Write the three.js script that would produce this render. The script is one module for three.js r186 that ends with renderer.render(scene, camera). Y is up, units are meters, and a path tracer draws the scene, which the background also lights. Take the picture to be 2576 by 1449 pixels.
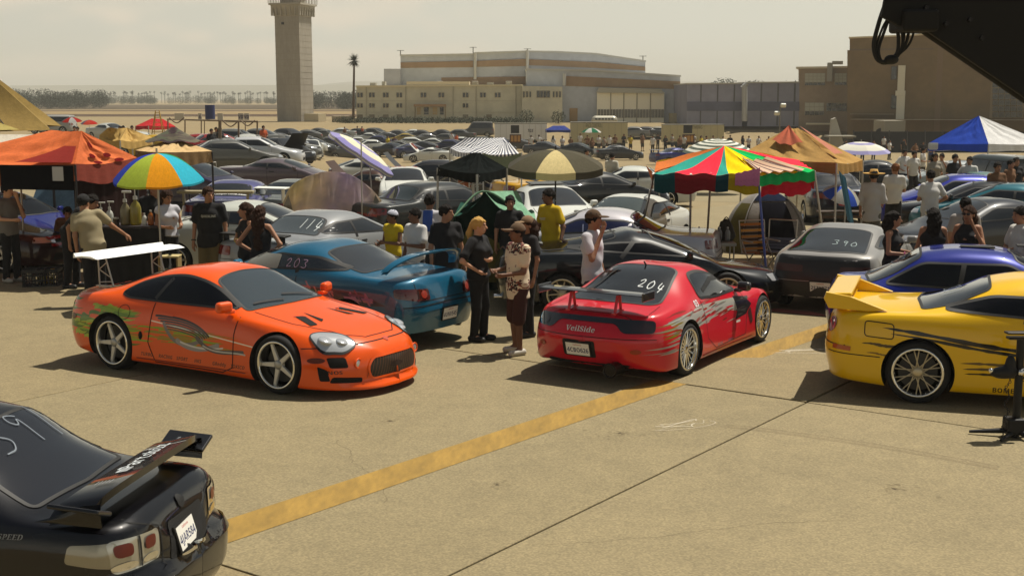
import * as THREE from 'three';
import { mergeGeometries, mergeVertices } from 'three/addons/utils/BufferGeometryUtils.js';
import { RoundedBoxGeometry } from 'three/addons/geometries/RoundedBoxGeometry.js';
import { MeshBVH } from 'three-mesh-bvh';
import { Brush, Evaluator, SUBTRACTION } from 'three-bvh-csg';

// ---------------------------------------------------------------- camera, sky, sun, exposure
const PW = 2576, PH = 1449, FOCAL = 3180, HORIZON = 247, CAM_H = 3.22;
const PITCH = Math.atan((PH / 2 - HORIZON) / FOCAL);
const scene = new THREE.Scene();
const camera = new THREE.PerspectiveCamera(THREE.MathUtils.radToDeg(2 * Math.atan(PH / 2 / FOCAL)), 1024 / 575, 0.1, 12000);
camera.position.set(0, CAM_H, 0);
camera.rotation.x = -PITCH;
const renderer = new THREE.WebGLRenderer({ antialias: true });
renderer.setSize(1024, 575);
renderer.toneMapping = THREE.LinearToneMapping;
renderer.toneMappingExposure = 1.22;
renderer.shadowMap.enabled = true;
const SUN = new THREE.Vector3(0.62, 1.72, -0.46).normalize();
const sun = new THREE.DirectionalLight(new THREE.Color(1.0, 0.93, 0.8), 5);
sun.position.copy(SUN).multiplyScalar(150); sun.target.position.set(0, 0, -45); sun.position.add(sun.target.position);
sun.castShadow = true; sun.shadow.mapSize.set(4096, 4096);
Object.assign(sun.shadow.camera, { left: -80, right: 80, top: 80, bottom: -80, near: 1, far: 400 });
scene.add(sun, sun.target);
{
  const w = 1024, h = 512, d = new Float32Array(w * h * 4), v = new THREE.Vector3();
  const mix = (a, b, t) => a.map((x, i) => x + (b[i] - x) * t), ss = (a, b, x) => { const t = Math.min(1, Math.max(0, (x - a) / (b - a))); return t * t * (3 - 2 * t); };
  const hash = (x, y) => { const s = Math.sin(x * 127.1 + y * 311.7) * 43758.5453; return s - Math.floor(s); };
  const vn = (x, y) => { const i = Math.floor(x), j = Math.floor(y), f = x - i, g = y - j, a = f * f * (3 - 2 * f), b = g * g * (3 - 2 * g); return (hash(i, j) * (1 - a) + hash(i + 1, j) * a) * (1 - b) + (hash(i, j + 1) * (1 - a) + hash(i + 1, j + 1) * a) * b; };
  const fbm = (x, y) => vn(x, y) * 0.5 + vn(x * 2.1, y * 2.1) * 0.28 + vn(x * 4.3, y * 4.3) * 0.22;
  for (let y = 0; y < h; y++) for (let x = 0; x < w; x++) {
    const th = ((x + 0.5) / w - 0.5) * 2 * Math.PI, el = ((y + 0.5) / h - 0.5) * Math.PI;
    v.set(Math.cos(th) * Math.cos(el), Math.sin(el), Math.sin(th) * Math.cos(el));
    let c = mix([0.585, 0.545, 0.43], [0.57, 0.555, 0.465], ss(0, 0.06, el));
    c = mix(c, [0.14, 0.16, 0.175], ss(0.05, 0.4, el));
    c = mix(c, [0.035, 0.055, 0.09], ss(0.3, 1.2, el));
    const s = Math.max(0, v.dot(SUN)), az = Math.atan2(v.x, -v.z);
    const g = 0.35 * Math.pow(s, 6) * ss(0.15, 0.7, el) + 1.2 * Math.pow(s, 60);
    c = c.map((q, i) => q * (1 + 0.16 * Math.max(-1, Math.min(1, az * 1.6)) * (1 - ss(0.2, 0.8, el))) + g * [1, 0.94, 0.82][i]);
    const cl = ss(0.40, 0.56, fbm(az * 9 + 3.1, el * 46 + 2)) * ss(0.004, 0.035, el) * (1 - ss(0.05, 0.16, el)) * ss(0.12, -0.22, az) ;
    c = mix(c, [0.70, 0.60, 0.47], 0.8 * cl);
    if (el < 0) c = [0.30, 0.245, 0.15];
    const o = (y * w + x) * 4; d[o] = c[0]; d[o + 1] = c[1]; d[o + 2] = c[2]; d[o + 3] = 1;
  }
  const t = new THREE.DataTexture(d, w, h, THREE.RGBAFormat, THREE.FloatType);
  t.mapping = THREE.EquirectangularReflectionMapping; t.magFilter = t.minFilter = THREE.LinearFilter; t.colorSpace = THREE.LinearSRGBColorSpace; t.needsUpdate = true;
  scene.background = t; scene.environment = t;
}
scene.fog = new THREE.FogExp2(new THREE.Color(0.80, 0.78, 0.70), 0.0004);

// ---------------------------------------------------------------- helpers
let seed = 20010622;
const rnd = () => { seed = (seed + 0x6d2b79f5) | 0; let t = Math.imul(seed ^ (seed >>> 15), 1 | seed); t = (t + Math.imul(t ^ (t >>> 7), 61 | t)) ^ t; return ((t ^ (t >>> 14)) >>> 0) / 4294967296; };
const rr = (a, b) => a + (b - a) * rnd();
const pick = (a) => a[Math.floor(rnd() * a.length)];
const V = (x, y, z) => new THREE.Vector3(x, y, z);
const D2R = Math.PI / 180, clamp = THREE.MathUtils.clamp, lerp = THREE.MathUtils.lerp, sstep = THREE.MathUtils.smoothstep;
// where a sight line through a point of the photograph (2576 x 1449) meets the plane y = Y, or the plane z = -depth
function sight(px, py) {
  const a = (px - PW / 2) / FOCAL, b = (PH / 2 - py) / FOCAL, c = Math.cos(PITCH), s = Math.sin(PITCH);
  return V(a, b * c - s, -(c + b * s));
}
// the apron falls gently away behind the first cars and rises again before the hangars
function gy(x, z) { const Z = -z; if (Z < 16) return 0; return -2.25 * sstep(Z, 16, 125) * (1 - sstep(Z, 146, 168)) * sstep(x / Z, -0.21, -0.12); }
THREE.Vector3.prototype.toGround = function () { this.y = gy(this.x, this.z); return this; };
function G(px, py, Y = 0) {
  const d = sight(px, py), k = d.y / -d.z, q = d.x / -d.z; let last = 9;
  for (let Z = 2; Z < 420; Z += 0.4) { const e = CAM_H + k * Z - gy(q * Z, -Z) - Y; if (e <= 0) { const z = Z - 0.4 * (e / (e - last)); return V(q * z, CAM_H + k * z, -z); } last = e; }
  return d.multiplyScalar((Y - CAM_H) / d.y).add(V(0, CAM_H, 0));
}
function A(px, py, depth) { const d = sight(px, py); return d.multiplyScalar(depth / -d.z).add(V(0, CAM_H, 0)); }
// where a car stands whose point (forward s, right l, height h) is seen at a point of the photograph
function pose(px, py, h, s, l, yaw) { const P = G(px, py, h), y = yaw * D2R; const x = P.x - s * Math.cos(y) - l * Math.sin(y), z = P.z + s * Math.sin(y) - l * Math.cos(y); return [x, gy(x, z), z]; }
const used = {};
function numbered(n) { const k = used[n] = (used[n] ?? -1) + 1; return k ? n + '_' + String(k).padStart(3, '0') : n; }
function tag(o, label, category, group, kind) {
  if (label) o.userData.label = label; if (category) o.userData.category = category; if (group) o.userData.group = group; if (kind) o.userData.kind = kind;
  return o;
}
function add(o) { scene.add(o); o.traverse((m) => { if (m.isMesh) { m.castShadow = true; m.receiveShadow = true; } }); return o; }
function thing(name, label, category, pos, turn = 0, group) {
  const o = new THREE.Group(); o.name = numbered(name); o.position.set(...(pos.isVector3 ? [pos.x, pos.y, pos.z] : pos)); o.rotation.y = turn;
  tag(o, label, category, group); scene.add(o); return o;
}
function mesh(name, geo, mat, parent) { const m = new THREE.Mesh(geo, mat); m.name = name; m.castShadow = m.receiveShadow = true; if (parent) parent.add(m); return m; }
function part(name, geos, mat, parent) { return mesh(name, Array.isArray(geos) ? merge(geos) : geos, mat, parent); }
function merge(list) {
  const ok = list.map((g) => { g = g.index ? g.toNonIndexed() : g; for (const k of Object.keys(g.attributes)) if (!['position', 'normal', 'uv'].includes(k)) g.deleteAttribute(k);
    if (!g.attributes.normal) g.computeVertexNormals();
    if (!g.attributes.uv) g.setAttribute('uv', new THREE.BufferAttribute(new Float32Array(g.attributes.position.count * 2), 2)); return g; });
  return mergeGeometries(ok);
}
function box(w, h, d, x = 0, y = 0, z = 0, ry = 0, rx = 0, rz = 0) { const g = new THREE.BoxGeometry(w, h, d); if (rx) g.rotateX(rx); if (rz) g.rotateZ(rz); if (ry) g.rotateY(ry); return g.translate(x, y, z); }
function rbox(w, h, d, r, x = 0, y = 0, z = 0, ry = 0, rx = 0, rz = 0) { const g = new RoundedBoxGeometry(w, h, d, 2, Math.min(r, w / 2.01, h / 2.01, d / 2.01)); if (rx) g.rotateX(rx); if (rz) g.rotateZ(rz); if (ry) g.rotateY(ry); return g.translate(x, y, z); }
function rod(a, b, r, n = 8, r2 = r) {
  a = a.isVector3 ? a : V(...a); b = b.isVector3 ? b : V(...b); const d = b.clone().sub(a), l = d.length();
  const g = new THREE.CylinderGeometry(r2, r, l, n); g.translate(0, l / 2, 0);
  g.applyQuaternion(new THREE.Quaternion().setFromUnitVectors(V(0, 1, 0), d.normalize())); return g.translate(a.x, a.y, a.z);
}
function tube(pts, r, n = 6, seg = 24, closed = false) { return new THREE.TubeGeometry(new THREE.CatmullRomCurve3(pts.map((p) => (p.isVector3 ? p : V(...p))), closed), seg, r, n, closed); }
const mats = {};
function mat(hex, o = {}) {
  const key = hex + JSON.stringify(o);
  if (!mats[key]) { const { phys, ...p } = o; mats[key] = phys || p.clearcoat || p.transmission || p.sheen ? new THREE.MeshPhysicalMaterial({ color: hex, roughness: 0.7, ...p }) : new THREE.MeshStandardMaterial({ color: hex, roughness: 0.7, ...p }); }
  return mats[key];
}
const lin = (r, g, b) => new THREE.Color().setRGB(r, g, b).getHex();
function cloth(hex) { return mat(hex, { roughness: 0.95, side: THREE.DoubleSide }); }
// value noise, 2-D, tiling over n cells
function noiseField(size, cells, oct, sd) {
  const out = new Float32Array(size * size); let amp = 1, tot = 0;
  for (let o = 0; o < oct; o++) {
    const n = cells << o, t = new Float32Array(n * n); let s = sd * 977 + o * 131;
    for (let i = 0; i < n * n; i++) { s = (Math.imul(s, 1664525) + 1013904223) | 0; t[i] = (s >>> 8) / 16777216; }
    for (let y = 0; y < size; y++) for (let x = 0; x < size; x++) {
      const fx = (x / size) * n, fy = (y / size) * n, i = fx | 0, j = fy | 0; let u = fx - i, v = fy - j; u = u * u * (3 - 2 * u); v = v * v * (3 - 2 * v);
      const i2 = (i + 1) % n, j2 = (j + 1) % n;
      out[y * size + x] += amp * ((t[j * n + i] * (1 - u) + t[j * n + i2] * u) * (1 - v) + (t[j2 * n + i] * (1 - u) + t[j2 * n + i2] * u) * v);
    }
    tot += amp; amp *= 0.55;
  }
  return out.map((q) => q / tot);
}
function dataTex(size, fn, srgb = true) {
  const d = new Uint8Array(size * size * 4);
  for (let i = 0; i < size * size; i++) { const c = fn(i, i % size, (i / size) | 0); for (let k = 0; k < 3; k++) d[i * 4 + k] = clamp(c[k] * 255, 0, 255); d[i * 4 + 3] = c[3] === undefined ? 255 : clamp(c[3] * 255, 0, 255); }
  const t = new THREE.DataTexture(d, size, size); t.wrapS = t.wrapT = THREE.RepeatWrapping; t.magFilter = THREE.LinearFilter; t.minFilter = THREE.LinearMipmapLinearFilter;
  if (srgb) t.colorSpace = THREE.SRGBColorSpace; t.needsUpdate = true; return t;
}
function canvasTex(w, h, draw) {
  const c = document.createElement('canvas'); c.width = w; c.height = h; draw(c.getContext('2d'), w, h);
  const t = new THREE.CanvasTexture(c); t.colorSpace = THREE.SRGBColorSpace; t.anisotropy = 4; return t;
}
// hand-written figures as strokes in a unit box (y down)
const STROKES = { 0: [[.5, 0, .1, .3, .15, .8, .5, 1, .85, .75, .85, .25, .5, 0]], 1: [[.45, 0, .5, 1]], 2: [[.1, .25, .4, 0, .8, .2, .55, .6, .1, 1, .95, .92]], 3: [[.1, .1, .6, 0, .8, .25, .4, .45, .85, .7, .55, 1, .1, .9]], 4: [[.35, 0, .1, .6, .9, .55], [.75, .15, .65, 1]], 9: [[.8, .2, .45, 0, .2, .25, .5, .5, .8, .2, .7, 1]], 8: [[.5, .45, .15, .2, .5, 0, .8, .2, .5, .45, .15, .75, .5, 1, .85, .75, .5, .45]] };
function scribble(text, color, lw = 9) {
  return canvasTex(128 * text.length, 160, (c) => {
    c.strokeStyle = color; c.lineWidth = lw; c.lineCap = c.lineJoin = 'round';
    [...text].forEach((ch, i) => (STROKES[ch] ?? []).forEach((s) => { const P = []; for (let k = 0; k < s.length; k += 2) P.push([14 + i * 128 + s[k] * 96 + Math.sin(i * 3 + k) * 3, 18 + s[k + 1] * 120 + Math.cos(i * 2 + k) * 4]); for (const [w, al, dx] of [[1, .55, 0], [.6, .5, 2.5]]) { c.lineWidth = lw * w; c.globalAlpha = al; c.beginPath(); c.moveTo(P[0][0] + dx, P[0][1]); for (let k = 1; k < P.length - 1; k++) c.quadraticCurveTo(P[k][0] + dx, P[k][1], (P[k][0] + P[k + 1][0]) / 2 + dx, (P[k][1] + P[k + 1][1]) / 2 - dx); c.lineTo(P[P.length - 1][0] + dx, P[P.length - 1][1]); c.stroke(); } }));
  });
}
function lettering(text, color, o = {}) {
  const { w = 512, h = 96, font = 'bold 72px sans-serif', bg } = o;
  return canvasTex(w, h, (c) => { if (bg) { c.fillStyle = bg; c.fillRect(0, 0, w, h); } c.fillStyle = color; c.font = font; c.textAlign = 'center'; c.textBaseline = 'middle'; c.fillText(text, w / 2, h / 2, w * 0.96); });
}
function printMat(tex, o = {}) { return new THREE.MeshStandardMaterial({ map: tex, transparent: true, roughness: 0.6, side: THREE.DoubleSide, ...o }); }
// monotone cubic through [x, y] pairs
function mono(pts) {
  const p = [...pts].sort((a, b) => a[0] - b[0]), n = p.length, d = [], m = new Array(n).fill(0);
  for (let i = 0; i < n - 1; i++) d.push((p[i + 1][1] - p[i][1]) / (p[i + 1][0] - p[i][0]));
  m[0] = d[0]; m[n - 1] = d[n - 2];
  for (let i = 1; i < n - 1; i++) m[i] = d[i - 1] * d[i] <= 0 ? 0 : (3 * (p[i + 1][0] - p[i - 1][0])) / ((2 * (p[i + 1][0] - p[i][0]) + (p[i][0] - p[i - 1][0])) / d[i - 1] + ((p[i + 1][0] - p[i][0]) + 2 * (p[i][0] - p[i - 1][0])) / d[i]);
  return (x) => {
    if (x <= p[0][0]) return p[0][1]; if (x >= p[n - 1][0]) return p[n - 1][1];
    let i = 0; while (x > p[i + 1][0]) i++;
    const h = p[i + 1][0] - p[i][0], t = (x - p[i][0]) / h, t2 = t * t, t3 = t2 * t;
    return (2 * t3 - 3 * t2 + 1) * p[i][1] + (t3 - 2 * t2 + t) * h * m[i] + (-2 * t3 + 3 * t2) * p[i + 1][1] + (t3 - t2) * h * m[i + 1];
  };
}
// grid surface from a function (u, v) -> Vector3
function sheet(fn, nu, nv, uvScale = [1, 1]) {
  const pos = [], uv = [], idx = [];
  for (let j = 0; j <= nv; j++) for (let i = 0; i <= nu; i++) { const p = fn(i / nu, j / nv); pos.push(p.x, p.y, p.z); uv.push((i / nu) * uvScale[0], (j / nv) * uvScale[1]); }
  for (let j = 0; j < nv; j++) for (let i = 0; i < nu; i++) { const a = j * (nu + 1) + i; idx.push(a, a + 1, a + nu + 1, a + 1, a + nu + 2, a + nu + 1); }
  const g = new THREE.BufferGeometry(); g.setAttribute('position', new THREE.Float32BufferAttribute(pos, 3)); g.setAttribute('uv', new THREE.Float32BufferAttribute(uv, 2)); g.setIndex(idx); g.computeVertexNormals(); return g;
}
// surface nets: mesh of f < 0 inside a box
function surfaceNets(f, lo, hi, cell) {
  const n = [0, 1, 2].map((k) => Math.ceil((hi[k] - lo[k]) / cell) + 1), [nx, ny, nz] = n, val = new Float32Array(nx * ny * nz);
  for (let k = 0, q = 0; k < nz; k++) for (let j = 0; j < ny; j++) for (let i = 0; i < nx; i++, q++) val[q] = f(lo[0] + i * cell, lo[1] + j * cell, lo[2] + k * cell);
  const id = new Int32Array(nx * ny * nz).fill(-1), pos = [], idx = [], st = [1, nx, nx * ny];
  const E = [[0, 1], [2, 3], [4, 5], [6, 7], [0, 2], [1, 3], [4, 6], [5, 7], [0, 4], [1, 5], [2, 6], [3, 7]];
  for (let k = 0; k < nz - 1; k++) for (let j = 0; j < ny - 1; j++) for (let i = 0; i < nx - 1; i++) {
    const q = i + nx * (j + ny * k); let m = 0; const c = [];
    for (let e = 0; e < 8; e++) { const v = val[q + (e & 1) + ((e >> 1) & 1) * nx + (e >> 2) * nx * ny]; c.push(v); if (v < 0) m |= 1 << e; }
    if (m === 0 || m === 255) continue;
    let x = 0, y = 0, z = 0, t = 0;
    for (const [a, b] of E) { if ((c[a] < 0) === (c[b] < 0)) continue; const u = c[a] / (c[a] - c[b]); x += (a & 1) + u * ((b & 1) - (a & 1)); y += ((a >> 1) & 1) + u * (((b >> 1) & 1) - ((a >> 1) & 1)); z += (a >> 2) + u * ((b >> 2) - (a >> 2)); t++; }
    id[q] = pos.length / 3; pos.push(lo[0] + (i + x / t) * cell, lo[1] + (j + y / t) * cell, lo[2] + (k + z / t) * cell);
  }
  for (let k = 1; k < nz - 1; k++) for (let j = 1; j < ny - 1; j++) for (let i = 1; i < nx - 1; i++) {
    const q = i + nx * (j + ny * k), a = val[q] < 0;
    for (let ax = 0; ax < 3; ax++) {
      const b = val[q + st[ax]] < 0; if (a === b) continue;
      const u = st[(ax + 1) % 3], w = st[(ax + 2) % 3], r = [id[q], id[q - u], id[q - u - w], id[q - w]];
      if (r.some((o) => o < 0)) continue;
      a ? idx.push(r[0], r[1], r[2], r[0], r[2], r[3]) : idx.push(r[0], r[2], r[1], r[0], r[3], r[2]);
    }
  }
  const g = new THREE.BufferGeometry(); g.setAttribute('position', new THREE.Float32BufferAttribute(pos, 3)); g.setIndex(idx); g.computeVertexNormals(); return g;
}
// ---------------------------------------------------------------- cars: lofted bodies, wheel arches cut out, panes and marks laid on the body
const evaluator = new Evaluator(); evaluator.attributes = ['position', 'normal', 'uv'];
function loftBody(S, q = 1) {
  const E = mono(S.top), xs = S.top.map((p) => p[0]), xr = Math.min(...xs), xf = Math.max(...xs), L = xf - xr;
  const crown = mono(S.crown), dY = mono(S.edge), cY = mono(S.beltY), cH = mono(S.beltH), bY = mono(S.midY), bH = mono(S.midH), aY = mono(S.sillY), aH = mono(S.sillH);
  const nose = S.nose ? mono(S.nose) : () => 0, tail = S.tail ? mono(S.tail) : () => 0;
  const [rf, nf] = S.planF ?? [0.75, 2.6], [rb, nb] = S.planR ?? [0.5, 3];
  const plan = (x) => { let p = 1; const a = (x - (xf - rf)) / rf, b = (xr + rb - x) / rb; if (a > 0) p *= Math.pow(Math.max(0, 1 - Math.pow(a, nf)), 1 / nf); if (b > 0) p *= Math.pow(Math.max(0, 1 - Math.pow(b, nb)), 1 / nb); return p; };
  const NX = Math.round(92 * q), per = [3, Math.round(6 * q), Math.round(6 * q), Math.round(8 * q), Math.round(7 * q)];
  const st = []; for (let i = 0; i <= NX; i++) { const t = i / NX; st.push(xr + L * (t - 0.11 * Math.sin(2 * Math.PI * t))); }
  const pos = [], uv = []; let nv = 0;
  for (const x of st) {
    const p = Math.max(plan(x), 0.004), e = E(x), a = aH(x);
    const h = (y) => y;
    let pts = [[0, a + 0.03], [aY(x) * p * 0.94, a + 0.012], [aY(x) * p, a + 0.03], [bY(x) * p, Math.min(bH(x), e - 0.02)], [cY(x) * p, Math.min(cH(x), e - 0.012)], [dY(x) * p, Math.max(Math.min(e - crown(x), e - 0.004), Math.min(cH(x), e - 0.012) + 0.004)], [0, e]];
    const c3 = pts.slice(1).map(([y, hh]) => V(y, hh, 0)); c3.push(V(-pts[5][0], pts[5][1], 0));
    const cv = new THREE.CatmullRomCurve3(c3, false, 'centripetal'), half = [[0, a + 0.03]]; half.push([pts[1][0] * 0.5, a + 0.02]);
    for (let s = 0; s < 5; s++) { const m = [2, ...per.slice(1)][s]; for (let k = 0; k < m; k++) { const w = cv.getPoint((s + k / m) / (c3.length - 1)); half.push([Math.max(0, w.x), w.y]); } }
    half.push([0, e]);
    const ring = [...half.map(([y, hh]) => [y, hh]), ...half.slice(1, -1).reverse().map(([y, hh]) => [-y, hh])];
    nv = ring.length;
    const kf = sstep(x, xf - 0.55, xf), kr = 1 - sstep(x, xr, xr + 0.4);
    for (const [y, hh] of ring) { pos.push(x + nose(hh) * kf + tail(hh) * kr, hh, y); uv.push((x - xr) / L, hh / 1.4); }
  }
  const idx = [];
  for (let i = 0; i < NX; i++) for (let j = 0; j < nv; j++) { const a = i * nv + j, b = i * nv + (j + 1) % nv, c = a + nv, d = b + nv; idx.push(a, c, b, b, c, d); }
  for (const [o, f] of [[0, 1], [NX * nv, 0]]) for (let j = 1; j < nv - 1; j++) f ? idx.push(o, o + j, o + j + 1) : idx.push(o, o + j + 1, o + j);
  const g = new THREE.BufferGeometry(); g.setAttribute('position', new THREE.Float32BufferAttribute(pos, 3)); g.setAttribute('uv', new THREE.Float32BufferAttribute(uv, 2)); g.setIndex(idx);
  // outward winding
  g.computeVertexNormals(); let vol = 0; const P = g.attributes.position, T = [V(0, 0, 0), V(0, 0, 0), V(0, 0, 0)];
  for (let i = 0; i < idx.length; i += 3) { T.forEach((t, k) => t.fromBufferAttribute(P, idx[i + k])); vol += T[0].dot(T[1].cross(T[2])); }
  if (vol < 0) { for (let i = 0; i < idx.length; i += 3) [idx[i], idx[i + 1]] = [idx[i + 1], idx[i]]; g.setIndex(idx); g.computeVertexNormals(); }
  return g;
}
function cutArches(g, S) {
  const cyl = [];
  for (const [x, r] of [[S.wb / 2, S.archF], [-S.wb / 2, S.archR]]) for (const s of [-1, 1]) { const c = new THREE.CylinderGeometry(r, r, 0.62, 40); c.rotateX(Math.PI / 2); cyl.push(c.translate(x, S.axleH ?? S.R, s * (S.wellIn ?? 0.47) + s * 0.31)); }
  const a = new Brush(g), b = new Brush(merge(cyl)); a.material = mat(1); b.material = mat(2); a.updateMatrixWorld(); b.updateMatrixWorld();
  const r = evaluator.evaluate(a, b, SUBTRACTION), out = r.geometry.index ? r.geometry.toNonIndexed() : r.geometry, mm = Array.isArray(r.material) ? r.material : [r.material], sub = [[], []];
  const groups = r.geometry.groups.length ? r.geometry.groups : [{ start: 0, count: out.attributes.position.count, materialIndex: 0 }];
  for (const gr of groups) sub[mm[gr.materialIndex] === b.material ? 1 : 0].push([gr.start, gr.start + gr.count]);
  return sub.map((runs) => {
    const n = new THREE.BufferGeometry();
    for (const k of ['position', 'normal', 'uv']) { const at = out.attributes[k]; n.setAttribute(k, new THREE.Float32BufferAttribute([].concat(...runs.map(([s, e]) => Array.from(at.array.subarray(s * at.itemSize, e * at.itemSize)))), at.itemSize)); }
    return n;
  });
}
const DIRS = { right: { u: V(1, 0, 0), v: V(0, 1, 0), d: V(0, 0, -1) }, left: { u: V(-1, 0, 0), v: V(0, 1, 0), d: V(0, 0, 1) }, rear: { u: V(0, 0, 1), v: V(0, 1, 0), d: V(1, 0, 0) }, front: { u: V(0, 0, -1), v: V(0, 1, 0), d: V(-1, 0, 0) }, top: { u: V(0, 0, 1), v: V(1, 0, 0), d: V(0, -1, 0) }, topside: { u: V(1, 0, 0), v: V(0, 0, -1), d: V(0, -1, 0) } };
class Skin {   // ray queries on a body
  constructor(g) { this.g = g; this.bvh = new MeshBVH(g.index ? g.clone() : g); }
  hit(o, d) {
    const h = this.bvh.raycastFirst(new THREE.Ray(o, d), THREE.DoubleSide); if (!h) return null;
    const f = h.face, P = this.g.attributes.position, N = this.g.attributes.normal, t = [f.a, f.b, f.c].map((i) => V(0, 0, 0).fromBufferAttribute(P, i)), b = V(0, 0, 0);
    THREE.Triangle.getBarycoord(h.point, ...t, b); const n = V(0, 0, 0); [f.a, f.b, f.c].forEach((i, k) => n.addScaledVector(V(0, 0, 0).fromBufferAttribute(N, i), b.getComponent(k)));
    if (!isFinite(n.x) || n.lengthSq() < 0.01) n.copy(h.face.normal); return { p: h.point, n: n.normalize() };
  }
  at(u, v, dir) { const D = DIRS[dir]; return this.hit(V(0, 0, 0).addScaledVector(D.u, u).addScaledVector(D.v, v).addScaledVector(D.d, -6), D.d); }
  // a patch of the body: polygon in the plane seen along dir
  patch(poly, dir, lift = 0.004, maxEdge = 0.07, holes) {
    const D = DIRS[dir], sh = new THREE.Shape(poly.map(([a, b]) => new THREE.Vector2(a, b))); if (holes) for (const h of holes) sh.holes.push(new THREE.Path(h.map(([a, b]) => new THREE.Vector2(a, b))));
    const s = new THREE.ShapeGeometry(sh), P = s.attributes.position, pts = []; for (let i = 0; i < P.count; i++) pts.push([P.getX(i), P.getY(i)]);
    let tri = Array.from(s.index.array);
    for (let it = 0; it < 7; it++) {
      const mid = new Map(), nt = []; let split = 0;
      const m = (a, b) => { const k = a < b ? a + '_' + b : b + '_' + a; if (mid.has(k)) return mid.get(k); const d = Math.hypot(pts[a][0] - pts[b][0], pts[a][1] - pts[b][1]); let r = -1; if (d > maxEdge) { r = pts.length; pts.push([(pts[a][0] + pts[b][0]) / 2, (pts[a][1] + pts[b][1]) / 2]); split++; } mid.set(k, r); return r; };
      for (let i = 0; i < tri.length; i += 3) {
        let [a, b, c] = tri.slice(i, i + 3), [x, y, z] = [m(a, b), m(b, c), m(c, a)];
        const n = (x >= 0) + (y >= 0) + (z >= 0);
        if (n === 0) nt.push(a, b, c); else if (n === 3) nt.push(a, x, z, x, b, y, z, y, c, x, y, z);
        else { while (!(n === 1 ? x >= 0 : z < 0)) { [a, b, c] = [b, c, a]; [x, y, z] = [y, z, x]; } n === 1 ? nt.push(a, x, c, x, b, c) : nt.push(a, x, y, a, y, c, x, b, y); }
      }
      tri = nt; if (!split) break;
    }
    const us = poly.map((p) => p[0]), vs = poly.map((p) => p[1]), u0 = Math.min(...us), u1 = Math.max(...us), v0 = Math.min(...vs), v1 = Math.max(...vs);
    const pos = [], nor = [], uv = [], ok = pts.map(([a, b]) => { const h = this.at(a, b, dir); if (!h) { pos.push(0, 0, 0); nor.push(0, 1, 0); uv.push(0, 0); return false; } const n = h.n.dot(D.d) > 0 ? h.n.negate() : h.n; pos.push(h.p.x + n.x * lift, h.p.y + n.y * lift, h.p.z + n.z * lift); nor.push(n.x, n.y, n.z); uv.push((a - u0) / (u1 - u0), (b - v0) / (v1 - v0)); return true; });
    const idx = []; for (let i = 0; i < tri.length; i += 3) if (ok[tri[i]] && ok[tri[i + 1]] && ok[tri[i + 2]]) idx.push(tri[i], tri[i + 1], tri[i + 2]);
    const g = new THREE.BufferGeometry(); g.setAttribute('position', new THREE.Float32BufferAttribute(pos, 3)); g.setAttribute('normal', new THREE.Float32BufferAttribute(nor, 3)); g.setAttribute('uv', new THREE.Float32BufferAttribute(uv, 2)); g.setIndex(idx); return g;
  }
  line(poly, dir, w = 0.008, lift = 0.003, closed = false) {    // a strip along a line on the body
    const pts = []; const src = closed ? [...poly, poly[0]] : poly;
    for (let i = 0; i < src.length - 1; i++) { const [a, b] = src[i], [c, d] = src[i + 1], n = Math.max(1, Math.ceil(Math.hypot(c - a, d - b) / 0.06)); for (let k = 0; k < n; k++) pts.push([lerp(a, c, k / n), lerp(b, d, k / n)]); } pts.push(src[src.length - 1]);
    const pos = [], nor = [], idx = []; let prev = -1;
    pts.forEach((p, i) => {
      const a = pts[Math.max(0, i - 1)], b = pts[Math.min(pts.length - 1, i + 1)], l = Math.hypot(b[0] - a[0], b[1] - a[1]) || 1, ox = (-(b[1] - a[1]) / l) * w / 2, oy = ((b[0] - a[0]) / l) * w / 2;
      const h = [this.at(p[0] + ox, p[1] + oy, dir), this.at(p[0] - ox, p[1] - oy, dir)]; if (!h[0] || !h[1]) { prev = -1; return; }
      const at = pos.length / 3; for (const k of h) { const n = k.n.dot(DIRS[dir].d) > 0 ? k.n.negate() : k.n; pos.push(k.p.x + n.x * lift, k.p.y + n.y * lift, k.p.z + n.z * lift); nor.push(n.x, n.y, n.z); }
      if (prev >= 0) idx.push(prev, prev + 1, at, prev + 1, at + 1, at); prev = at;
    });
    const g = new THREE.BufferGeometry(); g.setAttribute('position', new THREE.Float32BufferAttribute(pos, 3)); g.setAttribute('normal', new THREE.Float32BufferAttribute(nor, 3)); g.setIndex(idx); return g;
  }
}
function roundPoly(pts, r, n = 5) {
  const out = [], N = pts.length;
  for (let i = 0; i < N; i++) {
    const p = pts[i], a = pts[(i + N - 1) % N], b = pts[(i + 1) % N], la = Math.hypot(a[0] - p[0], a[1] - p[1]), lb = Math.hypot(b[0] - p[0], b[1] - p[1]), k = Math.min(p[2] ?? r, la * 0.45, lb * 0.45);
    const s = [p[0] + ((a[0] - p[0]) / la) * k, p[1] + ((a[1] - p[1]) / la) * k], e = [p[0] + ((b[0] - p[0]) / lb) * k, p[1] + ((b[1] - p[1]) / lb) * k];
    for (let j = 0; j <= n; j++) { const t = j / n, u = 1 - t; out.push([u * u * s[0] + 2 * u * t * p[0] + t * t * e[0], u * u * s[1] + 2 * u * t * p[1] + t * t * e[1]]); }
  }
  return out;
}
const oval = (x, y, a, b, n = 20, t = 0) => Array.from({ length: n }, (_, i) => { const k = (i / n) * 2 * Math.PI, c = Math.cos(k) * a, s = Math.sin(k) * b; return [x + c * Math.cos(t) - s * Math.sin(t), y + c * Math.sin(t) + s * Math.cos(t)]; });
const flip = (poly) => poly.map(([a, b]) => [-a, b]).reverse();
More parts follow.
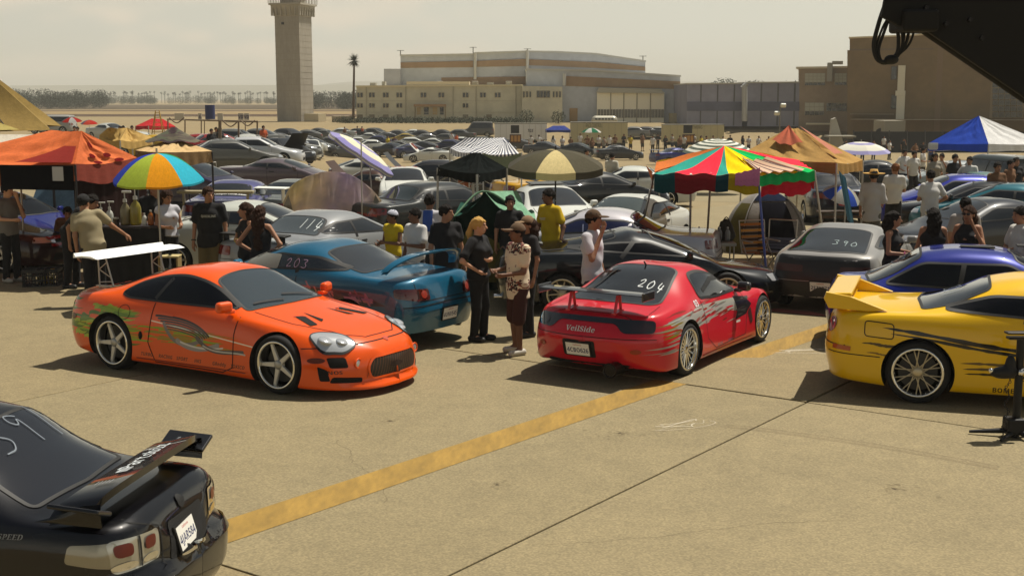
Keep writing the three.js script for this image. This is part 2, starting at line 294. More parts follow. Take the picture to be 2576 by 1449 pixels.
// materials of cars
const paint = (hex, o = {}) => mat(hex, { roughness: 0.4, specularIntensity: 0.3, clearcoat: 0.9, clearcoatRoughness: 0.02, ...o });
const GLASS = mat(0x0d1012, { roughness: 0.06, clearcoat: 1, clearcoatRoughness: 0.03 }), TINT = mat(0x05060a, { roughness: 0.1, specularIntensity: 0.6, phys: 1 }), RUBBER = mat(0x0c0c0d, { roughness: 0.85 }), BLACK = mat(0x0a0a0b, { roughness: 0.75 }), TRIM = mat(0x060607, { roughness: 0.6 });
const ALLOY = mat(0xb4b2ac, { roughness: 0.32, metalness: 0.85 }), CHROME = mat(0xd8d6d0, { roughness: 0.12, metalness: 1 }), SILVER = mat(0x9a9a98, { roughness: 0.35, metalness: 0.7 }), LAMP = mat(0xc9ccd0, { roughness: 0.12, metalness: 0.55, clearcoat: 1, clearcoatRoughness: 0.02 }), RED = mat(0x6a0b08, { roughness: 0.15, clearcoat: 1 }), AMBER = mat(0xa8480c, { roughness: 0.2, clearcoat: 1 }), SEAM = mat(0x080808, { roughness: 0.9 }), HOLE = mat(0x050505, { roughness: 0.95 });
const wheelGeo = {};
function wheelShapes(o) {
  const key = JSON.stringify(o); if (wheelGeo[key]) return wheelGeo[key];
  const { R, r, w, n, style = 'star', q = 1 } = o, seg = Math.round(40 * q), prof = (p) => { const g = new THREE.LatheGeometry(p.map(([a, b]) => new THREE.Vector2(a, b)), seg); g.rotateX(Math.PI / 2); return g; };
  const h = w / 2, tyre = prof([[r, -h * 0.9], [R - 0.03, -h], [R - 0.008, -h * 0.8], [R, -h * 0.5], [R, h * 0.5], [R - 0.008, h * 0.8], [R - 0.03, h], [r + 0.012, h * 0.98], [r, h * 0.9]]);
  const rim = [prof([[r + 0.004, h * 0.9], [r + 0.006, h * 1.0], [r - 0.012, h * 1.02], [r - 0.022, h * 0.9], [r - 0.03, h * 0.25], [r - 0.05, -h * 0.2], [r - 0.02, -h * 0.9]])], z = h * 0.62, spokes = [];
  for (let i = 0; i < n; i++) {
    const a = (i / n) * 2 * Math.PI, one = [];
    if (style === 'mesh') for (const s of [-1, 1]) one.push(rod([0.05 * Math.cos(a), 0.05 * Math.sin(a), z * 0.9], [(r - 0.03) * Math.cos(a + s * 0.42), (r - 0.03) * Math.sin(a + s * 0.42), z], 0.007, 5));
    else {
      const w0 = style === 'thin' ? 0.012 : 0.05, w1 = style === 'thin' ? 0.009 : 0.026, sh = new THREE.Shape([[0.03, -w0 / 2], [r - 0.03, -w1 / 2], [r - 0.03, w1 / 2], [0.03, w0 / 2]].map(([x, y]) => new THREE.Vector2(x, y)));
      const g = new THREE.ExtrudeGeometry(sh, { depth: 0.02, bevelEnabled: true, bevelThickness: 0.006, bevelSize: 0.006, bevelSegments: 1, steps: 1 }); g.translate(0, 0, z - 0.02); g.rotateZ(a + Math.PI / 2); one.push(g);
    }
    spokes.push(merge(one));
  }
  const hub = [prof([[0.001, z + 0.022], [0.035, z + 0.02], [0.055, z + 0.006], [0.07, z - 0.03]])];
  if (style === 'mesh') for (let i = 0; i < 30; i++) { const a = (i / 30) * 2 * Math.PI; rim.push(new THREE.SphereGeometry(0.007, 6, 4).translate((r - 0.026) * Math.cos(a), (r - 0.026) * Math.sin(a), z + 0.012)); }
  const disc = prof([[0.001, h * 0.05], [r - 0.06, h * 0.05], [r - 0.06, -h * 0.1], [0.001, -h * 0.1]]);
  const back = prof([[0.001, -h * 0.5], [r - 0.03, -h * 0.5]]);
  return wheelGeo[key] = { tyre, rim: merge(rim), spokes, hub: merge(hub), disc, back };
}
function addWheels(root, S, o) {
  for (const [x, f] of [[S.wb / 2, 1], [-S.wb / 2, 0]]) for (const s of [1, -1]) {
    const W = wheelShapes({ R: S.R, r: S.r, w: S.tw ?? 0.22, n: o.n ?? 5, style: o.style, q: o.q ?? 1 }), w = new THREE.Group(); w.name = 'wheel'; root.add(w);
    w.position.set(x, S.axleH ?? S.R, s * (f ? S.trackF : S.trackR)); if (s < 0) w.rotation.y = Math.PI; w.rotation.z = rr(0, 1) * (s < 0 ? -1 : 1);
    mesh('tyre', W.tyre, RUBBER, w); mesh('rim', W.rim, o.lip ?? CHROME, w);
    if (o.simple) { mesh('hub', merge([W.hub, ...W.spokes]), o.mat ?? ALLOY, w); mesh('brake_disc', W.back, HOLE, w); continue; }
    for (const g of W.spokes) mesh('spoke', g, o.mat ?? ALLOY, w); mesh('hub', W.hub, o.hub ?? o.mat ?? ALLOY, w); mesh('brake_disc', W.disc, mat(0x3a3a3a, { roughness: 0.5, metalness: 0.6 }), w); mesh('wheel_back', W.back, HOLE, w);
  }
}
function plate(skin, dir, u, v, text, root, w = 0.31, h = 0.155, tilt) {
  const hit = skin.at(u, v, dir), D = DIRS[dir]; if (!hit) return;
  const n = hit.n.dot(D.d) > 0 ? hit.n.negate() : hit.n; n.z *= 0.3; n.normalize(); const m = new THREE.Matrix4().lookAt(n, V(0, 0, 0), V(0, 1, 0)), q = new THREE.Quaternion().setFromRotationMatrix(m);
  const tex = canvasTex(256, 128, (c) => { c.fillStyle = '#d9d8d2'; c.fillRect(0, 0, 256, 128); c.fillStyle = '#a33a34'; c.font = 'bold 20px sans-serif'; c.textAlign = 'center'; c.fillText('California', 128, 26); c.fillStyle = '#1c2452'; c.font = 'bold 66px sans-serif'; c.fillText(text, 128, 98, 238); });
  const p = hit.p.clone().addScaledVector(n, 0.012);
  const f = mesh('license_plate', new THREE.BoxGeometry(w + 0.03, h + 0.03, 0.012), TRIM, root); f.position.copy(p); f.quaternion.copy(q);
  const s = mesh('plate_face', new THREE.BoxGeometry(w, h, 0.006), [SILVER, SILVER, SILVER, SILVER, new THREE.MeshStandardMaterial({ map: tex, roughness: 0.5 }), SILVER], f); s.position.z = 0.008;
}
function mirrorGeo(x, y, z, s, k = 1) {   // door mirror: rounded shell on a foot
  const g = rbox(0.10 * k, 0.12 * k, 0.19 * k, 0.045, 0, 0, 0, s * -0.25); g.translate(x, y + 0.055, z + s * 0.08); return merge([g, rbox(0.1, 0.05, 0.1, 0.02, x + 0.01, y, z)]);
}
const chassis = (S, q) => { const [b, w] = cutArches(loftBody(S, q), S); return { body: b, wells: quarters(w), skin: new Skin(b) }; };
function quarters(g) {   // one geometry per wheel arch
  const P = g.attributes.position, N = g.attributes.normal, out = [[], [], [], []];
  for (let i = 0; i < P.count; i += 3) out[(P.getX(i) + P.getX(i + 1) > 0 ? 1 : 0) + (P.getZ(i) + P.getZ(i + 1) > 0 ? 2 : 0)].push(i, i + 1, i + 2);
  return out.filter((l) => l.length).map((l) => { const n = new THREE.BufferGeometry(); for (const [k, A] of [['position', P], ['normal', N]]) n.setAttribute(k, new THREE.Float32BufferAttribute(l.flatMap((i) => [A.getX(i), A.getY(i), A.getZ(i)]), 3)); return n; });
}
function carRoot(label, pos, yaw, category = 'car', name = 'parked_car', group) { return thing(name, label, category, pos, yaw * D2R, group); }
function basics(root, S, C, bodyMat, wheels) {
  part('body', C.body, bodyMat, root); for (const w of C.wells) part('wheel_well', w, HOLE, root); addWheels(root, S, wheels);
  part('underbody', box(S.wb + 1.0, 0.16, 1.1, 0, 0.26, 0), HOLE, root);
}
function pane(root, C, poly, dir, m, { trim = 0.022, name = 'window', lift = 0.004 } = {}) {
  const w = part(name, C.skin.patch(poly, dir, lift), m, root); if (trim) part('window_trim', C.skin.line(poly, dir, trim, lift + 0.002, true), TRIM, w); return w;
}
function genSpec(p) {
  const f = p.wb / 2, xf = f + p.fo, xr = -f - p.ro, W = p.W / 2, H = p.H, cx = f + p.cowl, wt = f + p.wsT, re = p.roofR, dx = p.deckX, nH = p.noseH, cH = p.cowlH, dH = p.deckH, tH = p.tailH, k = W / .85, b0 = p.belt?.[0] ?? cH - .06, b1 = p.belt?.[1] ?? dH - .05;
  const top = [[xf, .40], [xf - .03, .5], [xf - .1, nH - .03], [xf - .2, nH], [f, lerp(nH, cH, .55)], [cx + .08, cH], [cx, cH + .03], [lerp(cx, wt, .5), lerp(cH, H, .56)], [wt, H - .05], [wt - .25, H - .008], [lerp(wt, re, .55), H], [re, H - (p.drop ?? .05)]];
  if (p.hatch) top.push([lerp(re, dx, .5), lerp(H - (p.drop ?? .05), dH, .46)], [dx, dH], [dx - .06, dH - .02]); else top.push([lerp(re, dx, .5), lerp(H - .05, dH, .5)], [dx, dH + .015], [dx - .1, dH]);
  if (xr + .1 < dx - .15) top.push([xr + .1, tH]); top.push([xr + .02, tH - .08], [xr, .6]);
  return {
    wb: p.wb, R: p.R ?? .305, r: p.r ?? .215, tw: p.tw ?? .2, archF: (p.R ?? .305) + .04, archR: (p.R ?? .305) + .04, trackF: W - .105, trackR: W - .105, axleH: p.R ?? .305, top,
    crown: [[xf, .01], [f, .035], [cx, .05], [lerp(cx, wt, .5), .085], [wt - .1, .06], [re, .06], [lerp(re, dx, .5), .08], [dx, .035], [xr, .02]],
    edge: [[xf, .56 * k], [f, .64 * k], [cx, .69 * k], [wt, .54 * k], [re, .53 * k], [dx, .62 * k], [xr, .62 * k]],
    beltY: [[xf, .74 * k], [f, .785 * k], [cx, .79 * k], [0, .79 * k], [-f, .785 * k], [xr, .74 * k]], beltH: [[xf, nH - .13], [f, lerp(nH, cH, .4) - .045], [cx, b0], [0, lerp(b0, b1, .45)], [-f, b1], [xr, b1 - .06]],
    midY: [[xf, .80 * k], [f, W], [0, W - .012], [-f, W], [xr, .80 * k]], midH: [[xf, .44], [0, .5], [xr, .52]],
    sillY: [[xf, .80 * k], [f, W - .04], [0, W - .045], [-f, W - .04], [xr, .76 * k]], sillH: [[xf, p.low ?? .15], [f, p.low ?? .15], [-f, p.low ?? .15], [xr, (p.low ?? .15) + .07]],
    planF: p.planF ?? [.7, 2.9], planR: p.planR ?? [.42, 3.4], nose: [[.2, .02], [.45, .02], [nH, -.05]], tail: p.tailShape ?? [[.25, .03], [.5, -.02], [tH, .05]], p, f, xf, xr, b0, b1, cx, wt,
  };
}
const TYPES = {
  coupe: { wb: 2.6, fo: .86, ro: .98, W: 1.70, H: 1.33, cowl: -.40, wsT: -1.13, roofR: -.72, deckX: -1.32, noseH: .70, cowlH: .93, deckH: 1.0, tailH: .97, low: .14 },
  fastback: { wb: 2.51, fo: .98, ro: .95, W: 1.74, H: 1.25, cowl: -.34, wsT: -1.12, roofR: -.35, deckX: -1.62, noseH: .66, cowlH: .90, deckH: .95, tailH: .93, drop: .04, low: .12, R: .31, r: .23 },
  hatch: { wb: 2.4, fo: .80, ro: .68, W: 1.67, H: 1.30, cowl: -.36, wsT: -1.08, roofR: -.72, deckX: -1.64, noseH: .68, cowlH: .90, deckH: .96, tailH: .93, hatch: 1, drop: .045, low: .14, R: .295 },
  sedan: { wb: 2.7, fo: .93, ro: 1.05, W: 1.76, H: 1.39, cowl: -.42, wsT: -1.12, roofR: -.98, deckX: -1.55, noseH: .72, cowlH: .95, deckH: 1.02, tailH: .99, low: .17 },
  wagon: { wb: 2.65, fo: .85, ro: .85, W: 1.76, H: 1.72, cowl: -.30, wsT: -.85, roofR: -1.95, deckX: -2.08, noseH: .88, cowlH: 1.08, deckH: 1.1, tailH: 1.05, hatch: 1, drop: .06, low: .22, R: .34 },
  roadster: { wb: 2.4, fo: .75, ro: .95, W: 1.75, H: 1.22, cowl: -.45, wsT: -.95, roofR: -.45, deckX: -.75, noseH: .66, cowlH: .86, deckH: .9, tailH: .88, low: .13 },
};
const kits = {};
function kit(type, q, over) {
  const key = type + q + JSON.stringify(over ?? 0); if (kits[key]) return kits[key];
  const S = genSpec({ ...TYPES[type], ...over }), C = chassis(S, q), K = C.skin, p = S.p, e = q < .7 ? .14 : .08, L = [], H = p.H, k = p.W / 1.7;
  const put = (name, geo, m, sub) => L.push({ name, geo, m, sub });
  const roofH = H - .15, bf = S.b0 + .055, br = S.b1 + .06, re = p.roofR, dx = p.deckX;
  const A1 = [S.cx - .22, bf], A2 = [S.wt - .06, roofH], R1 = [re - .02, roofH - .01], R2 = [lerp(re, dx, p.hatch ? .52 : .66), br + .02];
  const glass = roundPoly([A1, A2, R1, R2], .09), split = [lerp(A1[0], R2[0], .56), lerp(A2[0], R1[0], .52)];
  for (const d of ['right', 'left']) {
    const s = d === 'right' ? 1 : -1, F = s > 0 ? (g) => g : flip;
    const g = K.patch(F(glass), d, .004, e); put('window', g, 'side');
    if (q >= .5) { put('window_trim', K.line(F(glass), d, .025, .006, true), TRIM, 1); put('pillar_line', K.line([[s * split[0], bf - .01], [s * split[1], roofH]], d, .06, .007), TRIM, 1);
      if (type === 'sedan' || type === 'wagon') put('pillar_line', K.line([[s * lerp(split[0], R2[0], .62), bf], [s * lerp(split[1], R1[0], .62), roofH]], d, .05, .007), TRIM, 1);
      put('door_seam', K.line([[s * (S.cx - .12), S.b0], [s * (S.cx - .16), .45], [s * (S.cx - .2), .2], [s * (S.f - 1.7 + .2), .2], [s * (split[0] + .02), .45], [s * split[0], bf - .05]], d, .01), SEAM);
      put('door_handle', K.patch([[s * (split[0] + .08), S.b1 - .13], [s * (split[0] + .08), S.b1 - .10], [s * (split[0] + .25), S.b1 - .10], [s * (split[0] + .25), S.b1 - .13]], d, .012, .1), TRIM);
      put('side_moulding', K.line([[s * (S.f - .38), .46], [s * (-S.f + .38), .47]], d, .03, .006), 'paint'); }
    put('mirror', mirrorGeo(S.cx - .24, bf, s * (p.W / 2 - .05), s, .95), 'mirror');
    const hl = roundPoly([[-s * .36 * k, p.noseH - .14], [-s * .36 * k, p.noseH - .045], [-s * .66 * k, p.noseH - .03], [-s * .74 * k, p.noseH - .13]], .03); put('headlight', K.patch(hl, 'front', .007, e), LAMP);
    const t0 = p.tailH - .24, t1 = p.tailH - .09; put('tail_light', K.patch(roundPoly([[s * .36 * k, t0], [s * .36 * k, t1], [s * .74 * k, t1 + .005], [s * .77 * k, t0 + .01]], .03), 'rear', .007, e), RED);
  }
  const ws = roundPoly([[-.64 * k, S.cx - .04], [0, S.cx + .03], [.64 * k, S.cx - .04], [.52 * k, S.wt + .02], [0, S.wt - .04], [-.52 * k, S.wt + .02]], .06);
  put('windscreen', K.patch(ws, 'top', .004, e), 'front'); if (q >= .5) put('window_trim', K.line(ws, 'top', .03, .006, true), TRIM, 1);
  const rw = type === 'wagon' ? roundPoly([[-.56, 1.12], [.56, 1.12], [.5, 1.56], [-.5, 1.56]], .06) : roundPoly([[-.50 * k, re - .05], [.50 * k, re - .05], [.60 * k, dx + .08], [0, dx + .02], [-.60 * k, dx + .08]], .07), rd = type === 'wagon' ? 'rear' : 'top';
  put('rear_window', K.patch(rw, rd, .004, e), 'rear'); if (q >= .5) put('window_trim', K.line(rw, rd, .03, .006, true), TRIM, 1);
  put('grille', K.patch(roundPoly([[-.34, p.noseH - .13], [.34, p.noseH - .13], [.34, p.noseH - .06], [-.34, p.noseH - .06]], .02), 'front', .005, e), HOLE);
  put('bumper_intake', K.patch(roundPoly([[-.5, .24], [.5, .24], [.44, .38], [-.44, .38]], .04), 'front', .005, e), HOLE);
  if (q >= .5) { put('bumper_seam', K.line([[-.8 * k, .58], [0, .60], [.8 * k, .58]], 'rear', .014), SEAM); put('trunk_seam', K.line([[-.58, p.tailH - .02], [-.58, p.tailH - .3], [.58, p.tailH - .3], [.58, p.tailH - .02]], 'rear', .01), SEAM); put('hood_seam', K.line([[-.62, S.cx + .05], [-.56, S.xf - .2], [.56, S.xf - .2], [.62, S.cx + .05]], 'top', .01), SEAM); }
  return kits[key] = { S, C, L };
}
// options: color, glass, wheels, group, plate, wing
function genCar(type, label, pos, yaw, o = {}) {
  const q = o.q ?? .6, K = kit(type, q, o.over), root = carRoot(label, pos, yaw, o.category ?? 'car', o.name ?? 'parked_car', o.group), pm = o.paintMat ?? paint(o.color ?? 0x222222, o.metal ? { metalness: .2, roughness: .35 } : {});
  const G2 = { side: o.glass ?? GLASS, front: o.glassF ?? o.glass ?? GLASS, rear: o.glassR ?? o.glass ?? GLASS, paint: pm, mirror: o.mirrorMat ?? pm }; let last;
  part('body', K.C.body, o.bodyMat ?? pm, root); for (const w of K.C.wells) part('wheel_well', w, HOLE, root);
  if (o.wheels !== 0) addWheels(root, K.S, { n: 5, q: q < .6 ? .45 : .7, simple: q < .9, ...(o.wheels ?? {}) });
  part('underbody', box(K.S.wb + .9, .14, 1.1, 0, .27, 0), HOLE, root);
  for (const l of K.L) { if (o.skip?.includes(l.name)) continue; const m = typeof l.m === 'string' ? G2[l.m] : l.m; const w = mesh(l.name, l.geo, l.name === 'tail_light' && o.tail ? o.tail : m, l.sub ? last : root); if (!l.sub) last = w; }
  if (o.plate) plate(K.C.skin, 'rear', 0, o.plateH ?? .66, o.plate, root);
  if (o.wing) { const w = o.wing, p = K.S.p, x = w.x ?? K.S.xr + .2, y = (w.h ?? .22) + p.tailH, span = w.span ?? 1.4, wm = w.mat ?? pm; const g = part('rear_wing', rbox(w.chord ?? .24, w.th ?? .035, span, .015, x, y, 0, 0, 0, .08), wm, root); for (const s of [-1, 1]) part('wing_stand', rbox(.12, y - p.tailH + .1, .04, .012, x, (y + p.tailH - .1) / 2, s * span * (w.at ?? .42)), wm, g); }
  if (o.exhaust) part('exhaust', rod([K.S.xr + .15, .22, .45], [K.S.xr - .06, .22, .45], .045, 12), CHROME, root);
  root.userData.spec = undefined; delete root.userData.spec; root.K = K; return root;
}
// ---------------------------------------------------------------- ground
const grainA = noiseField(512, 4, 7, 3), grainB = noiseField(512, 24, 4, 8), grainC = noiseField(512, 2, 5, 21);
const hash01 = (i) => { let t = Math.imul(i ^ (i >>> 15), 0x2c1b3c6d); t = Math.imul(t ^ (t >>> 12), 0x297a2d39); return ((t ^ (t >>> 15)) >>> 0) / 4294967296; };
const concreteTex = dataTex(512, (i, x, y) => { const a = grainA[i] - .5, b = grainB[i] - .5, c = grainC[(i * 1) % (512 * 512)] - .5, st = Math.max(0, grainA[(i + 90123) % 262144] - .66) * .9; const k = 1 + .03 * a + .11 * b + .02 * c + .24 * (hash01(i) - .5) - st * .2; return [.50 * k, .452 * k, .338 * k]; });
const bumpTex = dataTex(512, (i) => { const k = .5 + (grainB[i] - .5) * .9; return [k, k, k]; }, false);
function groundMat(rep, off, tint) { const t = concreteTex.clone(); t.repeat.set(rep, rep); t.offset.set(off, off * 1.7); t.rotation = off * 9; const b = bumpTex.clone(); b.repeat.set(rep * 3, rep * 3); return new THREE.MeshStandardMaterial({ map: t, color: tint, roughness: .92, bumpMap: b, bumpScale: .0025 }); }
{
  const axis = (fine0, fine1, step, far) => { const a = [-far, -far * .35, -far * .12]; for (let q = fine0; q <= fine1; q += step) a.push(q); a.push(far * .12, far * .35, far); return [...new Set(a)].sort((p, q) => p - q); };
  const xs = axis(-180, 180, 4, 6000), zs = axis(-190, 14, 3, 7000), pos = [], uv = [], idx = []; zs.forEach((z) => xs.forEach((x) => { pos.push(x, gy(x, z) - .03, z); uv.push(x / 22, z / 22); }));
  for (let j = 0; j < zs.length - 1; j++) for (let i = 0; i < xs.length - 1; i++) { const q = j * xs.length + i, w = q + xs.length; idx.push(q, w, q + 1, q + 1, w, w + 1); }
  const g = new THREE.BufferGeometry(); g.setAttribute('position', new THREE.Float32BufferAttribute(pos, 3)); g.setAttribute('uv', new THREE.Float32BufferAttribute(uv, 2)); g.setIndex(idx); g.computeVertexNormals();
  const gr = add(mesh('ground', g, groundMat(1, .3, 0xfff6e8))); tag(gr, 'pale tan concrete apron of the old airfield', null, null, 'structure');
  // slabs with open joints, each a piece of its own as far as the joints can be seen
  const S = 6.9, d1 = [.586, -.810], d2 = [.810, .586], mk = (k) => { const b = new RoundedBoxGeometry(S - .022, .12, S - .022, 1, .008); return b; };
  const geo = mk(), pm = [0, 1, 2, 3, 4, 5].map((k) => groundMat(1.15, .13 + k * .37, [0xffffff, 0xfaf8f4, 0xfffdf8, 0xf8f5f0, 0xfcf8f2, 0xfbfbfa][k]));
  const P = geo.attributes.position, U = geo.attributes.uv; for (let i = 0; i < P.count; i++) U.setXY(i, P.getX(i) / S, P.getZ(i) / S);
  for (let i = -3; i < 12; i++) for (let j = -7; j < 7; j++) {
    const a = 12.55 + 6.9 * (i + .5 - 2), b = -5.18 + 6.9 * (j + .5), x = a * d1[0] + b * d2[0], z = a * d1[1] + b * d2[1];
    if (z > 3 || z < -62 || Math.abs(x) > 6 - z * .46) continue;
    const s = mesh('slab', geo, pm[Math.floor(rnd() * 6)], gr); const h = gy(x, z), e = 2, nn = V(-(gy(x + e, z) - gy(x - e, z)) / (2 * e), 1, -(gy(x, z + e) - gy(x, z - e)) / (2 * e)).normalize(); s.position.set(x, h - .06 - rr(0, .0012), z); s.quaternion.setFromUnitVectors(V(0, 1, 0), nn).multiply(new THREE.Quaternion().setFromAxisAngle(V(0, 1, 0), Math.atan2(-d1[1], d1[0])));
  }
}
function groundStrip(name, label, pts, y, m, kind = 'structure') {    // pts: [near edge pixel, far edge pixel] pairs along the strip
  const pos = [], uv = [], idx = []; let len = 0, last; const fine = []; for (let i = 0; i < pts.length - 1; i++) for (let k = 0; k < 8; k++) fine.push([0, 1].map((e) => G(...pts[i][e]).lerp(G(...pts[i + 1][e]), k / 8))); fine.push(pts[pts.length - 1].map((q) => G(...q)));
  fine.forEach(([a, b], i) => { if (last) len += last.distanceTo(a); last = a; pos.push(a.x, y, a.z, b.x, y, b.z); uv.push(len, 0, len, a.distanceTo(b)); if (i) { const q = i * 2; idx.push(q - 2, q, q - 1, q - 1, q, q + 1); } });
  const g = new THREE.BufferGeometry(); g.setAttribute('position', new THREE.Float32BufferAttribute(pos, 3)); g.setAttribute('uv', new THREE.Float32BufferAttribute(uv, 2)); g.setIndex(idx); g.computeVertexNormals();
  return tag(add(mesh(name, g, m)), label, null, null, kind);
}
const wornPaint = (r, g, b, amt, edge) => { const t = dataTex(256, (i, x, y) => { const q = ((y * 2 % 512) * 512 + (x * 2 % 512)), k = .92 + .12 * (grainA[q] - .5) + .25 * (grainB[q] - .5); return [r * k, g * k, b * k, clamp((amt - grainA[q]) * 9 + (grainB[q] - .5) * 3, 0, 1)]; }); t.repeat.set(.55, .55); return new THREE.MeshStandardMaterial({ map: t, transparent: true, roughness: .85, side: THREE.DoubleSide }); };
{
  const a0 = G(560, 1371), a1 = G(2062, 851), b0 = G(560, 1311), b1 = G(2062, 821), L = 10.8, t0 = -.28, t1 = 1.35, n = 24, pos = [], uv = [], idx = [];
  for (let i = 0; i <= n; i++) { const t = lerp(t0, t1, i / n), a = a0.clone().lerp(a1, t), b = b0.clone().lerp(b1, t); pos.push(a.x, .003, a.z, b.x, .003, b.z); uv.push(t * L, 0, t * L, .28); if (i) { const q = i * 2; idx.push(q - 2, q, q - 1, q - 1, q, q + 1); } }
  const g = new THREE.BufferGeometry(); g.setAttribute('position', new THREE.Float32BufferAttribute(pos, 3)); g.setAttribute('uv', new THREE.Float32BufferAttribute(uv, 2)); g.setIndex(idx); g.computeVertexNormals();
  tag(add(mesh('painted_line', g, wornPaint(.60, .475, .20, .86))), 'worn yellow painted line running across the concrete', null, null, 'structure');
}
groundStrip('painted_line', 'faded red painted line behind the red sports car', [[[1935, 784], [1935, 776]], [[2075, 797], [2075, 788]], [[2200, 808], [2200, 799]]], .005, wornPaint(.62, .32, .25, .62));
// chalk scrawls
for (const [x, y, w, t, lab] of [[1720, 1070, .9, .6, 'white chalk scrawl on the concrete right of the yellow line'], [1855, 965, .5, 1.1, 'small white chalk mark behind the red sports car'], [2050, 880, 1.5, .2, 'long faint white scuff beside the yellow line']]) {
  const tex = canvasTex(256, 128, (c) => { c.strokeStyle = 'rgba(225,215,195,.75)'; c.lineWidth = 4; c.lineCap = 'round'; let s = x; const rn = () => { s = (s * 16807) % 2147483647; return s / 2147483647; }; for (let i = 0; i < 5; i++) { c.globalAlpha = .3 + rn() * .5; c.beginPath(); c.moveTo(20 + rn() * 60, 30 + rn() * 60); c.bezierCurveTo(rn() * 256, rn() * 128, rn() * 256, rn() * 128, 160 + rn() * 80, 30 + rn() * 70); c.stroke(); } });
  const m = mesh('chalk_mark', new THREE.PlaneGeometry(w, w * .5).rotateX(-Math.PI / 2), printMat(tex, { roughness: .95 })); const p = G(x, y); m.position.set(p.x, .0045, p.z); m.rotation.y = t; tag(add(m), lab, 'chalk mark');
}
// oil drips, tyre scuffs and hairline cracks
for (const [x, y, w, t, kind, lab] of [[1560, 1090, 1.1, .4, 0, 'faint dark oil stain below the red sports car'], [1250, 1220, .8, 1.2, 0, 'small dark oil stain beside the yellow line'], [2250, 1230, 1.0, .2, 0, 'scatter of dark specks on the lower right slab'], [980, 1060, .9, 2.0, 0, 'faint oil stain before the orange car'], [2150, 1120, 2.6, -.5, 1, 'faint tyre scuff before the yellow car'], [1750, 1330, 2.4, .3, 2, 'hairline crack in the lower slab'], [900, 1180, 2.0, 1.9, 2, 'hairline crack left of the yellow line']]) {
  const tex = canvasTex(256, 256, (c) => { let s = x * 7 + 1; const rn = () => { s = (s * 16807) % 2147483647; return s / 2147483647; };
    if (kind === 0) { for (let i = 0; i < 60; i++) { const a = rn() * 6.28, r = rn() * rn() * 110; c.fillStyle = `rgba(60,46,32,${.05 + rn() * .16})`; c.beginPath(); c.ellipse(128 + Math.cos(a) * r, 128 + Math.sin(a) * r, 1 + rn() * 7, 1 + rn() * 5, rn() * 3, 0, 7); c.fill(); } }
    else if (kind === 1) { for (let i = 0; i < 40; i++) { c.strokeStyle = `rgba(70,58,44,${.01 + rn() * .025})`; c.lineWidth = 1 + rn() * 3; const o = rn() * 26; c.beginPath(); c.moveTo(0, 100 + o); c.quadraticCurveTo(128, 80 + o + rn() * 4, 256, 140 + o); c.stroke(); } }
    else { c.strokeStyle = 'rgba(70,58,44,.3)'; c.lineWidth = 1.4; let px = 0, py = 128; c.beginPath(); c.moveTo(px, py); while (px < 256) { px += 4 + rn() * 8; py += (rn() - .5) * 12; c.lineTo(px, py); } c.stroke(); } });
  const m = mesh(['oil_stain', 'tyre_scuff', 'crack'][kind], new THREE.PlaneGeometry(w, w * (kind ? .6 : 1)).rotateX(-Math.PI / 2), printMat(tex, { roughness: .95 })); const p = G(x, y); m.position.set(p.x, .0022, p.z); m.rotation.y = t; tag(add(m), lab, ['oil stain', 'tyre mark', 'crack'][kind]);
}
// runway, taxiway and dry grass strips beyond the apron
const flat = (name, label, z0, z1, hex, y) => { const g = new THREE.PlaneGeometry(4000, z0 - z1).rotateX(-Math.PI / 2).translate(0, y, (z0 + z1) / 2), uv = g.attributes.uv; for (let i = 0; i < 4; i++) uv.setXY(i, uv.getX(i) * 200, uv.getY(i) * (z0 - z1) / 20); const t = concreteTex.clone(); return tag(add(mesh(name, g, new THREE.MeshStandardMaterial({ map: t, color: hex, roughness: 1 }))), label, null, null, 'structure'); };
flat('dry_grass_strip', 'brown dry grass strip beyond the apron', -228, -262, 0x8a6c48, -.012);
flat('runway', 'pale runway strip far behind the cars', -262, -318, 0xfff0d8, -.010);
flat('dry_grass_strip', 'second dark grass strip beyond the runway', -318, -346, 0x9a7c58, -.008);
flat('dry_field', 'dry field before the far trees', -372, -640, 0x8a7a58, -.006);
// hills
{
  const ridge = (z, base, amp, sd, x0, x1) => { const f = noiseField(64, 3, 5, sd); return sheet((u, v) => { const x = lerp(x0, x1, u), n = f[Math.floor(u * 63)] * .5 + f[Math.floor(u * 63) + 64 * 20] * .5, h = (base + amp * (n - .5)) * sstep(u, -.05, .12) ; return V(x, h * Math.sin(Math.min(1, v * 1.02) * Math.PI * .5) - 3, z - v * 500 + 60 * Math.sin(u * 31 + v * 5)); }, 120, 8); };
  const hm = mat(0x6a6650, { roughness: 1 });
  tag(add(mesh('hills', merge([ridge(-2600, 36, 14, 4, -2200, 2200)]), hm)), 'low hazy hills on the horizon', null, null, 'structure');
  tag(add(mesh('hills', merge([ridge(-3600, 58, 30, 9, -900, 3000)]), hm)), 'fainter hazy hills farther behind', null, null, 'structure');
}
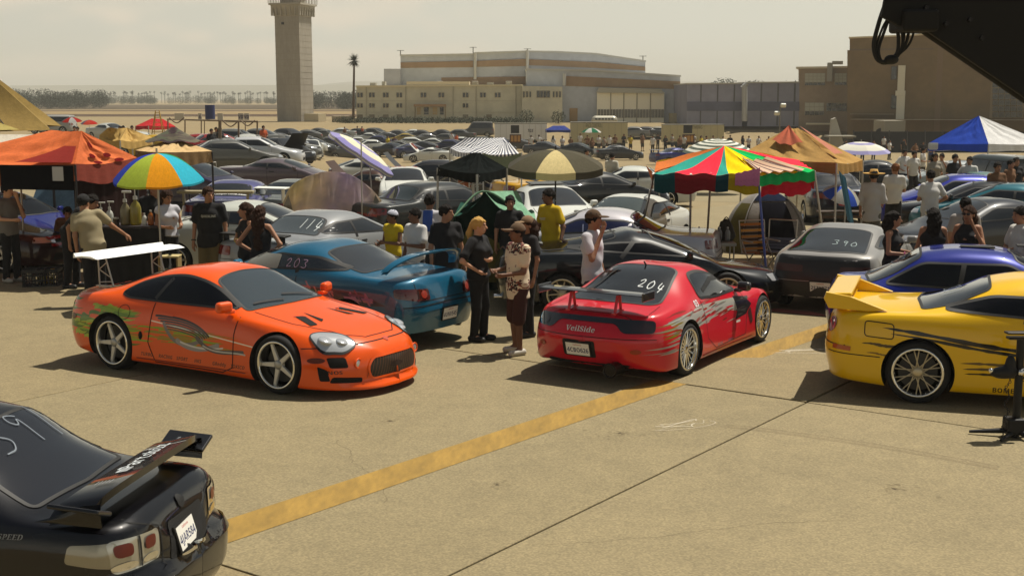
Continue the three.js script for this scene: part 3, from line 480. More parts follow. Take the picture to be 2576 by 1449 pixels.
// ---------------------------------------------------------------- trees
const leafM = [0x2c3424, 0x363e2c, 0x262e20, 0x424a34].map((h) => mat(h, { roughness: .9, side: THREE.DoubleSide }));
function crown(cx, cy, cz, rx, ry, rz, n, leaf) {
  const pos = []; for (let i = 0; i < n; i++) { let x, y, z; do { x = rr(-1, 1); y = rr(-1, 1); z = rr(-1, 1); } while (x * x + y * y + z * z > 1 || Math.sin(x * 7 + cx) * Math.sin(y * 6 + cz) * Math.sin(z * 7) > .35); const a = V(rr(-1, 1), rr(-1, 1), rr(-1, 1)).normalize().multiplyScalar(leaf), b = V(rr(-1, 1), rr(-1, 1), rr(-1, 1)).normalize().multiplyScalar(leaf), p = V(cx + x * rx, cy + y * ry, cz + z * rz); pos.push(p.x, p.y, p.z, p.x + a.x, p.y + a.y, p.z + a.z, p.x + b.x, p.y + b.y, p.z + b.z); }
  const g = new THREE.BufferGeometry(); g.setAttribute('position', new THREE.Float32BufferAttribute(pos, 3)); g.computeVertexNormals(); return g;
}
{
  const mass = (x0, x1, z0, z1, n, hh) => { const L = []; for (let i = 0; i < n; i++) { const x = rr(x0, x1), z = rr(z0, z1), h = hh * rr(.6, 1.1); L.push(crown(x, h * .52, z, h * .62, h * .52, h * .6, 760, h * .06)); } return merge(L); };
  tag(add(mesh('treeline', mass(-260, -132, -372, -440, 150, 5.6), leafM[0])), 'dark hazy line of trees at the far left of the airfield', null, null, 'stuff');
  tag(add(mesh('treeline', mass(-62, 20, -366, -420, 110, 5.0), leafM[2])), 'clump of rounded trees behind the control tower', null, null, 'stuff');
  tag(add(mesh('treeline', mass(-420, 180, -650, -760, 330, 4.6), leafM[1])), 'long low band of hazy trees beyond the runway', null, null, 'stuff');
  tag(add(mesh('treeline', mass(70, 190, -430, -500, 34, 9.5), leafM[1])), 'trees showing over the grey warehouse roofs', null, null, 'stuff');
  const pf = []; for (let i = 0; i < 190; i++) { const x = -300 + i * 1.6 + rr(-.8, .8), z = -820 + rr(-20, 20), h = rr(5.6, 7.2); pf.push(rod([x, 0, z], [x, h, z], .12, 5, .09)); pf.push(crown(x, h, z, .8, .7, .8, 40, .45)); }
  tag(add(mesh('palm_row_foliage', merge(pf), leafM[2])), 'long far row of thin palms under the hills', null, null, 'stuff');
  // tall fan palm beside the office block
  const p = A(888, 300, 192), h = A(888, 152, 192).y, t = thing('palm_tree', 'single tall fan palm left of the cream office block', 'palm tree', [p.x, 0, p.z]);
  part('trunk', rod([0, 0, 0], [.3, h, 0], .22, 10, .14), mat(0x5a4a38, { roughness: 1 }), t);
  const fr = []; for (let i = 0; i < 46; i++) { const a = rr(0, 6.28), e = rr(-1.1, 1.2), l = rr(1.0, 1.5), d = V(Math.cos(a) * Math.cos(e), Math.sin(e), Math.sin(a) * Math.cos(e)); for (let k = 0; k < 9; k++) { const s = d.clone().applyAxisAngle(V(0, 1, 0), (k - 4) * .15).multiplyScalar(l), w = V(-d.z, 0, d.x).multiplyScalar(.07), g = new THREE.BufferGeometry(); g.setAttribute('position', new THREE.Float32BufferAttribute([.3 - w.x, h, -w.z, .3 + w.x, h, w.z, .3 + s.x, h + s.y - (k - 4) ** 2 * .012, s.z], 3)); g.computeVertexNormals(); fr.push(g); } }
  part('crown', fr, leafM[2], t);
}
// ---------------------------------------------------------------- buildings
const wallTex = dataTex(256, (i, x, y) => { const q = (y * 2 * 512 + x * 2) % 262144, k = 1 + .16 * (grainA[q] - .5) + .10 * (grainB[q] - .5) + .0; return [k * .9, k * .9, k * .9]; });
const wall = (hex, sx = .12) => { const t = wallTex.clone(); t.repeat.set(1, 1); return mats['wall' + hex] ??= new THREE.MeshStandardMaterial({ map: t, color: hex, roughness: .95 }); };
const PANE = mat(0x23262a, { roughness: .12, clearcoat: .5 });
function slabXY(pts, z, depth, base = -2.5) {   // outline given by photo points on the plane z = -dist, extruded backwards
  const q = pts.map(([x, y]) => A(x, y, z)), sh = new THREE.Shape(q.map((p) => new THREE.Vector2(p.x, Math.max(p.y, base)))); const g = new THREE.ExtrudeGeometry(sh, { depth, bevelEnabled: false }); g.translate(0, 0, -z - depth);
  const uv = g.attributes.uv; for (let i = 0; i < uv.count; i++) uv.setXY(i, uv.getX(i) / 14, uv.getY(i) / 14); return g;
}
const panelXY = (x0, y0, x1, y1, z, out, d = .1) => { const a = A(x0, y0, z), b = A(x1, y1, z); return box(Math.abs(b.x - a.x), Math.abs(a.y - b.y), d, (a.x + b.x) / 2, (a.y + b.y) / 2, -z + out + d / 2 - .0); };
function windowXY(x0, y0, x1, y1, z, parent, cols = 2, frame = 0xb8ae90) {
  const f = part('window', panelXY(x0, y0, x1, y1, z, -.04, .1), mat(frame), parent), a = A(x0, y0, z), b = A(x1, y1, z), w = (b.x - a.x), h = a.y - b.y; for (let c = 0; c < cols; c++) part('pane', box(w / cols - .12, h - .14, .06, a.x + (c + .5) * w / cols, (a.y + b.y) / 2, -z + .062), PANE, f);
}
{ // control tower
  const Z = 180, p = A(743, 305, Z), s = 3.75, top = A(741, 42, Z).y, t = thing('control_tower', 'square concrete control tower with flared gallery top', 'control tower', [p.x, 0, p.z], -18.4 * D2R), C = mat(0xa39c8e, { roughness: .95 });
  part('shaft', box(s, top, s, 0, top / 2, 0), wall(0xaaa294), t);
  for (let i = 1; i < 17; i++) part('form_joint', box(s + .03, .05, s + .03, 0, i * top / 17, 0), mat(0x948c7e, { roughness: 1 }), t);
  const fl = new THREE.CylinderGeometry(s * .86, s * .707, 1.5, 4, 1); fl.rotateY(Math.PI / 4); fl.translate(0, top + .75, 0); part('flared_head', fl, C, t);
  for (let k = 0; k < 4; k++) for (let i = -3; i <= 3; i++) { const g = box(.14, 1.4, .3, i * .72, top + .75, s * .56); g.rotateY(k * Math.PI / 2); part('corbel', g, C, t); }
  part('gallery', box(s * 1.32, .25, s * 1.32, 0, top + 1.62, 0), C, t);
  const rail = []; for (let k = 0; k < 4; k++) { for (let i = -6; i <= 6; i++) { const g = box(.05, .9, .05, i * .42, top + 2.2, s * .65); g.rotateY(k * Math.PI / 2); rail.push(g); } const g = box(s * 1.3, .06, .06, 0, top + 2.65, s * .65); g.rotateY(k * Math.PI / 2); rail.push(g); } part('railing', rail, mat(0x8a8070), t);
  part('cab_base', new THREE.CylinderGeometry(1.9, 1.75, 1.0, 8).translate(0, top + 2.2, 0), C, t); part('cab_glass', new THREE.CylinderGeometry(2.5, 2.05, 2.4, 8).translate(0, top + 3.9, 0), PANE, t); part('cab_roof', new THREE.CylinderGeometry(2.5, 2.7, .4, 8).translate(0, top + 5.3, 0), C, t);
  part('annex', box(2.2, 1.1, 2.4, s * .5 + 1.4, .55, .4), mat(0xb0a488), t); part('wall_lamp', box(.3, .3, .2, -.6, top - 1, s / 2 + .1), TRIM, t);
  const b = thing('utility_shed', 'low pale shed at the foot of the control tower', 'shed', A(860, 300, 176).setY(0)); part('wall', rbox(2.6, .8, 2, .05, 0, .4, 0), mat(0x988c74), b); part('door', box(.5, .66, .05, .3, .34, 1.02), mat(0x6a6252), b);
}
{ // cream office block
  const Z = 172, o = thing('office_building', 'long cream two storey office block before the hangar', 'office building', [0, 0, 0]), W = wall(0xd8d2b8);
  part('wall', slabXY([[896, 312], [896, 217], [1313, 214], [1313, 312]], Z, 12), W, o); part('parapet', slabXY([[894, 219], [894, 215], [1315, 212], [1315, 216]], Z - .25, 12.4), mat(0xd8cca8), o);
  part('wing', slabXY([[1313.4, 312], [1313.4, 216], [1415, 218], [1415, 312]], Z - 1.4, 12), wall(0xdcd6be), o);
  part('roof_house', slabXY([[1022, 216], [1022, 205], [1180, 205], [1180, 216]], Z + 3, 5), mat(0xa89c84), o);
  for (const x of [905, 935, 970, 1004, 1065, 1110, 1171, 1215, 1252]) windowXY(x - 8, 232, x + 8, 246, Z, o);
  for (const x of [905, 935, 970, 1004, 1171]) windowXY(x - 8, 259, x + 8, 272, Z, o);
  for (const x of [905, 935, 970, 1004, 1171, 1230]) part('window', panelXY(x - 7, 288, x + 7, 298, Z, -.05, .1), mat(0x7a7058), o);
  for (const x of [1318, 1326, 1334, 1393, 1401, 1409]) windowXY(x - 3, 229, x + 3, 246, Z - 1.4, o, 1); windowXY(1350, 228, 1384, 246, Z - 1.4, o, 4, 0x8a826c);
  part('balcony', panelXY(1042, 262, 1122, 268, Z, 0, 1.2), mat(0x9c7a54), o); for (const [x0, x1] of [[1048, 1058], [1066, 1078], [1088, 1100], [1106, 1116]]) part('balcony_window', panelXY(x0, 270, x1, 288, Z, -.04, .1), x0 % 4 ? PANE : mat(0xb8a070), o); part('balcony_post', [rod(A(1044, 266, Z - .9), A(1044, 312, Z - .9), .08), rod(A(1120, 266, Z - .9), A(1120, 312, Z - .9), .08)], mat(0x8a7a5c), o);
  for (const [x, w, h] of [[930, 14, 6], [960, 8, 9], [1225, 16, 7], [1275, 7, 10]]) part('roof_unit', slabXY([[x, 218], [x, 214 - h], [x + w, 214 - h], [x + w, 218]], Z + 2, 2), mat(0x8e8c84), o);
  for (const x of [921, 1020, 1140, 1198, 1298]) part('downpipe', rod(A(x, 216, Z - .1), A(x, 310, Z - .1), .06, 6), mat(0xa8a088), o);
  for (const y of [253, 282]) part('ledge', panelXY(897, y, 1312, y + 1, Z, 0, .08), mat(0xb8b098), o);
  const hedge = thing('hedge', 'dark hedge along the foot of the office block', 'hedge', [0, 0, 0]), hg = []; for (let x = 850; x < 1310; x += 9) { const p = A(x, 306, Z - 4); hg.push(crown(p.x, .35, p.z, .8, rr(.3, .6), .6, 110, .16)); } part('foliage', hg, leafM[1], hedge);
  for (const [x, l] of [[1325, 'left'], [1405, 'right']]) { const p = A(x, 312, Z - 6), b = thing('shrub', 'bushy shrub at the ' + l + ' end of the pale office wing', 'shrub', [p.x, 0, p.z]); part('foliage', crown(0, .85, 0, 1.0, .9, .9, 320, .18), leafM[1], b); part('stem', rod([0, 0, 0], [0, .8, 0], .08), mat(0x4a3a28), b); }
}
{ // hangar
  const o = thing('aircraft_hangar', 'large pale grey hangar with tan bands and stepped roof', 'hangar', [0, 0, 0]), Gy = wall(0xc4c8ce), B = wall(0xa68a6c), Wt = mat(0xb8b6ae);
  part('high_bay', slabXY([[1007, 312], [1007, 139], [1195, 136], [1195, 133], [1325, 129], [1400, 130], [1500, 135], [1624, 154], [1624, 312]], 186, 46), Gy, o);
  part('front_bay', slabXY([[1325, 312], [1325, 174], [1500, 177], [1712, 191], [1712, 312]], 173, 12.5), Gy, o);
  part('side_bay', slabXY([[965, 312], [965, 173], [1007, 173], [1007, 312]], 185, 30), wall(0xaeb0b8), o);
  part('colour_band', slabXY([[1007, 171], [1007, 157], [1190, 153], [1190, 169]], 185.9, .3), B, o); part('colour_band', slabXY([[1195, 168], [1195, 153], [1325, 148], [1325, 166]], 185.85, .3), B, o); part('colour_band', slabXY([[1330, 164], [1330, 149], [1500, 156], [1624, 168], [1624, 178], [1500, 171]], 185.85, .3), B, o);
  part('colour_band', slabXY([[1420, 216], [1420, 191], [1712, 205], [1712, 224]], 172.9, .3), B, o); part('colour_band', slabXY([[1110, 213], [1110, 195], [1420, 191], [1420, 213]], 185.9, .3), wall(0x9c8268), o);
  for (const pts of [[[1005, 141], [1005, 137], [1195, 134], [1195, 138]], [[1195, 135], [1195, 131], [1325, 127], [1400, 128], [1500, 133], [1626, 152], [1626, 156], [1500, 137], [1400, 132], [1325, 131]]]) part('roof_edge', slabXY(pts, 185.7, 46.6), Wt, o);
  part('roof_edge', slabXY([[1323, 176], [1323, 172], [1500, 175], [1714, 189], [1714, 193], [1500, 179]], 172.7, 13), Wt, o);
  for (const [x, y0, y1, z] of [[1327, 126, 180, 185.4], [1195, 132, 200, 185.4], [1420, 185, 215, 172.4]]) part('downpipe', rod(A(x, y0, z), A(x, y1, z), .22), Wt, o);
  const D = part('hangar_door', panelXY(1502, 232, 1670, 310, 172.6, 0, .3), mat(0xece6d0), o);
  for (const x of [1536, 1569, 1602, 1636]) part('door_leaf_edge', panelXY(x - .6, 232, x + .6, 310, 172.6, .3, .08), mat(0x8a8270), D);
  for (let i = 0; i < 22; i++) { const x = 1503.5 + i * 7.6; part('pane', panelXY(x, 275, x + 6.4, 296, 172.6, .3, .06), mat(0x6e6a60, { roughness: .3 }), D); }
  part('canopy', slabXY([[1500, 233], [1508, 220], [1664, 224], [1672, 235]], 171.6, 1), mat(0xa8a494), o);
  part('side_door', panelXY(1433, 272, 1453, 305, 173, .0, .12), mat(0x9a7a4c), o); part('lean_to', slabXY([[1690, 312], [1690, 285], [1730, 285], [1730, 312]], 170, 6), mat(0xb0a280), o);
  for (const [x, y0, y1] of [[1007, 126, 140], [1190, 118, 136], [1327, 122, 130], [1618, 140, 154]]) part('roof_mast', [rod(A(x, y1, 187), A(x, y0, 187), .07), rod(A(x - 9, y0 + 1, 187), A(x + 9, y0 + 1, 187), .04)], mat(0x6a6860), o);
  for (const x of [1108, 1196, 1280]) part('roof_vent', rbox(.9, .6, .9, .1, A(x, 205, 183).x, A(x, 209, 180).y, -181), mat(0x8a8478), o);
  // box between
}
{ // grey sheds, tan block, brown block
  const mk = (x0, x1, top, lab, c1, c2) => { const o = thing('warehouse', lab, 'warehouse', [0, 0, 0]); part('wall', slabXY([[x0, 318], [x0, top], [x1, top - 1], [x1, 318]], 160, 30), wall(c1), o); part('colour_band', slabXY([[x0, 279], [x0, 256], [x1, 256], [x1, 279]], 159.9, .2), wall(c2), o); part('roof_edge', slabXY([[x0 - 1, top + 1], [x0 - 1, top - 2], [x1 + 1, top - 3], [x1 + 1, top]], 159.8, 30), mat(0xb4b0a4), o); for (let x = x0 + 34; x < x1 - 8; x += 42) part('panel_seam', panelXY(x, top + 2, x + .8, 316, 160, 0, .06), mat(0x5a5a5e), o); return o; };
  mk(1729, 1868, 211, 'grey warehouse with darker band right of the hangar', 0x9a9aaa, 0x6e7084); const w2 = mk(1881, 2012, 208, 'second grey warehouse beside the tan block', 0x9a9aaa, 0x6e7084);
  part('downpipe', [rod(A(1874, 214, 159), A(1874, 305, 159), .35), rod(A(1868, 222, 159), A(1880, 210, 159), .3)], mat(0xa8a8a4), w2);
  const facade = (px, Z, a) => { const p0 = A(px, 300, Z), ca = Math.cos(a), sa = Math.sin(a), at = (x, y) => { const d = sight(x, y), t = (p0.x * sa - p0.z * ca) / (d.x * sa - d.z * ca); return [(d.x * t - p0.x) * ca + (d.z * t - p0.z) * sa, CAM_H + d.y * t]; };
    const slab = (pts, off, depth) => { const sh = new THREE.Shape(pts.map((q) => { const [u, v] = at(...q); return new THREE.Vector2(u, Math.max(-2.5, v)); })), g = new THREE.ExtrudeGeometry(sh, { depth, bevelEnabled: false }).translate(0, 0, -depth + off), uv = g.attributes.uv; for (let i = 0; i < uv.count; i++) uv.setXY(i, uv.getX(i) / 14, uv.getY(i) / 14); return g; };
    const panel = (x0, y0, x1, y1, out, d) => { const [u0, v0] = at(x0, y0), [u1, v1] = at(x1, y1); return box(u1 - u0, v0 - v1, d, (u0 + u1) / 2, (v0 + v1) / 2, out + d / 2); };
    return { slab, panel, place: (o) => { o.position.set(p0.x, 0, p0.z); o.rotation.y = -a; } }; };
  const o = thing('tan_building', 'tan flat roofed block with roof duct and banks of windows', 'building', [0, 0, 0]), T = wall(0xa8947c), f1 = facade(2010, 160, 15 * D2R); f1.place(o);
  part('wall', f1.slab([[2010, 350], [2010, 172], [2138, 170], [2138, 350]], 0, 12), T, o); part('roof_edge', f1.slab([[2004, 173], [2004, 168], [2138, 166], [2138, 171]], .3, 12), mat(0xd4c8ac), o);
  const bank = (x0, y0, x1, y1, c, r, dark) => { const f = part('window', f1.panel(x0, y0, x1, y1, -.04, .1), mat(0x9c9480), o), w = (x1 - x0) / c, h = (y1 - y0) / r; for (let i = 0; i < c; i++) for (let j = 0; j < r; j++) part('pane', f1.panel(x0 + i * w + .7, y0 + j * h + .6, x0 + (i + 1) * w - .7, y0 + (j + 1) * h - .6, .062, .05), j >= r - 1 || dark ? PANE : mat(0xb0ae9c, { roughness: .3 }), f); };
  bank(2026, 184, 2077, 215, 5, 4); bank(2101, 184, 2131, 214, 3, 4); bank(2026, 258, 2074, 290, 4, 3); bank(2080, 259, 2131, 280, 4, 2, 1);
  part('roof_duct', [f1.panel(2083, 158, 2095, 205, .02, .9), f1.panel(2095.2, 154, 2122, 162, .02, .9)], mat(0xa09c90), o); part('porch_roof', f1.panel(2030, 309, 2090, 313, 0, 2), mat(0xd0c4a8), o);
  const b = thing('brown_building', 'big brown windowless hall with pale vertical duct at the right', 'building', [0, 0, 0]), Br = wall(0x86704e), f2 = facade(2139, 150, 18 * D2R); f2.place(b);
  part('wall', f2.slab([[2133, 350], [2133, 126], [2139, 126], [2139, 96], [2290, 90], [2420, 80], [2760, 74], [2760, 350]], 0, 40), Br, b); part('roof_edge', f2.slab([[2137, 97], [2137, 93], [2290, 87], [2420, 77], [2760, 71], [2760, 74], [2420, 81], [2290, 91]], .2, 40), mat(0xc8b894), b);
  part('wall_line', f2.panel(2140, 123, 2350, 125, 0, .06), mat(0x6c5a44), b); part('wall_seam', f2.panel(2363, 84, 2364.5, 345, 0, .06), mat(0x7a6448), b);
  part('wall_duct', [f2.panel(2262, 165, 2277, 228, 0, .9), f2.panel(2258, 241.2, 2276, 300, 0, .9), f2.panel(2255, 228.2, 2279, 241, .0, 1.0)], mat(0xd0cab6), b);
  for (const [y0, y1] of [[166, 201], [238, 275]]) { const f = part('window', f2.panel(2243, y0, 2258, y1, -.04, .1), mat(0x5a4c3a), b); part('pane', f2.panel(2245, y0 + 2, 2256, y1 - 2, .062, .05), PANE, f); }
  const wf = part('window', f2.panel(2497, 190, 2576, 297, -.02, .1), mat(0x8c7a5c), b); for (let i = 0; i < 5; i++) for (let j = 0; j < 7; j++) part('pane', f2.panel(2499 + i * 15.4, 192 + j * 15, 2512 + i * 15.4, 205 + j * 15, .085, .05), PANE, wf);
  part('awning_beam', [f2.panel(2145, 299, 2700, 302, 0.02, 4), f2.panel(2141, 286, 2250, 288, .02, 1)], mat(0x94866c), b);
  // dark yard fence and parked things under the hall
  const f = thing('yard_fence', 'dark screened fence along the foot of the brown hall', 'fence', [0, 0, 0]); for (let x = 2150; x < 2600; x += 45) part('fence_panel', panelXY(x, 331, x + 44, 388, 130, 0, .08), mat(0x16161c, { roughness: .95 }), f); for (let x = 2149; x < 2605; x += 45) part('post', rod(A(x, 390, 129.9), A(x, 328, 129.9), .06), mat(0x3a3a3c), f);
  const tf = thing('aircraft_tail', 'pale upright aircraft tail fin before the tan block', 'aircraft', [0, 0, 0]); part('fin', slabXY([[2088, 372], [2094, 300], [2104, 296], [2110, 312], [2122, 355], [2130, 372]], 126, .6), mat(0x9a968a), tf); part('tailplane', panelXY(2074, 340, 2140, 344, 125.6, 0, 2.2), mat(0x8a8678), tf);
  const vn = thing('box_truck', 'pale box truck parked under the awning of the brown hall', 'truck', [0, 0, 0]); part('cargo_box', panelXY(2200, 302, 2250, 330, 138, 0, 4), mat(0x8a8474), vn); part('cab', slabXY([[2250, 328], [2250, 312], [2262, 308], [2276, 318], [2276, 332]], 136, 2.2), mat(0x7c766a), vn); for (const x of [2212, 2264]) { const p = A(x, 334, 136); part('wheel', new THREE.CylinderGeometry(.5, .5, .3, 16).rotateX(Math.PI / 2).translate(p.x, p.y, p.z + .6), RUBBER, vn); }
}
{ // street lamp by the warehouse
  const p = A(1962, 330, 115).toGround(), o = thing('street_lamp', 'thin lamp post with two floodlights before the grey warehouse', 'street lamp', p), h = A(1962, 265, 115).y - p.y; part('pole', rod([0, 0, 0], [0, h, 0], .07, 8, .05), mat(0x6a6458), o); for (const [x, y] of [[.25, 0], [-.3, -.7]]) part('floodlight', rbox(.5, .35, .3, .08, x, h + y, .1, 0, .4), mat(0xc8c8c0, { roughness: .3, metalness: .4 }), o);
}
{ // trailers and scoreboards
  const tr = (x0, y0, x1, y1, Z, hex, lab, txt) => { const o = thing('trailer', lab, 'trailer', [0, 0, 0]); const a = A(x0, y0, Z), b = A(x1, y1, Z), w = b.x - a.x, h = a.y - b.y; part('box_body', rbox(w, h, 2.4, .06, (a.x + b.x) / 2, (a.y + b.y) / 2, -Z - 1.2), mat(hex, { roughness: .6 }), o); part('trim_rail', [box(w + .05, .08, 2.46, (a.x + b.x) / 2, a.y, -Z - 1.2), box(w + .05, .1, 2.46, (a.x + b.x) / 2, b.y + .05, -Z - 1.2)], mat(0x6a6658), o);
    const sm = []; for (let i = 1; i < 9; i++) sm.push(box(.02, h - .2, .03, a.x + w * i / 9, (a.y + b.y) / 2, -Z + .01)); part('panel_seam', sm, mat(0x8a8470), o); for (const q of [.25, .35]) part('wheel', new THREE.CylinderGeometry(.45, .45, .3, 18).rotateX(Math.PI / 2).translate(a.x + w * q, .45 + gy(a.x, -Z), -Z - .3), RUBBER, o); part('undercarriage', box(w * .9, .3, 1.8, (a.x + b.x) / 2, b.y - .16, -Z - 1.2), HOLE, o);
    const m = mesh('lettering', new THREE.PlaneGeometry(w * (txt[1] ?? .4), h * .32), printMat(lettering(txt[0], txt[2] ?? '#2a2c34', { w: 512, h: 128, font: (txt[3] ?? 'italic bold ') + '104px sans-serif' })), o); m.position.set(a.x + w * txt[4], a.y - h * txt[5], -Z + .03); return o; };
  tr(1244, 311, 1376, 353, 142, 0xd4d2cc, 'long grey white trailer with dark lettering', ['TGS', .3, '#1c1e28', 'italic bold ', .68, .42]);
  tr(1437, 308, 1579, 361, 140, 0xb0a67e, 'tan trailer behind the onlookers and green umbrella', ['RACE CONTROL', .3, '#5a543e', '', .4, .14]);
  tr(1671, 314, 1822, 358, 140, 0xb0a67e, 'second tan trailer right of the gap', ['TIMING', .25, '#5a543e', '', .55, .14]);
  for (const [x, lab] of [[1296, 'timing scoreboard with amber digits before the grey white trailer'], [1731, 'timing scoreboard with amber digits before the second tan trailer']]) { const Z = 134, o = thing('scoreboard', lab, 'scoreboard', [0, 0, 0]); part('black_panel', panelXY(x - 11, 315, x + 10, 335, Z, 0, .3), BLACK, o); const c = part('digit_panel', panelXY(x - 14, 338, x + 15, 359, Z, 0, .3), mat(0x4a2a0c), o); for (let i = 0; i < 3; i++) part('digit', [panelXY(x - 11 + i * 8.5, 341, x - 4.5 + i * 8.5, 356, Z, .3, .05)], mat(0xb0803c), c); part('post', [rod(A(x - 12, 338, Z), A(x - 12, 375, Z), .06), rod(A(x + 13, 338, Z), A(x + 13, 375, Z), .06)], TRIM, o); }
  // bus, far parked line, vans
  const Z = 166, b = thing('bus', 'rounded pale bus parked before the hangar door', 'bus', [0, 0, 0]), a = A(1488, 307, Z), c = A(1554, 291, Z), w = c.x - a.x; part('body', new THREE.CapsuleGeometry(.58, w - 1.16, 6, 18).rotateZ(Math.PI / 2).translate((a.x + c.x) / 2, .40, -Z), mat(0xb8b4a4, { roughness: .3, metalness: .3 }), b); for (let i = 0; i < 6; i++) part('window', box(.34, .22, .1, a.x + .6 + i * .42, .55, -Z + .53), PANE, b); for (const q of [.2, .8]) part('wheel', new THREE.CylinderGeometry(.26, .26, .2, 16).rotateX(Math.PI / 2).translate(a.x + w * q, -.1, -Z + .45), RUBBER, b);
  genCar('wagon', 'dark van parked left of the grey white trailer', pose(1200, 342, 0, 0, .8, 178), 178, { q: .4, color: 0x4a4844, over: { H: 1.9 }, wheels: { n: 5, q: .35, simple: true } });
  for (const [x, hex, n] of [[1595, 0x6a6a66, 'grey'], [1625, 0x3a3a3c, 'charcoal'], [1655, 0x8a8678, 'beige']]) genCar('sedan', n + ' car in the gap between the tan trailers', pose(x, 318, 1.4, -.3, 0, 175), 175, { q: .4, color: hex, wheels: { n: 5, q: .35, simple: true } });
  genCar('wagon', 'pale pickup style car at the far left by the umbrellas', pose(140, 336, 0, 0, .8, 176), 176, { q: .4, color: 0x8e8e8a, wheels: { n: 5, q: .35, simple: true } });
}
{ // pipe gantry with number boards and blue tank
  const o = thing('gantry', 'pipe gantry with white number boards and a blue tank on top', 'gantry', [0, 0, 0]), M = mat(0x6e5c48, { roughness: .7 }), L = (x0, y0, x1, y1, z0, z1, r) => rod(A(x0, y0, z0), A(x1, y1, z1), r);
  part('top_pipe', [L(420, 300, 646, 306, 92, 76, .06)], M, o);
  for (const [x, y0, y1, z, r] of [[421, 300, 332, 92, .05], [464, 301, 334, 89, .05], [552, 303, 410, 62, .08], [599, 304, 393, 68, .05], [646, 306, 377, 77, .05], [505, 302, 366, 84, .04], [513, 302, 340, 84, .03], [616, 305, 330, 74, .03]]) part('post', L(x, y0, x, y1, z, z, r), M, o);
  for (const [x0, x1, y] of [[560, 598, 318], [424, 462, 309], [604, 640, 316]]) part('hose', tube([A(x0, y - 13, 72), A((x0 + x1) / 2, y, 72), A(x1, y - 13, 72)], .04, 6, 16), M, o);
  for (const [x0, x1, t] of [[438, 462, ''], [497, 507, '6'], [546, 560, ''], [598, 612, 'VD'], [613, 626, 'VD']]) { const f = part('number_board', panelXY(x0, 285, x1, 302, 80, 0, .06), mat(0xb9b0a0), o); if (t) { const p = A((x0 + x1) / 2, 294, 79.9), m = mesh('board_print', new THREE.PlaneGeometry(.4, .36), printMat(lettering(t, '#3a3050', { w: 128, h: 96, font: 'bold 80px sans-serif' })), f); m.position.set(p.x, p.y, p.z + .04); } }
  part('tank', new THREE.CylinderGeometry(.32, .32, A(0, 264, 84).y - A(0, 300, 84).y, 20).translate(A(527, 282, 84).x, A(527, 282, 84).y, -84), mat(0x1c2a5c, { roughness: .6 }), o);
  part('base_block', rbox(1.1, .3, .6, .03, A(548, 405, 62).x, .15, -62), mat(0x3a2c20), o);
}
const SUPRA = {
  wb: 2.55, R: 0.33, r: 0.262, tw: 0.24, archF: 0.365, archR: 0.37, trackF: 0.765, trackR: 0.775, axleH: 0.33,
  top: [[2.24, .36], [2.20, .50], [2.12, .595], [1.9, .665], [1.5, .74], [1.0, .825], [.78, .87], [.70, .895], [.4, 1.05], [.1, 1.175], [-.12, 1.22], [-.4, 1.235], [-.9, 1.18], [-1.4, 1.045], [-1.85, .915], [-2.0, .895], [-2.15, .87], [-2.27, .78], [-2.3, .6]],
  crown: [[2.2, .01], [1.2, .035], [.8, .05], [.4, .09], [0, .06], [-.6, .06], [-1.4, .08], [-1.9, .03], [-2.3, .02]],
  edge: [[2.2, .5], [1.3, .64], [.8, .70], [.05, .535], [-.7, .52], [-1.4, .57], [-1.8, .63], [-2.3, .62]],
  beltY: [[2.2, .70], [1.3, .80], [.75, .815], [0, .805], [-1.1, .82], [-1.8, .79], [-2.3, .74]], beltH: [[2.2, .50], [1.7, .635], [1.275, .715], [.75, .765], [0, .80], [-.9, .845], [-1.5, .87], [-2.0, .82], [-2.3, .72]],
  midY: [[2.2, .84], [1.35, .91], [.85, .885], [0, .872], [-.7, .885], [-1.275, .925], [-1.9, .89], [-2.3, .82]], midH: [[2.2, .40], [0, .5], [-2.3, .52]],
  sillY: [[2.2, .88], [1.3, .89], [0, .87], [-1.3, .89], [-2.3, .78]], sillH: [[2.2, .075], [1.7, .08], [1.3, .10], [0, .12], [-1.3, .13], [-2.1, .2], [-2.3, .26]],
  planF: [0.95, 2.5], planR: [0.55, 2.8], nose: [[.08, .075], [.13, .06], [.16, .02], [.3, .03], [.5, 0], [.62, -.06], [.75, -.1]], tail: [[.2, .06], [.45, 0], [.7, .02], [.9, .05]],
};
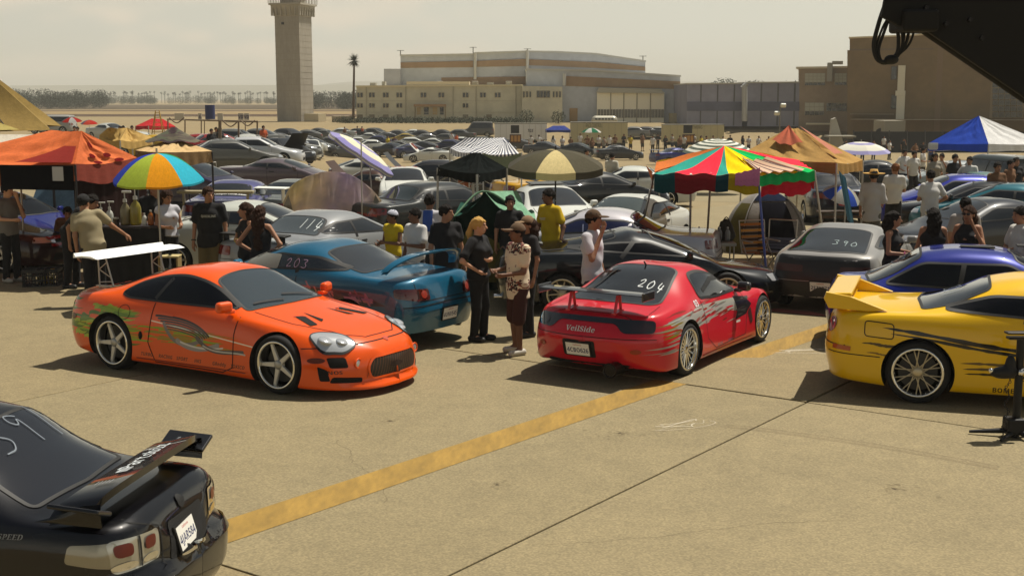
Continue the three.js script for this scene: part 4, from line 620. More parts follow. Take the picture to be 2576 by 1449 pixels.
function makeSupra() {
  const S = SUPRA, C = chassis(S, 1.15), o = carRoot('bright orange sports coupe with tall silver rear wing and green side graphics', [-3.24, 0, -14.95], -30.5);
  // green flames, grey wings and a thin white line printed on the doors, all seen from the side
  const art = canvasTex(2048, 640, (c, w, h) => {
    c.fillStyle = '#dc5004'; c.fillRect(0, 0, w, h);
    const X = (m) => ((m + 2.3) / 4.54) * w, Y = (m) => h - (m / 1.4) * h;
    let s = 7; const rn = () => { s = (s * 16807) % 2147483647; return s / 2147483647; };
    const flame = (x, y, l, hh, col) => { c.fillStyle = col; c.beginPath(); c.moveTo(X(x), Y(y)); c.bezierCurveTo(X(x + l * .3), Y(y + hh * 1.4), X(x + l * .5), Y(y - hh * .6), X(x + l), Y(y + hh * .3)); c.bezierCurveTo(X(x + l * .55), Y(y - hh * 1.6), X(x + l * .25), Y(y + hh * .2), X(x), Y(y - hh)); c.fill(); };
    for (let i = 0; i < 90; i++) { const x = -2.35 + rn() * 1.25, y = .42 + rn() * .42 - (x + 2.3) * .06; flame(x, y, .12 + rn() * .35, .02 + rn() * .035, ['#7d9a1c', '#5f7f14', '#98ab2a', '#4c6a10'][i % 4]); }
    for (let i = 0; i < 46; i++) { const x = -1.2 + rn() * 1.5, y = .40 + rn() * .2 - x * .01; flame(x, y, .15 + rn() * .4, .012 + rn() * .02, ['#7d9a1c', '#8a7a1a', '#a8701a'][i % 3]); }
    c.strokeStyle = '#e8e0d0'; c.lineWidth = 6; c.beginPath(); c.moveTo(X(-.62), Y(.655)); c.lineTo(X(.95), Y(.50)); c.stroke();
    // abstract sweeping feathers and bands in greys
    const band = (pts, lw, col) => { c.strokeStyle = col; c.lineWidth = lw; c.lineCap = 'round'; c.beginPath(); c.moveTo(X(pts[0]), Y(pts[1])); c.bezierCurveTo(X(pts[2]), Y(pts[3]), X(pts[4]), Y(pts[5]), X(pts[6]), Y(pts[7])); c.stroke(); };
    for (let i = 0; i < 6; i++) band([-.55 + i * .04, .72 - i * .028, -.2, .73 - i * .03, .1, .70 - i * .03, .28 - i * .03, .55 - i * .012], 11 - i, i % 2 ? '#3a3638' : '#1b191c');
    band([-.42, .64, -.3, .42, -.1, .36, .18, .50], 20, '#6f6a6a'); band([-.2, .46, 0, .36, .2, .38, .42, .46], 26, '#8d8888'); band([-.15, .45, .1, .39, .3, .40, .5, .44], 9, '#c9c4c0'); band([.1, .52, .3, .34, .5, .40, .8, .42], 22, '#4b474a'); band([.2, .44, .4, .36, .6, .42, .84, .40], 8, '#b8b2ac');
    c.fillStyle = '#3a1406'; c.font = 'italic bold 26px sans-serif'; ['TURBO', 'RACING', 'SPORT', 'HKS', 'GReddy', 'TOKICO'].forEach((t, i) => c.fillText(t, X(-.78 + i * .28), Y(.235)));
  });
  basics(o, S, C, new THREE.MeshPhysicalMaterial({ map: art, roughness: 0.4, specularIntensity: 0.3, clearcoat: 0.8, clearcoatRoughness: 0.06 }), { n: 5, lip: CHROME, mat: mat(0xc4c2bc, { roughness: 0.35, metalness: 0.35 }), hub: SILVER });
  const OR = paint(0xdc5004), side = roundPoly([[.60, .872, .05], [.06, 1.12, .2], [-.36, 1.175, .3], [-.72, 1.13, .3], [-1.02, 1.04, .15], [-1.2, .93, .08], [-1.05, .885, .1], [-.3, .872, .3]], .1);
  for (const [d, p] of [['right', side], ['left', flip(side)]]) { const w = pane(o, C, p, d, TINT); part('pillar_line', C.skin.line([[(d === 'right' ? 1 : -1) * -.62, .9], [(d === 'right' ? 1 : -1) * -.5, 1.13]], d, .05, .006), TRIM, w); }
  pane(o, C, roundPoly([[-.655, .70], [-.3, .765], [0, .785], [.3, .765], [.655, .70], [.50, .10], [0, .03], [-.50, .10]], .07), 'top', mat(0x2a343a, { roughness: .08, clearcoat: 1, clearcoatRoughness: .03 }), { name: 'windscreen', trim: .03 });
  pane(o, C, roundPoly([[-.46, -.85], [.46, -.85], [.56, -1.72], [0, -1.80], [-.56, -1.72]], .08), 'top', GLASS, { name: 'rear_window' });
  // wipers
  for (const [a, b] of [[[-.52, .66], [-.02, .60]], [[.05, .70], [.5, .63]]]) part('wiper', C.skin.line([a, b], 'top', .025, .018), BLACK, o);
  // headlamps
  for (const [d, s] of [['right', 1], ['left', -1]]) {
    const hp = roundPoly([[s * .44, 2.06, .06], [s * .60, 2.03, .12], [s * .77, 1.82, .1], [s * .74, 1.62, .08], [s * .60, 1.66, .12], [s * .44, 1.86, .1]], .08), h = part('headlight', C.skin.patch(hp, 'top', .01, .05), mat(0xc2c5c8, { roughness: 0.12, metalness: 0.5, clearcoat: 1, clearcoatRoughness: 0.02 }), o);
    for (const [z, x, r] of [[.66, 1.80, .085], [.54, 1.93, .07]]) { const hh = C.skin.at(s * z, x, 'top'); if (hh) { const g = new THREE.SphereGeometry(r, 20, 12); g.scale(1, .3, 1); g.rotateZ(-.35); g.translate(hh.p.x, hh.p.y + .002, hh.p.z); part('lamp_reflector', g, LAMP, h); } }
    part('lamp_edge', C.skin.line(hp, 'top', .016, .012, true), TRIM, h);
    part('hood_vent', C.skin.patch(roundPoly([[s * .42, 1.50], [s * .52, 1.48], [s * .40, 1.16], [s * .30, 1.22]], .015), 'top', .006), HOLE, o);
    part('hood_vent', C.skin.patch(roundPoly([[s * .22, 1.42], [s * .30, 1.46], [s * .20, 1.10]], .015), 'top', .006), HOLE, o);
    part('hood_vent_lip', C.skin.line([[s * .29, 1.20], [s * .40, 1.14]], 'top', .03, .016), OR, o);
    const S1 = d === 'right' ? 1 : -1;
    part('door_seam', C.skin.line([[S1 * .70, .80], [S1 * .66, .6], [S1 * .66, .24], [S1 * .5, .17], [S1 * -.55, .18], [S1 * -.66, .4], [S1 * -.60, .86]], d, .012), SEAM, o);
    part('door_handle', C.skin.patch(roundPoly([[S1 * -.5, .735], [S1 * -.5, .765], [S1 * -.28, .755], [S1 * -.28, .725]], .012), d, .012, .05), OR, o);
    part('fuel_flap', C.skin.line(oval(S1 * -1.05, .72, .09, .085), d, .007, .003, true), SEAM, o);
    part('side_vent', C.skin.patch(oval(S1 * -.78, .47, .03, .05), d, .004), HOLE, o);
    part('side_marker', C.skin.patch(oval(S1 * -1.95, .60, .07, .035), d, .006), mat(0x4a1808, { roughness: .2 }), o);
    part('fender_badge', C.skin.patch(oval(S1 * 1.78, .42, .09, .03), d, .004), mat(0x5a1c08), o);
    part('side_skirt', C.skin.line([[S1 * .85, .2], [S1 * -.85, .2]], d, .012, .006), mat(0x7a2408), o);
    part('mirror', mirrorGeo(.56, .86, s * .82, s, 1.05), OR, o);
    part('brake_duct', C.skin.patch(roundPoly([[S1 * 1.83, .20], [S1 * 1.80, .36], [S1 * 1.9, .32], [S1 * 1.93, .2]], .02), d, .004), HOLE, o);
  }
  part('hood_seam', C.skin.line([[-.62, .76], [-.60, 1.3], [-.44, 1.88], [-.25, 2.03], [.25, 2.03], [.44, 1.88], [.60, 1.3], [.62, .76]], 'top', .012), SEAM, o);
  part('bumper_seam', C.skin.line([[.84, .54], [.55, .565], [.3, .575], [-.3, .575], [-.55, .565], [-.84, .54]], 'front', .009), SEAM, o);
  // bumper: centre mouth with mesh, ducts, fog lamps, splitter
  const mouth = roundPoly([[-.40, .20], [.40, .20], [.44, .32], [.36, .43], [-.36, .43], [-.44, .32]], .06);
  const gr = part('grille', C.skin.patch(mouth, 'front', .004), mat(0x2a2018, { roughness: .6 }), o);
  for (let i = -10; i <= 10; i++) { part('grille_bar', C.skin.line([[i * .042 - .03, .22], [i * .042 + .03, .415]], 'front', .006, .01), mat(0x6a4426, { roughness: .5 }), gr); }
  part('grille_edge', C.skin.line(mouth, 'front', .025, .012, true), OR, gr);
  part('grille_badge', C.skin.patch(oval(-.02, .31, .11, .028), 'front', .016), mat(0x30201a, { metalness: .4 }), gr);
  for (const s of [-1, 1]) {
    const f = part('bumper_duct', C.skin.patch(roundPoly([[s * .50, .17], [s * .50, .225], [s * .74, .245], [s * .76, .18]], .02), 'front', .005), HOLE, o);
    part('turn_signal', C.skin.patch(roundPoly([[s * .62, .34], [s * .62, .45], [s * .75, .45], [s * .75, .34]], .02), 'front', .004), HOLE, f);
    const hh = C.skin.at(s * .53, .38, 'front'); if (hh) { part('fog_lamp', [new THREE.SphereGeometry(.046, 16, 12).scale(.4, 1, 1).translate(hh.p.x - .005, hh.p.y, hh.p.z)], LAMP, o); part('fog_lamp_ring', [new THREE.TorusGeometry(.05, .009, 8, 20).rotateY(Math.PI / 2).translate(hh.p.x + .005, hh.p.y, hh.p.z)], OR, o); }
  }
  part('nose_badge', C.skin.patch(roundPoly([[-.05, 2.11], [0, 2.08], [.05, 2.11], [0, 2.16]], .02), 'top', .006), mat(0xa83008), o);
  part('sponsor_decal', C.skin.patch([[-.80, .265], [-.64, .265], [-.64, .32], [-.80, .32]], 'front', .003), printMat(lettering('NOS', '#3a1406', { w: 192, h: 64, font: 'bold 60px sans-serif' })), o);
  // wing
  const alu = mat(0xf4f6f4, { roughness: 0.35 });
  const foil = new THREE.Shape([[.22, .0], [.12, .028], [-.05, .03], [-.16, .012], [-.18, .05], [-.195, .05], [-.20, -.005], [-.05, .008], [.1, .006]].map(([x, y]) => new THREE.Vector2(x, y)));
  const wg = new THREE.ExtrudeGeometry(foil, { depth: 1.46, bevelEnabled: false, curveSegments: 4 }); wg.translate(-1.86, 1.29, -.73);
  const wing = part('rear_wing', wg, alu, o);
  for (const z of [-.06, .06, .0]) part('wing_rib', box(.3, .004, .006, -1.84, 1.323, z * 4), alu, wing);
  for (const s of [-1, 1]) { const z = s * .44; part('wing_strut', [rod([-1.70, .93, z], [-1.82, 1.29, z], .010), rod([-1.94, .89, z], [-1.95, 1.29, z], .010), rod([-1.74, 1.03, z], [-1.94, 1.12, z], .007), rod([-1.94, 1.12, z], [-1.79, 1.22, z], .007), rod([-1.72, .98, z], [-1.93, .96, z], .007), box(.3, .014, .06, -1.83, .915, z)], mat(0xa8a6a0, { roughness: .35, metalness: .6 }), wing); }
  // tail
  for (const s of [-1, 1]) part('tail_light', C.skin.patch(roundPoly([[s * .35, .64], [s * .35, .76], [s * .74, .76], [s * .76, .64]], .04), 'rear', .006), RED, o);
  part('rear_lip', C.skin.line([[-.72, -2.13], [0, -2.2], [.72, -2.13]], 'top', .05, .012), OR, o);
  part('exhaust', rod([-2.2, .24, -.45], [-2.42, .25, -.45], .06, 16), CHROME, o);
  return o;
}
makeSupra();
const RX7 = {
  wb: 2.425, R: .315, r: .245, tw: .24, archF: .35, archR: .355, trackF: .745, trackR: .755, axleH: .315,
  top: [[2.12, .34], [2.09, .46], [2.0, .56], [1.75, .63], [1.3, .70], [.95, .78], [.70, .83], [.62, .855], [.3, 1.03], [.02, 1.15], [-.2, 1.185], [-.45, 1.19], [-.75, 1.155], [-1.15, 1.02], [-1.55, .87], [-1.72, .84], [-1.95, .82], [-2.1, .785], [-2.17, .70], [-2.2, .55]],
  crown: [[2.1, .01], [1.2, .02], [.7, .04], [.3, .09], [0, .055], [-.5, .055], [-1.1, .09], [-1.6, .03], [-2.2, .02]],
  edge: [[2.1, .5], [1.21, .58], [.7, .66], [0, .50], [-.5, .49], [-1.1, .53], [-1.6, .58], [-2.2, .58]],
  beltY: [[2.1, .66], [1.21, .80], [.7, .80], [0, .77], [-.6, .77], [-1.21, .80], [-1.7, .77], [-2.2, .70]], beltH: [[2.1, .44], [1.7, .62], [1.21, .715], [.85, .69], [.5, .71], [0, .745], [-.7, .79], [-1.21, .815], [-1.8, .77], [-2.2, .64]],
  midY: [[2.1, .78], [1.25, .895], [.8, .86], [0, .83], [-.7, .86], [-1.21, .905], [-1.8, .87], [-2.2, .80]], midH: [[2.1, .38], [0, .46], [-2.2, .5]],
  sillY: [[2.1, .78], [1.2, .875], [.7, .86], [0, .85], [-1.2, .88], [-2.2, .80]], sillH: [[2.1, .09], [1.2, .10], [0, .10], [-1.2, .12], [-1.7, .12], [-2.0, .17], [-2.2, .19]],
  planF: [.95, 2.3], planR: [.62, 2.5], nose: [[.1, .03], [.3, .02], [.55, -.08]], tail: [[.18, .10], [.3, .03], [.5, -.03], [.7, .05], [.82, .1]],
};
function makeRx7() {
  const S = RX7, C = chassis(S, 1.15), o = carRoot('red sports coupe with dark rear wing, silver side graphics and 204 on its rear window', [1.98, 0, -16.0], 58), RD = paint(0xbb0e24), K = C.skin;
  const art = canvasTex(2048, 640, (c, w, h) => {
    c.fillStyle = '#bb0e24'; c.fillRect(0, 0, w, h); const X = (m) => ((m + 2.2) / 4.32) * w, Y = (m) => h - (m / 1.4) * h; let s = 11; const rn = () => { s = (s * 16807) % 2147483647; return s / 2147483647; };
    const streak = (x, y, l, t, col, dy = 0) => { c.fillStyle = col; c.beginPath(); c.moveTo(X(x), Y(y)); c.quadraticCurveTo(X(x + l * .3), Y(y + t), X(x + l), Y(y + dy)); c.quadraticCurveTo(X(x + l * .4), Y(y - t), X(x), Y(y)); c.fill(); };
    c.fillStyle = '#9a9890'; c.beginPath(); c.moveTo(X(.35), Y(.72)); c.bezierCurveTo(X(-.3), Y(.74), X(-.9), Y(.80), X(-1.7), Y(.70)); c.bezierCurveTo(X(-1.6), Y(.55), X(-1.2), Y(.52), X(-.6), Y(.56)); c.bezierCurveTo(X(-.2), Y(.58), X(.1), Y(.6), X(.35), Y(.55)); c.fill();
    for (let i = 0; i < 60; i++) streak(.3 - rn() * 1.9, .46 + rn() * .33, -(.15 + rn() * .3), .012 + rn() * .014, ['#9a9890', '#7c2018', '#bb0e24', '#6a6862', '#8a2014'][i % 5], -.05 + rn() * .06);
    for (let i = 0; i < 30; i++) streak(-1.3 - rn() * .3, .35 + rn() * .35, -(.2 + rn() * .3), .01 + rn() * .012, ['#9a9890', '#7a6a20', '#8a8880'][i % 3], -.02);
    c.fillStyle = '#1a1416'; c.beginPath(); c.moveTo(X(.30), Y(.74)); c.lineTo(X(.62), Y(.70)); c.lineTo(X(.80), Y(.58)); c.lineTo(X(.60), Y(.47)); c.lineTo(X(.28), Y(.44)); c.lineTo(X(.36), Y(.55)); c.fill();
    for (let i = 0; i < 14; i++) streak(.3 + rn() * .4, .45 + rn() * .25, .1 + rn() * .1, .02, ['#2a3a30', '#3a2a2a', '#4a4644'][i % 3]);
    c.fillStyle = '#c9c4bc'; c.fillRect(X(.3), Y(.43), 60, 14); c.fillStyle = '#4a4a6a'; c.font = 'italic bold 22px sans-serif'; ['RACING', 'TURBO'].forEach((t, i) => c.fillText(t, X(-.35 + i * .35), Y(.21)));
  });
  basics(o, S, C, new THREE.MeshPhysicalMaterial({ map: art, roughness: .4, specularIntensity: .3, clearcoat: .8, clearcoatRoughness: .06 }), { n: 18, style: 'thin', lip: CHROME, mat: CHROME });
  const side = roundPoly([[.50, .80, .04], [.05, 1.04, .15], [-.28, 1.115, .2], [-.62, 1.10, .12], [-.68, .84, .08], [-.2, .80, .1]], .08);
  for (const [d, p] of [['right', side], ['left', flip(side)]]) pane(o, C, p, d, GLASS, { trim: .03 });
  part('interior_shade', C.skin.line([[-.5, .9], [-.1, 1.0], [.2, .98]], 'right', .05, .007), TRIM, o);
  pane(o, C, roundPoly([[-.62, .62], [0, .72], [.62, .62], [.47, .06], [-.47, .06]], .06), 'top', GLASS, { name: 'windscreen' });
  const rear = roundPoly([[-.44, -.62], [0, -.58], [.44, -.62], [.585, -1.42], [.5, -1.54], [0, -1.6], [-.5, -1.54], [-.585, -1.42]], .1);
  pane(o, C, rear, 'top', GLASS, { name: 'rear_window', trim: .03 });
  part('window_number', K.patch([[.14, -1.22], [.14, -.98], [.48, -.98], [.48, -1.22]].map(([a, b]) => [a, b]), 'top', .009, .06), printMat(scribble('204', '#e8ecec', 12)), o);
  part('wiper', K.line([[-.42, -1.30], [-.28, -.80]], 'top', .03, .016), BLACK, o);
  part('side_number', K.patch([[-.93, .745], [-.76, .745], [-.76, .85], [-.93, .85]], 'right', .006), printMat(lettering('03', '#d8cfd0', { w: 128, h: 96, font: 'bold 92px sans-serif' })), o);
  // tail lamps: one dark band that dips in the middle
  const band = roundPoly([[-.76, .60, .05], [-.74, .735, .05], [-.3, .755, .05], [.3, .755, .05], [.74, .735, .05], [.76, .60, .05], [.45, .60, .07], [.36, .70, .06], [-.36, .70, .06], [-.45, .60, .07]], .05);
  const tl = part('tail_light', K.patch(band, 'rear', .007, .05), mat(0x0c0608, { roughness: .12, clearcoat: 1 }), o);
  for (const s of [-1, 1]) { part('lamp_lens', K.patch(oval(s * .62, .665, .10, .05), 'rear', .012, .05), mat(0x1c0507, { roughness: .1, clearcoat: 1 }), tl); part('reflector', K.patch(oval(s * .60, .40, .055, .028), 'rear', .008), mat(0x8c2a14, { roughness: .2 }), o); }
  part('maker_lettering', K.patch([[-.26, .575], [.16, .575], [.16, .66], [-.26, .66]], 'rear', .009, .06), printMat(lettering('VeilSide', '#cfc6c4', { w: 384, h: 96, font: 'bold 84px serif' })), o);
  plate(K, 'rear', -.06, .40, '4CBO626', o, .30, .15); part('plate_recess', K.patch(roundPoly([[-.27, .30], [.15, .30], [.15, .50], [-.27, .50]], .03), 'rear', .003), TRIM, o);
  part('bumper_seam', K.line([[-.78, .53], [-.4, .545], [.4, .545], [.78, .53]], 'rear', .008), SEAM, o);
  part('exhaust', [rod([-1.9, .2, .38], [-2.28, .2, .38], .075, 20), new THREE.TorusGeometry(.075, .012, 8, 20).rotateY(Math.PI / 2).translate(-2.28, .2, .38)], mat(0x24201e, { roughness: .3, metalness: .8 }), o);
  part('diffuser', K.patch(roundPoly([[-.6, .15], [.6, .15], [.52, .24], [-.52, .24]], .04), 'rear', .004), HOLE, o);
  for (const [d, s] of [['right', 1], ['left', -1]]) {
    part('door_seam', K.line([[s * .58, .76], [s * .64, .5], [s * .55, .22], [s * -.4, .2], [s * -.66, .36], [s * -.68, .82]], d, .008), SEAM, o);
    part('fender_vent', K.patch(roundPoly([[s * .72, .32], [s * .66, .5], [s * .76, .55], [s * .80, .36]], .03), d, .004), mat(0x3a0a0a, { roughness: .5 }), o);
    part('side_skirt', K.line([[s * .8, .16], [s * -.82, .17]], d, .02, .012), paint(0x8a0a10), o);
    part('mirror', mirrorGeo(.44, .80, s * .80, s, 1.0), mat(0x1c1718, { roughness: .3, clearcoat: 1 }), o);
    part('side_marker', K.line([[s * 1.62, .52], [s * 1.35, .56]], d, .02, .006), AMBER, o);
    part('headlight', K.patch(roundPoly([[-s * .42, .44], [-s * .42, .53], [-s * .66, .54], [-s * .70, .46]], .02), 'front', .006), LAMP, o);
  }
  part('hood_seam', K.line([[-.56, .68], [-.52, 1.7], [.52, 1.7], [.56, .68]], 'top', .01), SEAM, o);
  part('hatch_seam', K.line([[-.62, -1.5], [-.66, -2.0], [.66, -2.0], [.62, -1.5]], 'top', .008), SEAM, o);
  const foil = new THREE.Shape([[.15, .005], [.06, .028], [-.06, .03], [-.15, .022], [-.155, .012], [-.04, .0], [.08, -.01]].map(([x, y]) => new THREE.Vector2(x, y))), wg = new THREE.ExtrudeGeometry(foil, { depth: 1.34, bevelEnabled: false }); wg.translate(-1.93, 1.02, -.67);
  const wing = part('rear_wing', wg, mat(0x24252a, { roughness: .3, clearcoat: 1 }), o);
  for (const s of [-1, 1]) { part('wing_end_plate', rbox(.30, .10, .022, .01, -1.93, 1.02, s * .675), mat(0x16161a, { roughness: .3, clearcoat: 1 }), wing); const g = [rod([-1.86, .81, s * .3], [-1.90, 1.0, s * .3], .018), rod([-2.02, .78, s * .3], [-1.95, 1.0, s * .3], .018), box(.2, .014, .06, -1.94, .815, s * .3, 0, 0, .15)]; part('wing_stand', g, RD, wing); }
  part('antenna', rod([-.6, 1.18, 0], [-.66, 1.23, 0], .01), BLACK, o);
  return o;
}
makeRx7();
function makeIntegra() {
  const art = canvasTex(1024, 320, (c, w, h) => {
    c.fillStyle = '#0a5878'; c.fillRect(0, 0, w, h); const X = (m) => ((m + 2.28) / 4.44) * w, Y = (m) => h - (m / 1.4) * h; let s = 5; const rn = () => { s = (s * 16807) % 2147483647; return s / 2147483647; };
    c.fillStyle = '#141226'; c.globalAlpha = .6; c.beginPath(); c.moveTo(X(1.6), Y(.78)); c.lineTo(X(-1.5), Y(.74)); c.lineTo(X(-1.9), Y(.6)); c.lineTo(X(-1.0), Y(.52)); c.lineTo(X(1.6), Y(.5)); c.fill(); c.globalAlpha = 1;
    for (let i = 0; i < 60; i++) { const x = 1.2 - rn() * 2.9, y = .56 + rn() * .2; c.fillStyle = ['#8a6488', '#7a5c84', '#946474', '#5a4462'][i % 4]; c.save(); c.translate(X(x), Y(y)); c.transform(1, 0, -.8, 1, 0, 0); c.fillRect(0, 0, 30 + rn() * 40, 7); c.fillRect(rn() * 30, -14, 8, 30); c.restore(); }
    for (let i = 0; i < 7; i++) { c.fillStyle = '#7a5040'; c.beginPath(); c.moveTo(X(-.6 - i * .14), Y(.56 - i * .012)); c.lineTo(X(-1.5 - i * .06), Y(.5 - i * .012)); c.lineTo(X(-.9), Y(.53 - i * .015)); c.fill(); }
  });
  const T = paint(0x0a5878);
  const o = genCar('coupe', 'teal coupe with curved rear spoiler and 203 on its side window', [-2.75, 0, -17.6], 147, {
    q: 1.0, color: 0x0a5878, bodyMat: new THREE.MeshPhysicalMaterial({ map: art, roughness: .35, metalness: .25, clearcoat: .8, clearcoatRoughness: .06 }), over: { wb: 2.57, ro: .98, W: 1.71, H: 1.28, deckX: -1.45, roofR: -.6, deckH: .96, tailH: .95, low: .16 },
    skip: ['tail_light'], glassR: mat(0x1c1f22, { roughness: .16, clearcoat: 1, clearcoatRoughness: .05 }), wheels: { n: 5 } });
  const K = o.K.C.skin;
  for (const s of [-1, 1]) { const t = part('tail_light', K.patch(roundPoly([[s * .36, .66], [s * .38, .80], [s * .78, .82], [s * .80, .70], [s * .6, .66]], .03), 'rear', .008, .05), mat(0x4a0d0a, { roughness: .12, clearcoat: 1 }), o); part('lamp_lens', K.patch(oval(s * .47, .735, .05, .05), 'rear', .014, .05), mat(0x9a3426, { roughness: .2, clearcoat: 1 }), t); part('lamp_divider', K.line([[s * .56, .68], [s * .56, .80]], 'rear', .012, .014), TRIM, t); }
  plate(K, 'rear', .02, .44, '4UNV545', o);
  part('window_number', K.patch([[.10, .95], [.52, .95], [.52, 1.10], [.10, 1.10]], 'left', .010, .06), printMat(scribble('203', '#9a8098', 10)), o);
  part('open_window', K.patch(roundPoly([[-.62, .935], [-.62, 1.10], [-.42, 1.10], [-.02, 1.12], [.0, .935]].map(([a, b]) => [a - .0, b]), .05), 'left', .009, .08), mat(0x7c7c74, { roughness: .25, metalness: .3 }), o);
  part('bumper_step', K.line([[-.80, .53], [-.3, .545], [.3, .545], [.80, .53]], 'rear', .05, .012), T, o);
  part('trunk_lock', new THREE.SphereGeometry(.02, 8, 6).translate(-1.75, .98, -.62), CHROME, o);
  // spoiler: arched blade on two swept feet
  const sp = sheet((u, v) => { const t = (u - .5) * 2, k = 1 - Math.pow(Math.abs(t), 4), y = .98 + .22 * Math.pow(k, .8), x = -2.05 + .18 * (1 - k) + (v < .5 ? v : 1 - v) * -.5 * (.6 + .4 * k) + .12; return V(x, y + (v < .5 ? .0 : .03) + (v < .5 ? v : 1 - v) * .05, t * .74); }, 40, 8);
  part('rear_spoiler', sp, T, o);
  const wheel = part('steering_wheel', new THREE.TorusGeometry(.17, .016, 8, 24).rotateY(Math.PI / 2 - .5).translate(.42, .93, -.36), BLACK, o);
  return o;
}
makeIntegra();
// yellow coupe with black claw marks
{
  const yaw = -19, art = canvasTex(2048, 640, (c, w, h) => {
    c.fillStyle = '#dcae00'; c.fillRect(0, 0, w, h); const X = (m) => ((m + 2.36) / 4.6) * w, Y = (m) => h - (m / 1.4) * h; let s = 9; const rn = () => { s = (s * 16807) % 2147483647; return s / 2147483647; };
    const claw = (x0, y0, x1, y1, t, col) => { const up = [], dn = [], n = 26; for (let i = 0; i <= n; i++) { const u = i / n, e = Math.pow(Math.sin(Math.PI * Math.min(1, u * 1.02)), .45) * t * (.55 + .5 * rn()); const x = X(lerp(x0, x1, u)), y = Y(lerp(y0, y1, u) + Math.sin(u * 9) * .006); up.push([x, y - e]); dn.push([x + 3, y + e]); } c.fillStyle = col; c.beginPath(); [...up, ...dn.reverse()].forEach(([x, y], i) => (i ? c.lineTo(x, y) : c.moveTo(x, y))); c.fill(); };
    claw(-1.75, .80, .2, .56, 14, '#16120c'); claw(-1.66, .74, .15, .52, 9, '#16120c'); claw(-1.95, .62, -1.45, .60, 9, '#4a3a10'); claw(-1.9, .52, -1.5, .50, 6, '#7a5c10');
    claw(-.95, .47, .3, .48, 9, '#5c4812'); claw(-.92, .41, .3, .44, 11, '#54420f'); claw(-.9, .36, .3, .37, 9, '#3c300c'); claw(-.4, .32, .5, .31, 4, '#16120c');
    c.fillStyle = '#3a2c08'; c.font = 'bold 34px sans-serif'; c.fillText('BOMEX', X(-.62), Y(.18));
  });
  const o = genCar('coupe', 'yellow coupe with black claw marks and a looped rear spoiler at the right edge', pose(2310, 938, .33, -1.36, .85, yaw), yaw, { q: 1.05, color: 0xdcae00, glass: TINT, glassR: GLASS, bodyMat: new THREE.MeshPhysicalMaterial({ map: art, roughness: .4, specularIntensity: .3, clearcoat: .8, clearcoatRoughness: .06 }),
    over: { wb: 2.72, fo: .9, ro: 1.0, W: 1.80, H: 1.32, R: .335, r: .262, deckX: -1.42, roofR: -.62, deckH: .985, tailH: .97, low: .13, belt: [.86, .93] }, skip: ['tail_light', 'side_moulding', 'door_handle'], wheels: { n: 10, style: 'mesh', mat: mat(0xb9ad92, { roughness: .35, metalness: .7 }) } });
  const K = o.K.C.skin, Y = paint(0xdcae00), sh = new THREE.Shape([[-1.72, .965], [-2.10, 1.09], [-2.34, 1.125], [-2.36, 1.07], [-2.31, .975], [-1.9, .955]].map(([x, y]) => new THREE.Vector2(x, y)));
  const ends = [-1, 1].map((s) => { const g = new THREE.ExtrudeGeometry(sh, { depth: .05, bevelEnabled: true, bevelSize: .012, bevelThickness: .012, bevelSegments: 2 }); return g.translate(0, 0, s * .72 - .025); });
  part('rear_spoiler', [...ends, rbox(.27, .045, 1.46, .02, -2.21, 1.108, 0, 0, 0, .06), rbox(.2, .04, 1.3, .02, -2.2, .975, 0)], Y, o);
  for (const s of [-1, 1]) { for (const z of [.45, .66]) part('tail_light', K.patch(oval(s * z, .78, .085, .085), 'rear', .008), RED, o); }
  part('fuel_flap', K.line(roundPoly([[-1.92, .70], [-1.62, .68], [-1.62, .84], [-1.92, .86]], .04), 'right', .010, .004, true), SEAM, o);
  part('window_number', K.patch([[-.30, -1.18], [-.30, -.92], [.28, -.92], [.28, -1.18]], 'top', .010, .06), printMat(scribble('201', '#8f9aa6', 9)), o);
  part('side_marker', K.line([[-2.25, .56], [-2.06, .55]], 'right', .05, .008), AMBER, o);
  part('bumper_line', K.line([[-2.3, .50], [-1.75, .48]], 'right', .010, .004), SEAM, o);
}
// blue coupe behind it
{
  const o = genCar('coupe', 'blue coupe with dark windows standing behind the yellow coupe', pose(2350, 634, 1.28, -.75, .5, -17), -17, { q: .9, color: 0x0a1c78, metal: 1, glass: TINT, glassR: GLASS, over: { H: 1.31, W: 1.74, roofR: -.85, deckX: -1.6, wb: 2.7, ro: .72, deckH: .87, tailH: .845, cowlH: .86, noseH: .62, belt: [.78, .80] } });
  part('window_number', o.K.C.skin.patch([[-.3, -1.3], [-.3, -1.05], [.25, -1.05], [.25, -1.3]], 'top', .010, .06), printMat(scribble('202', '#7f8a9a', 8)), o);
  for (const [x, z] of [[-.2, .1], [.5, -.2]]) part('roof_stand', rbox(.42, .02, .2, .01, x, 1.325, z), BLACK, o);
}
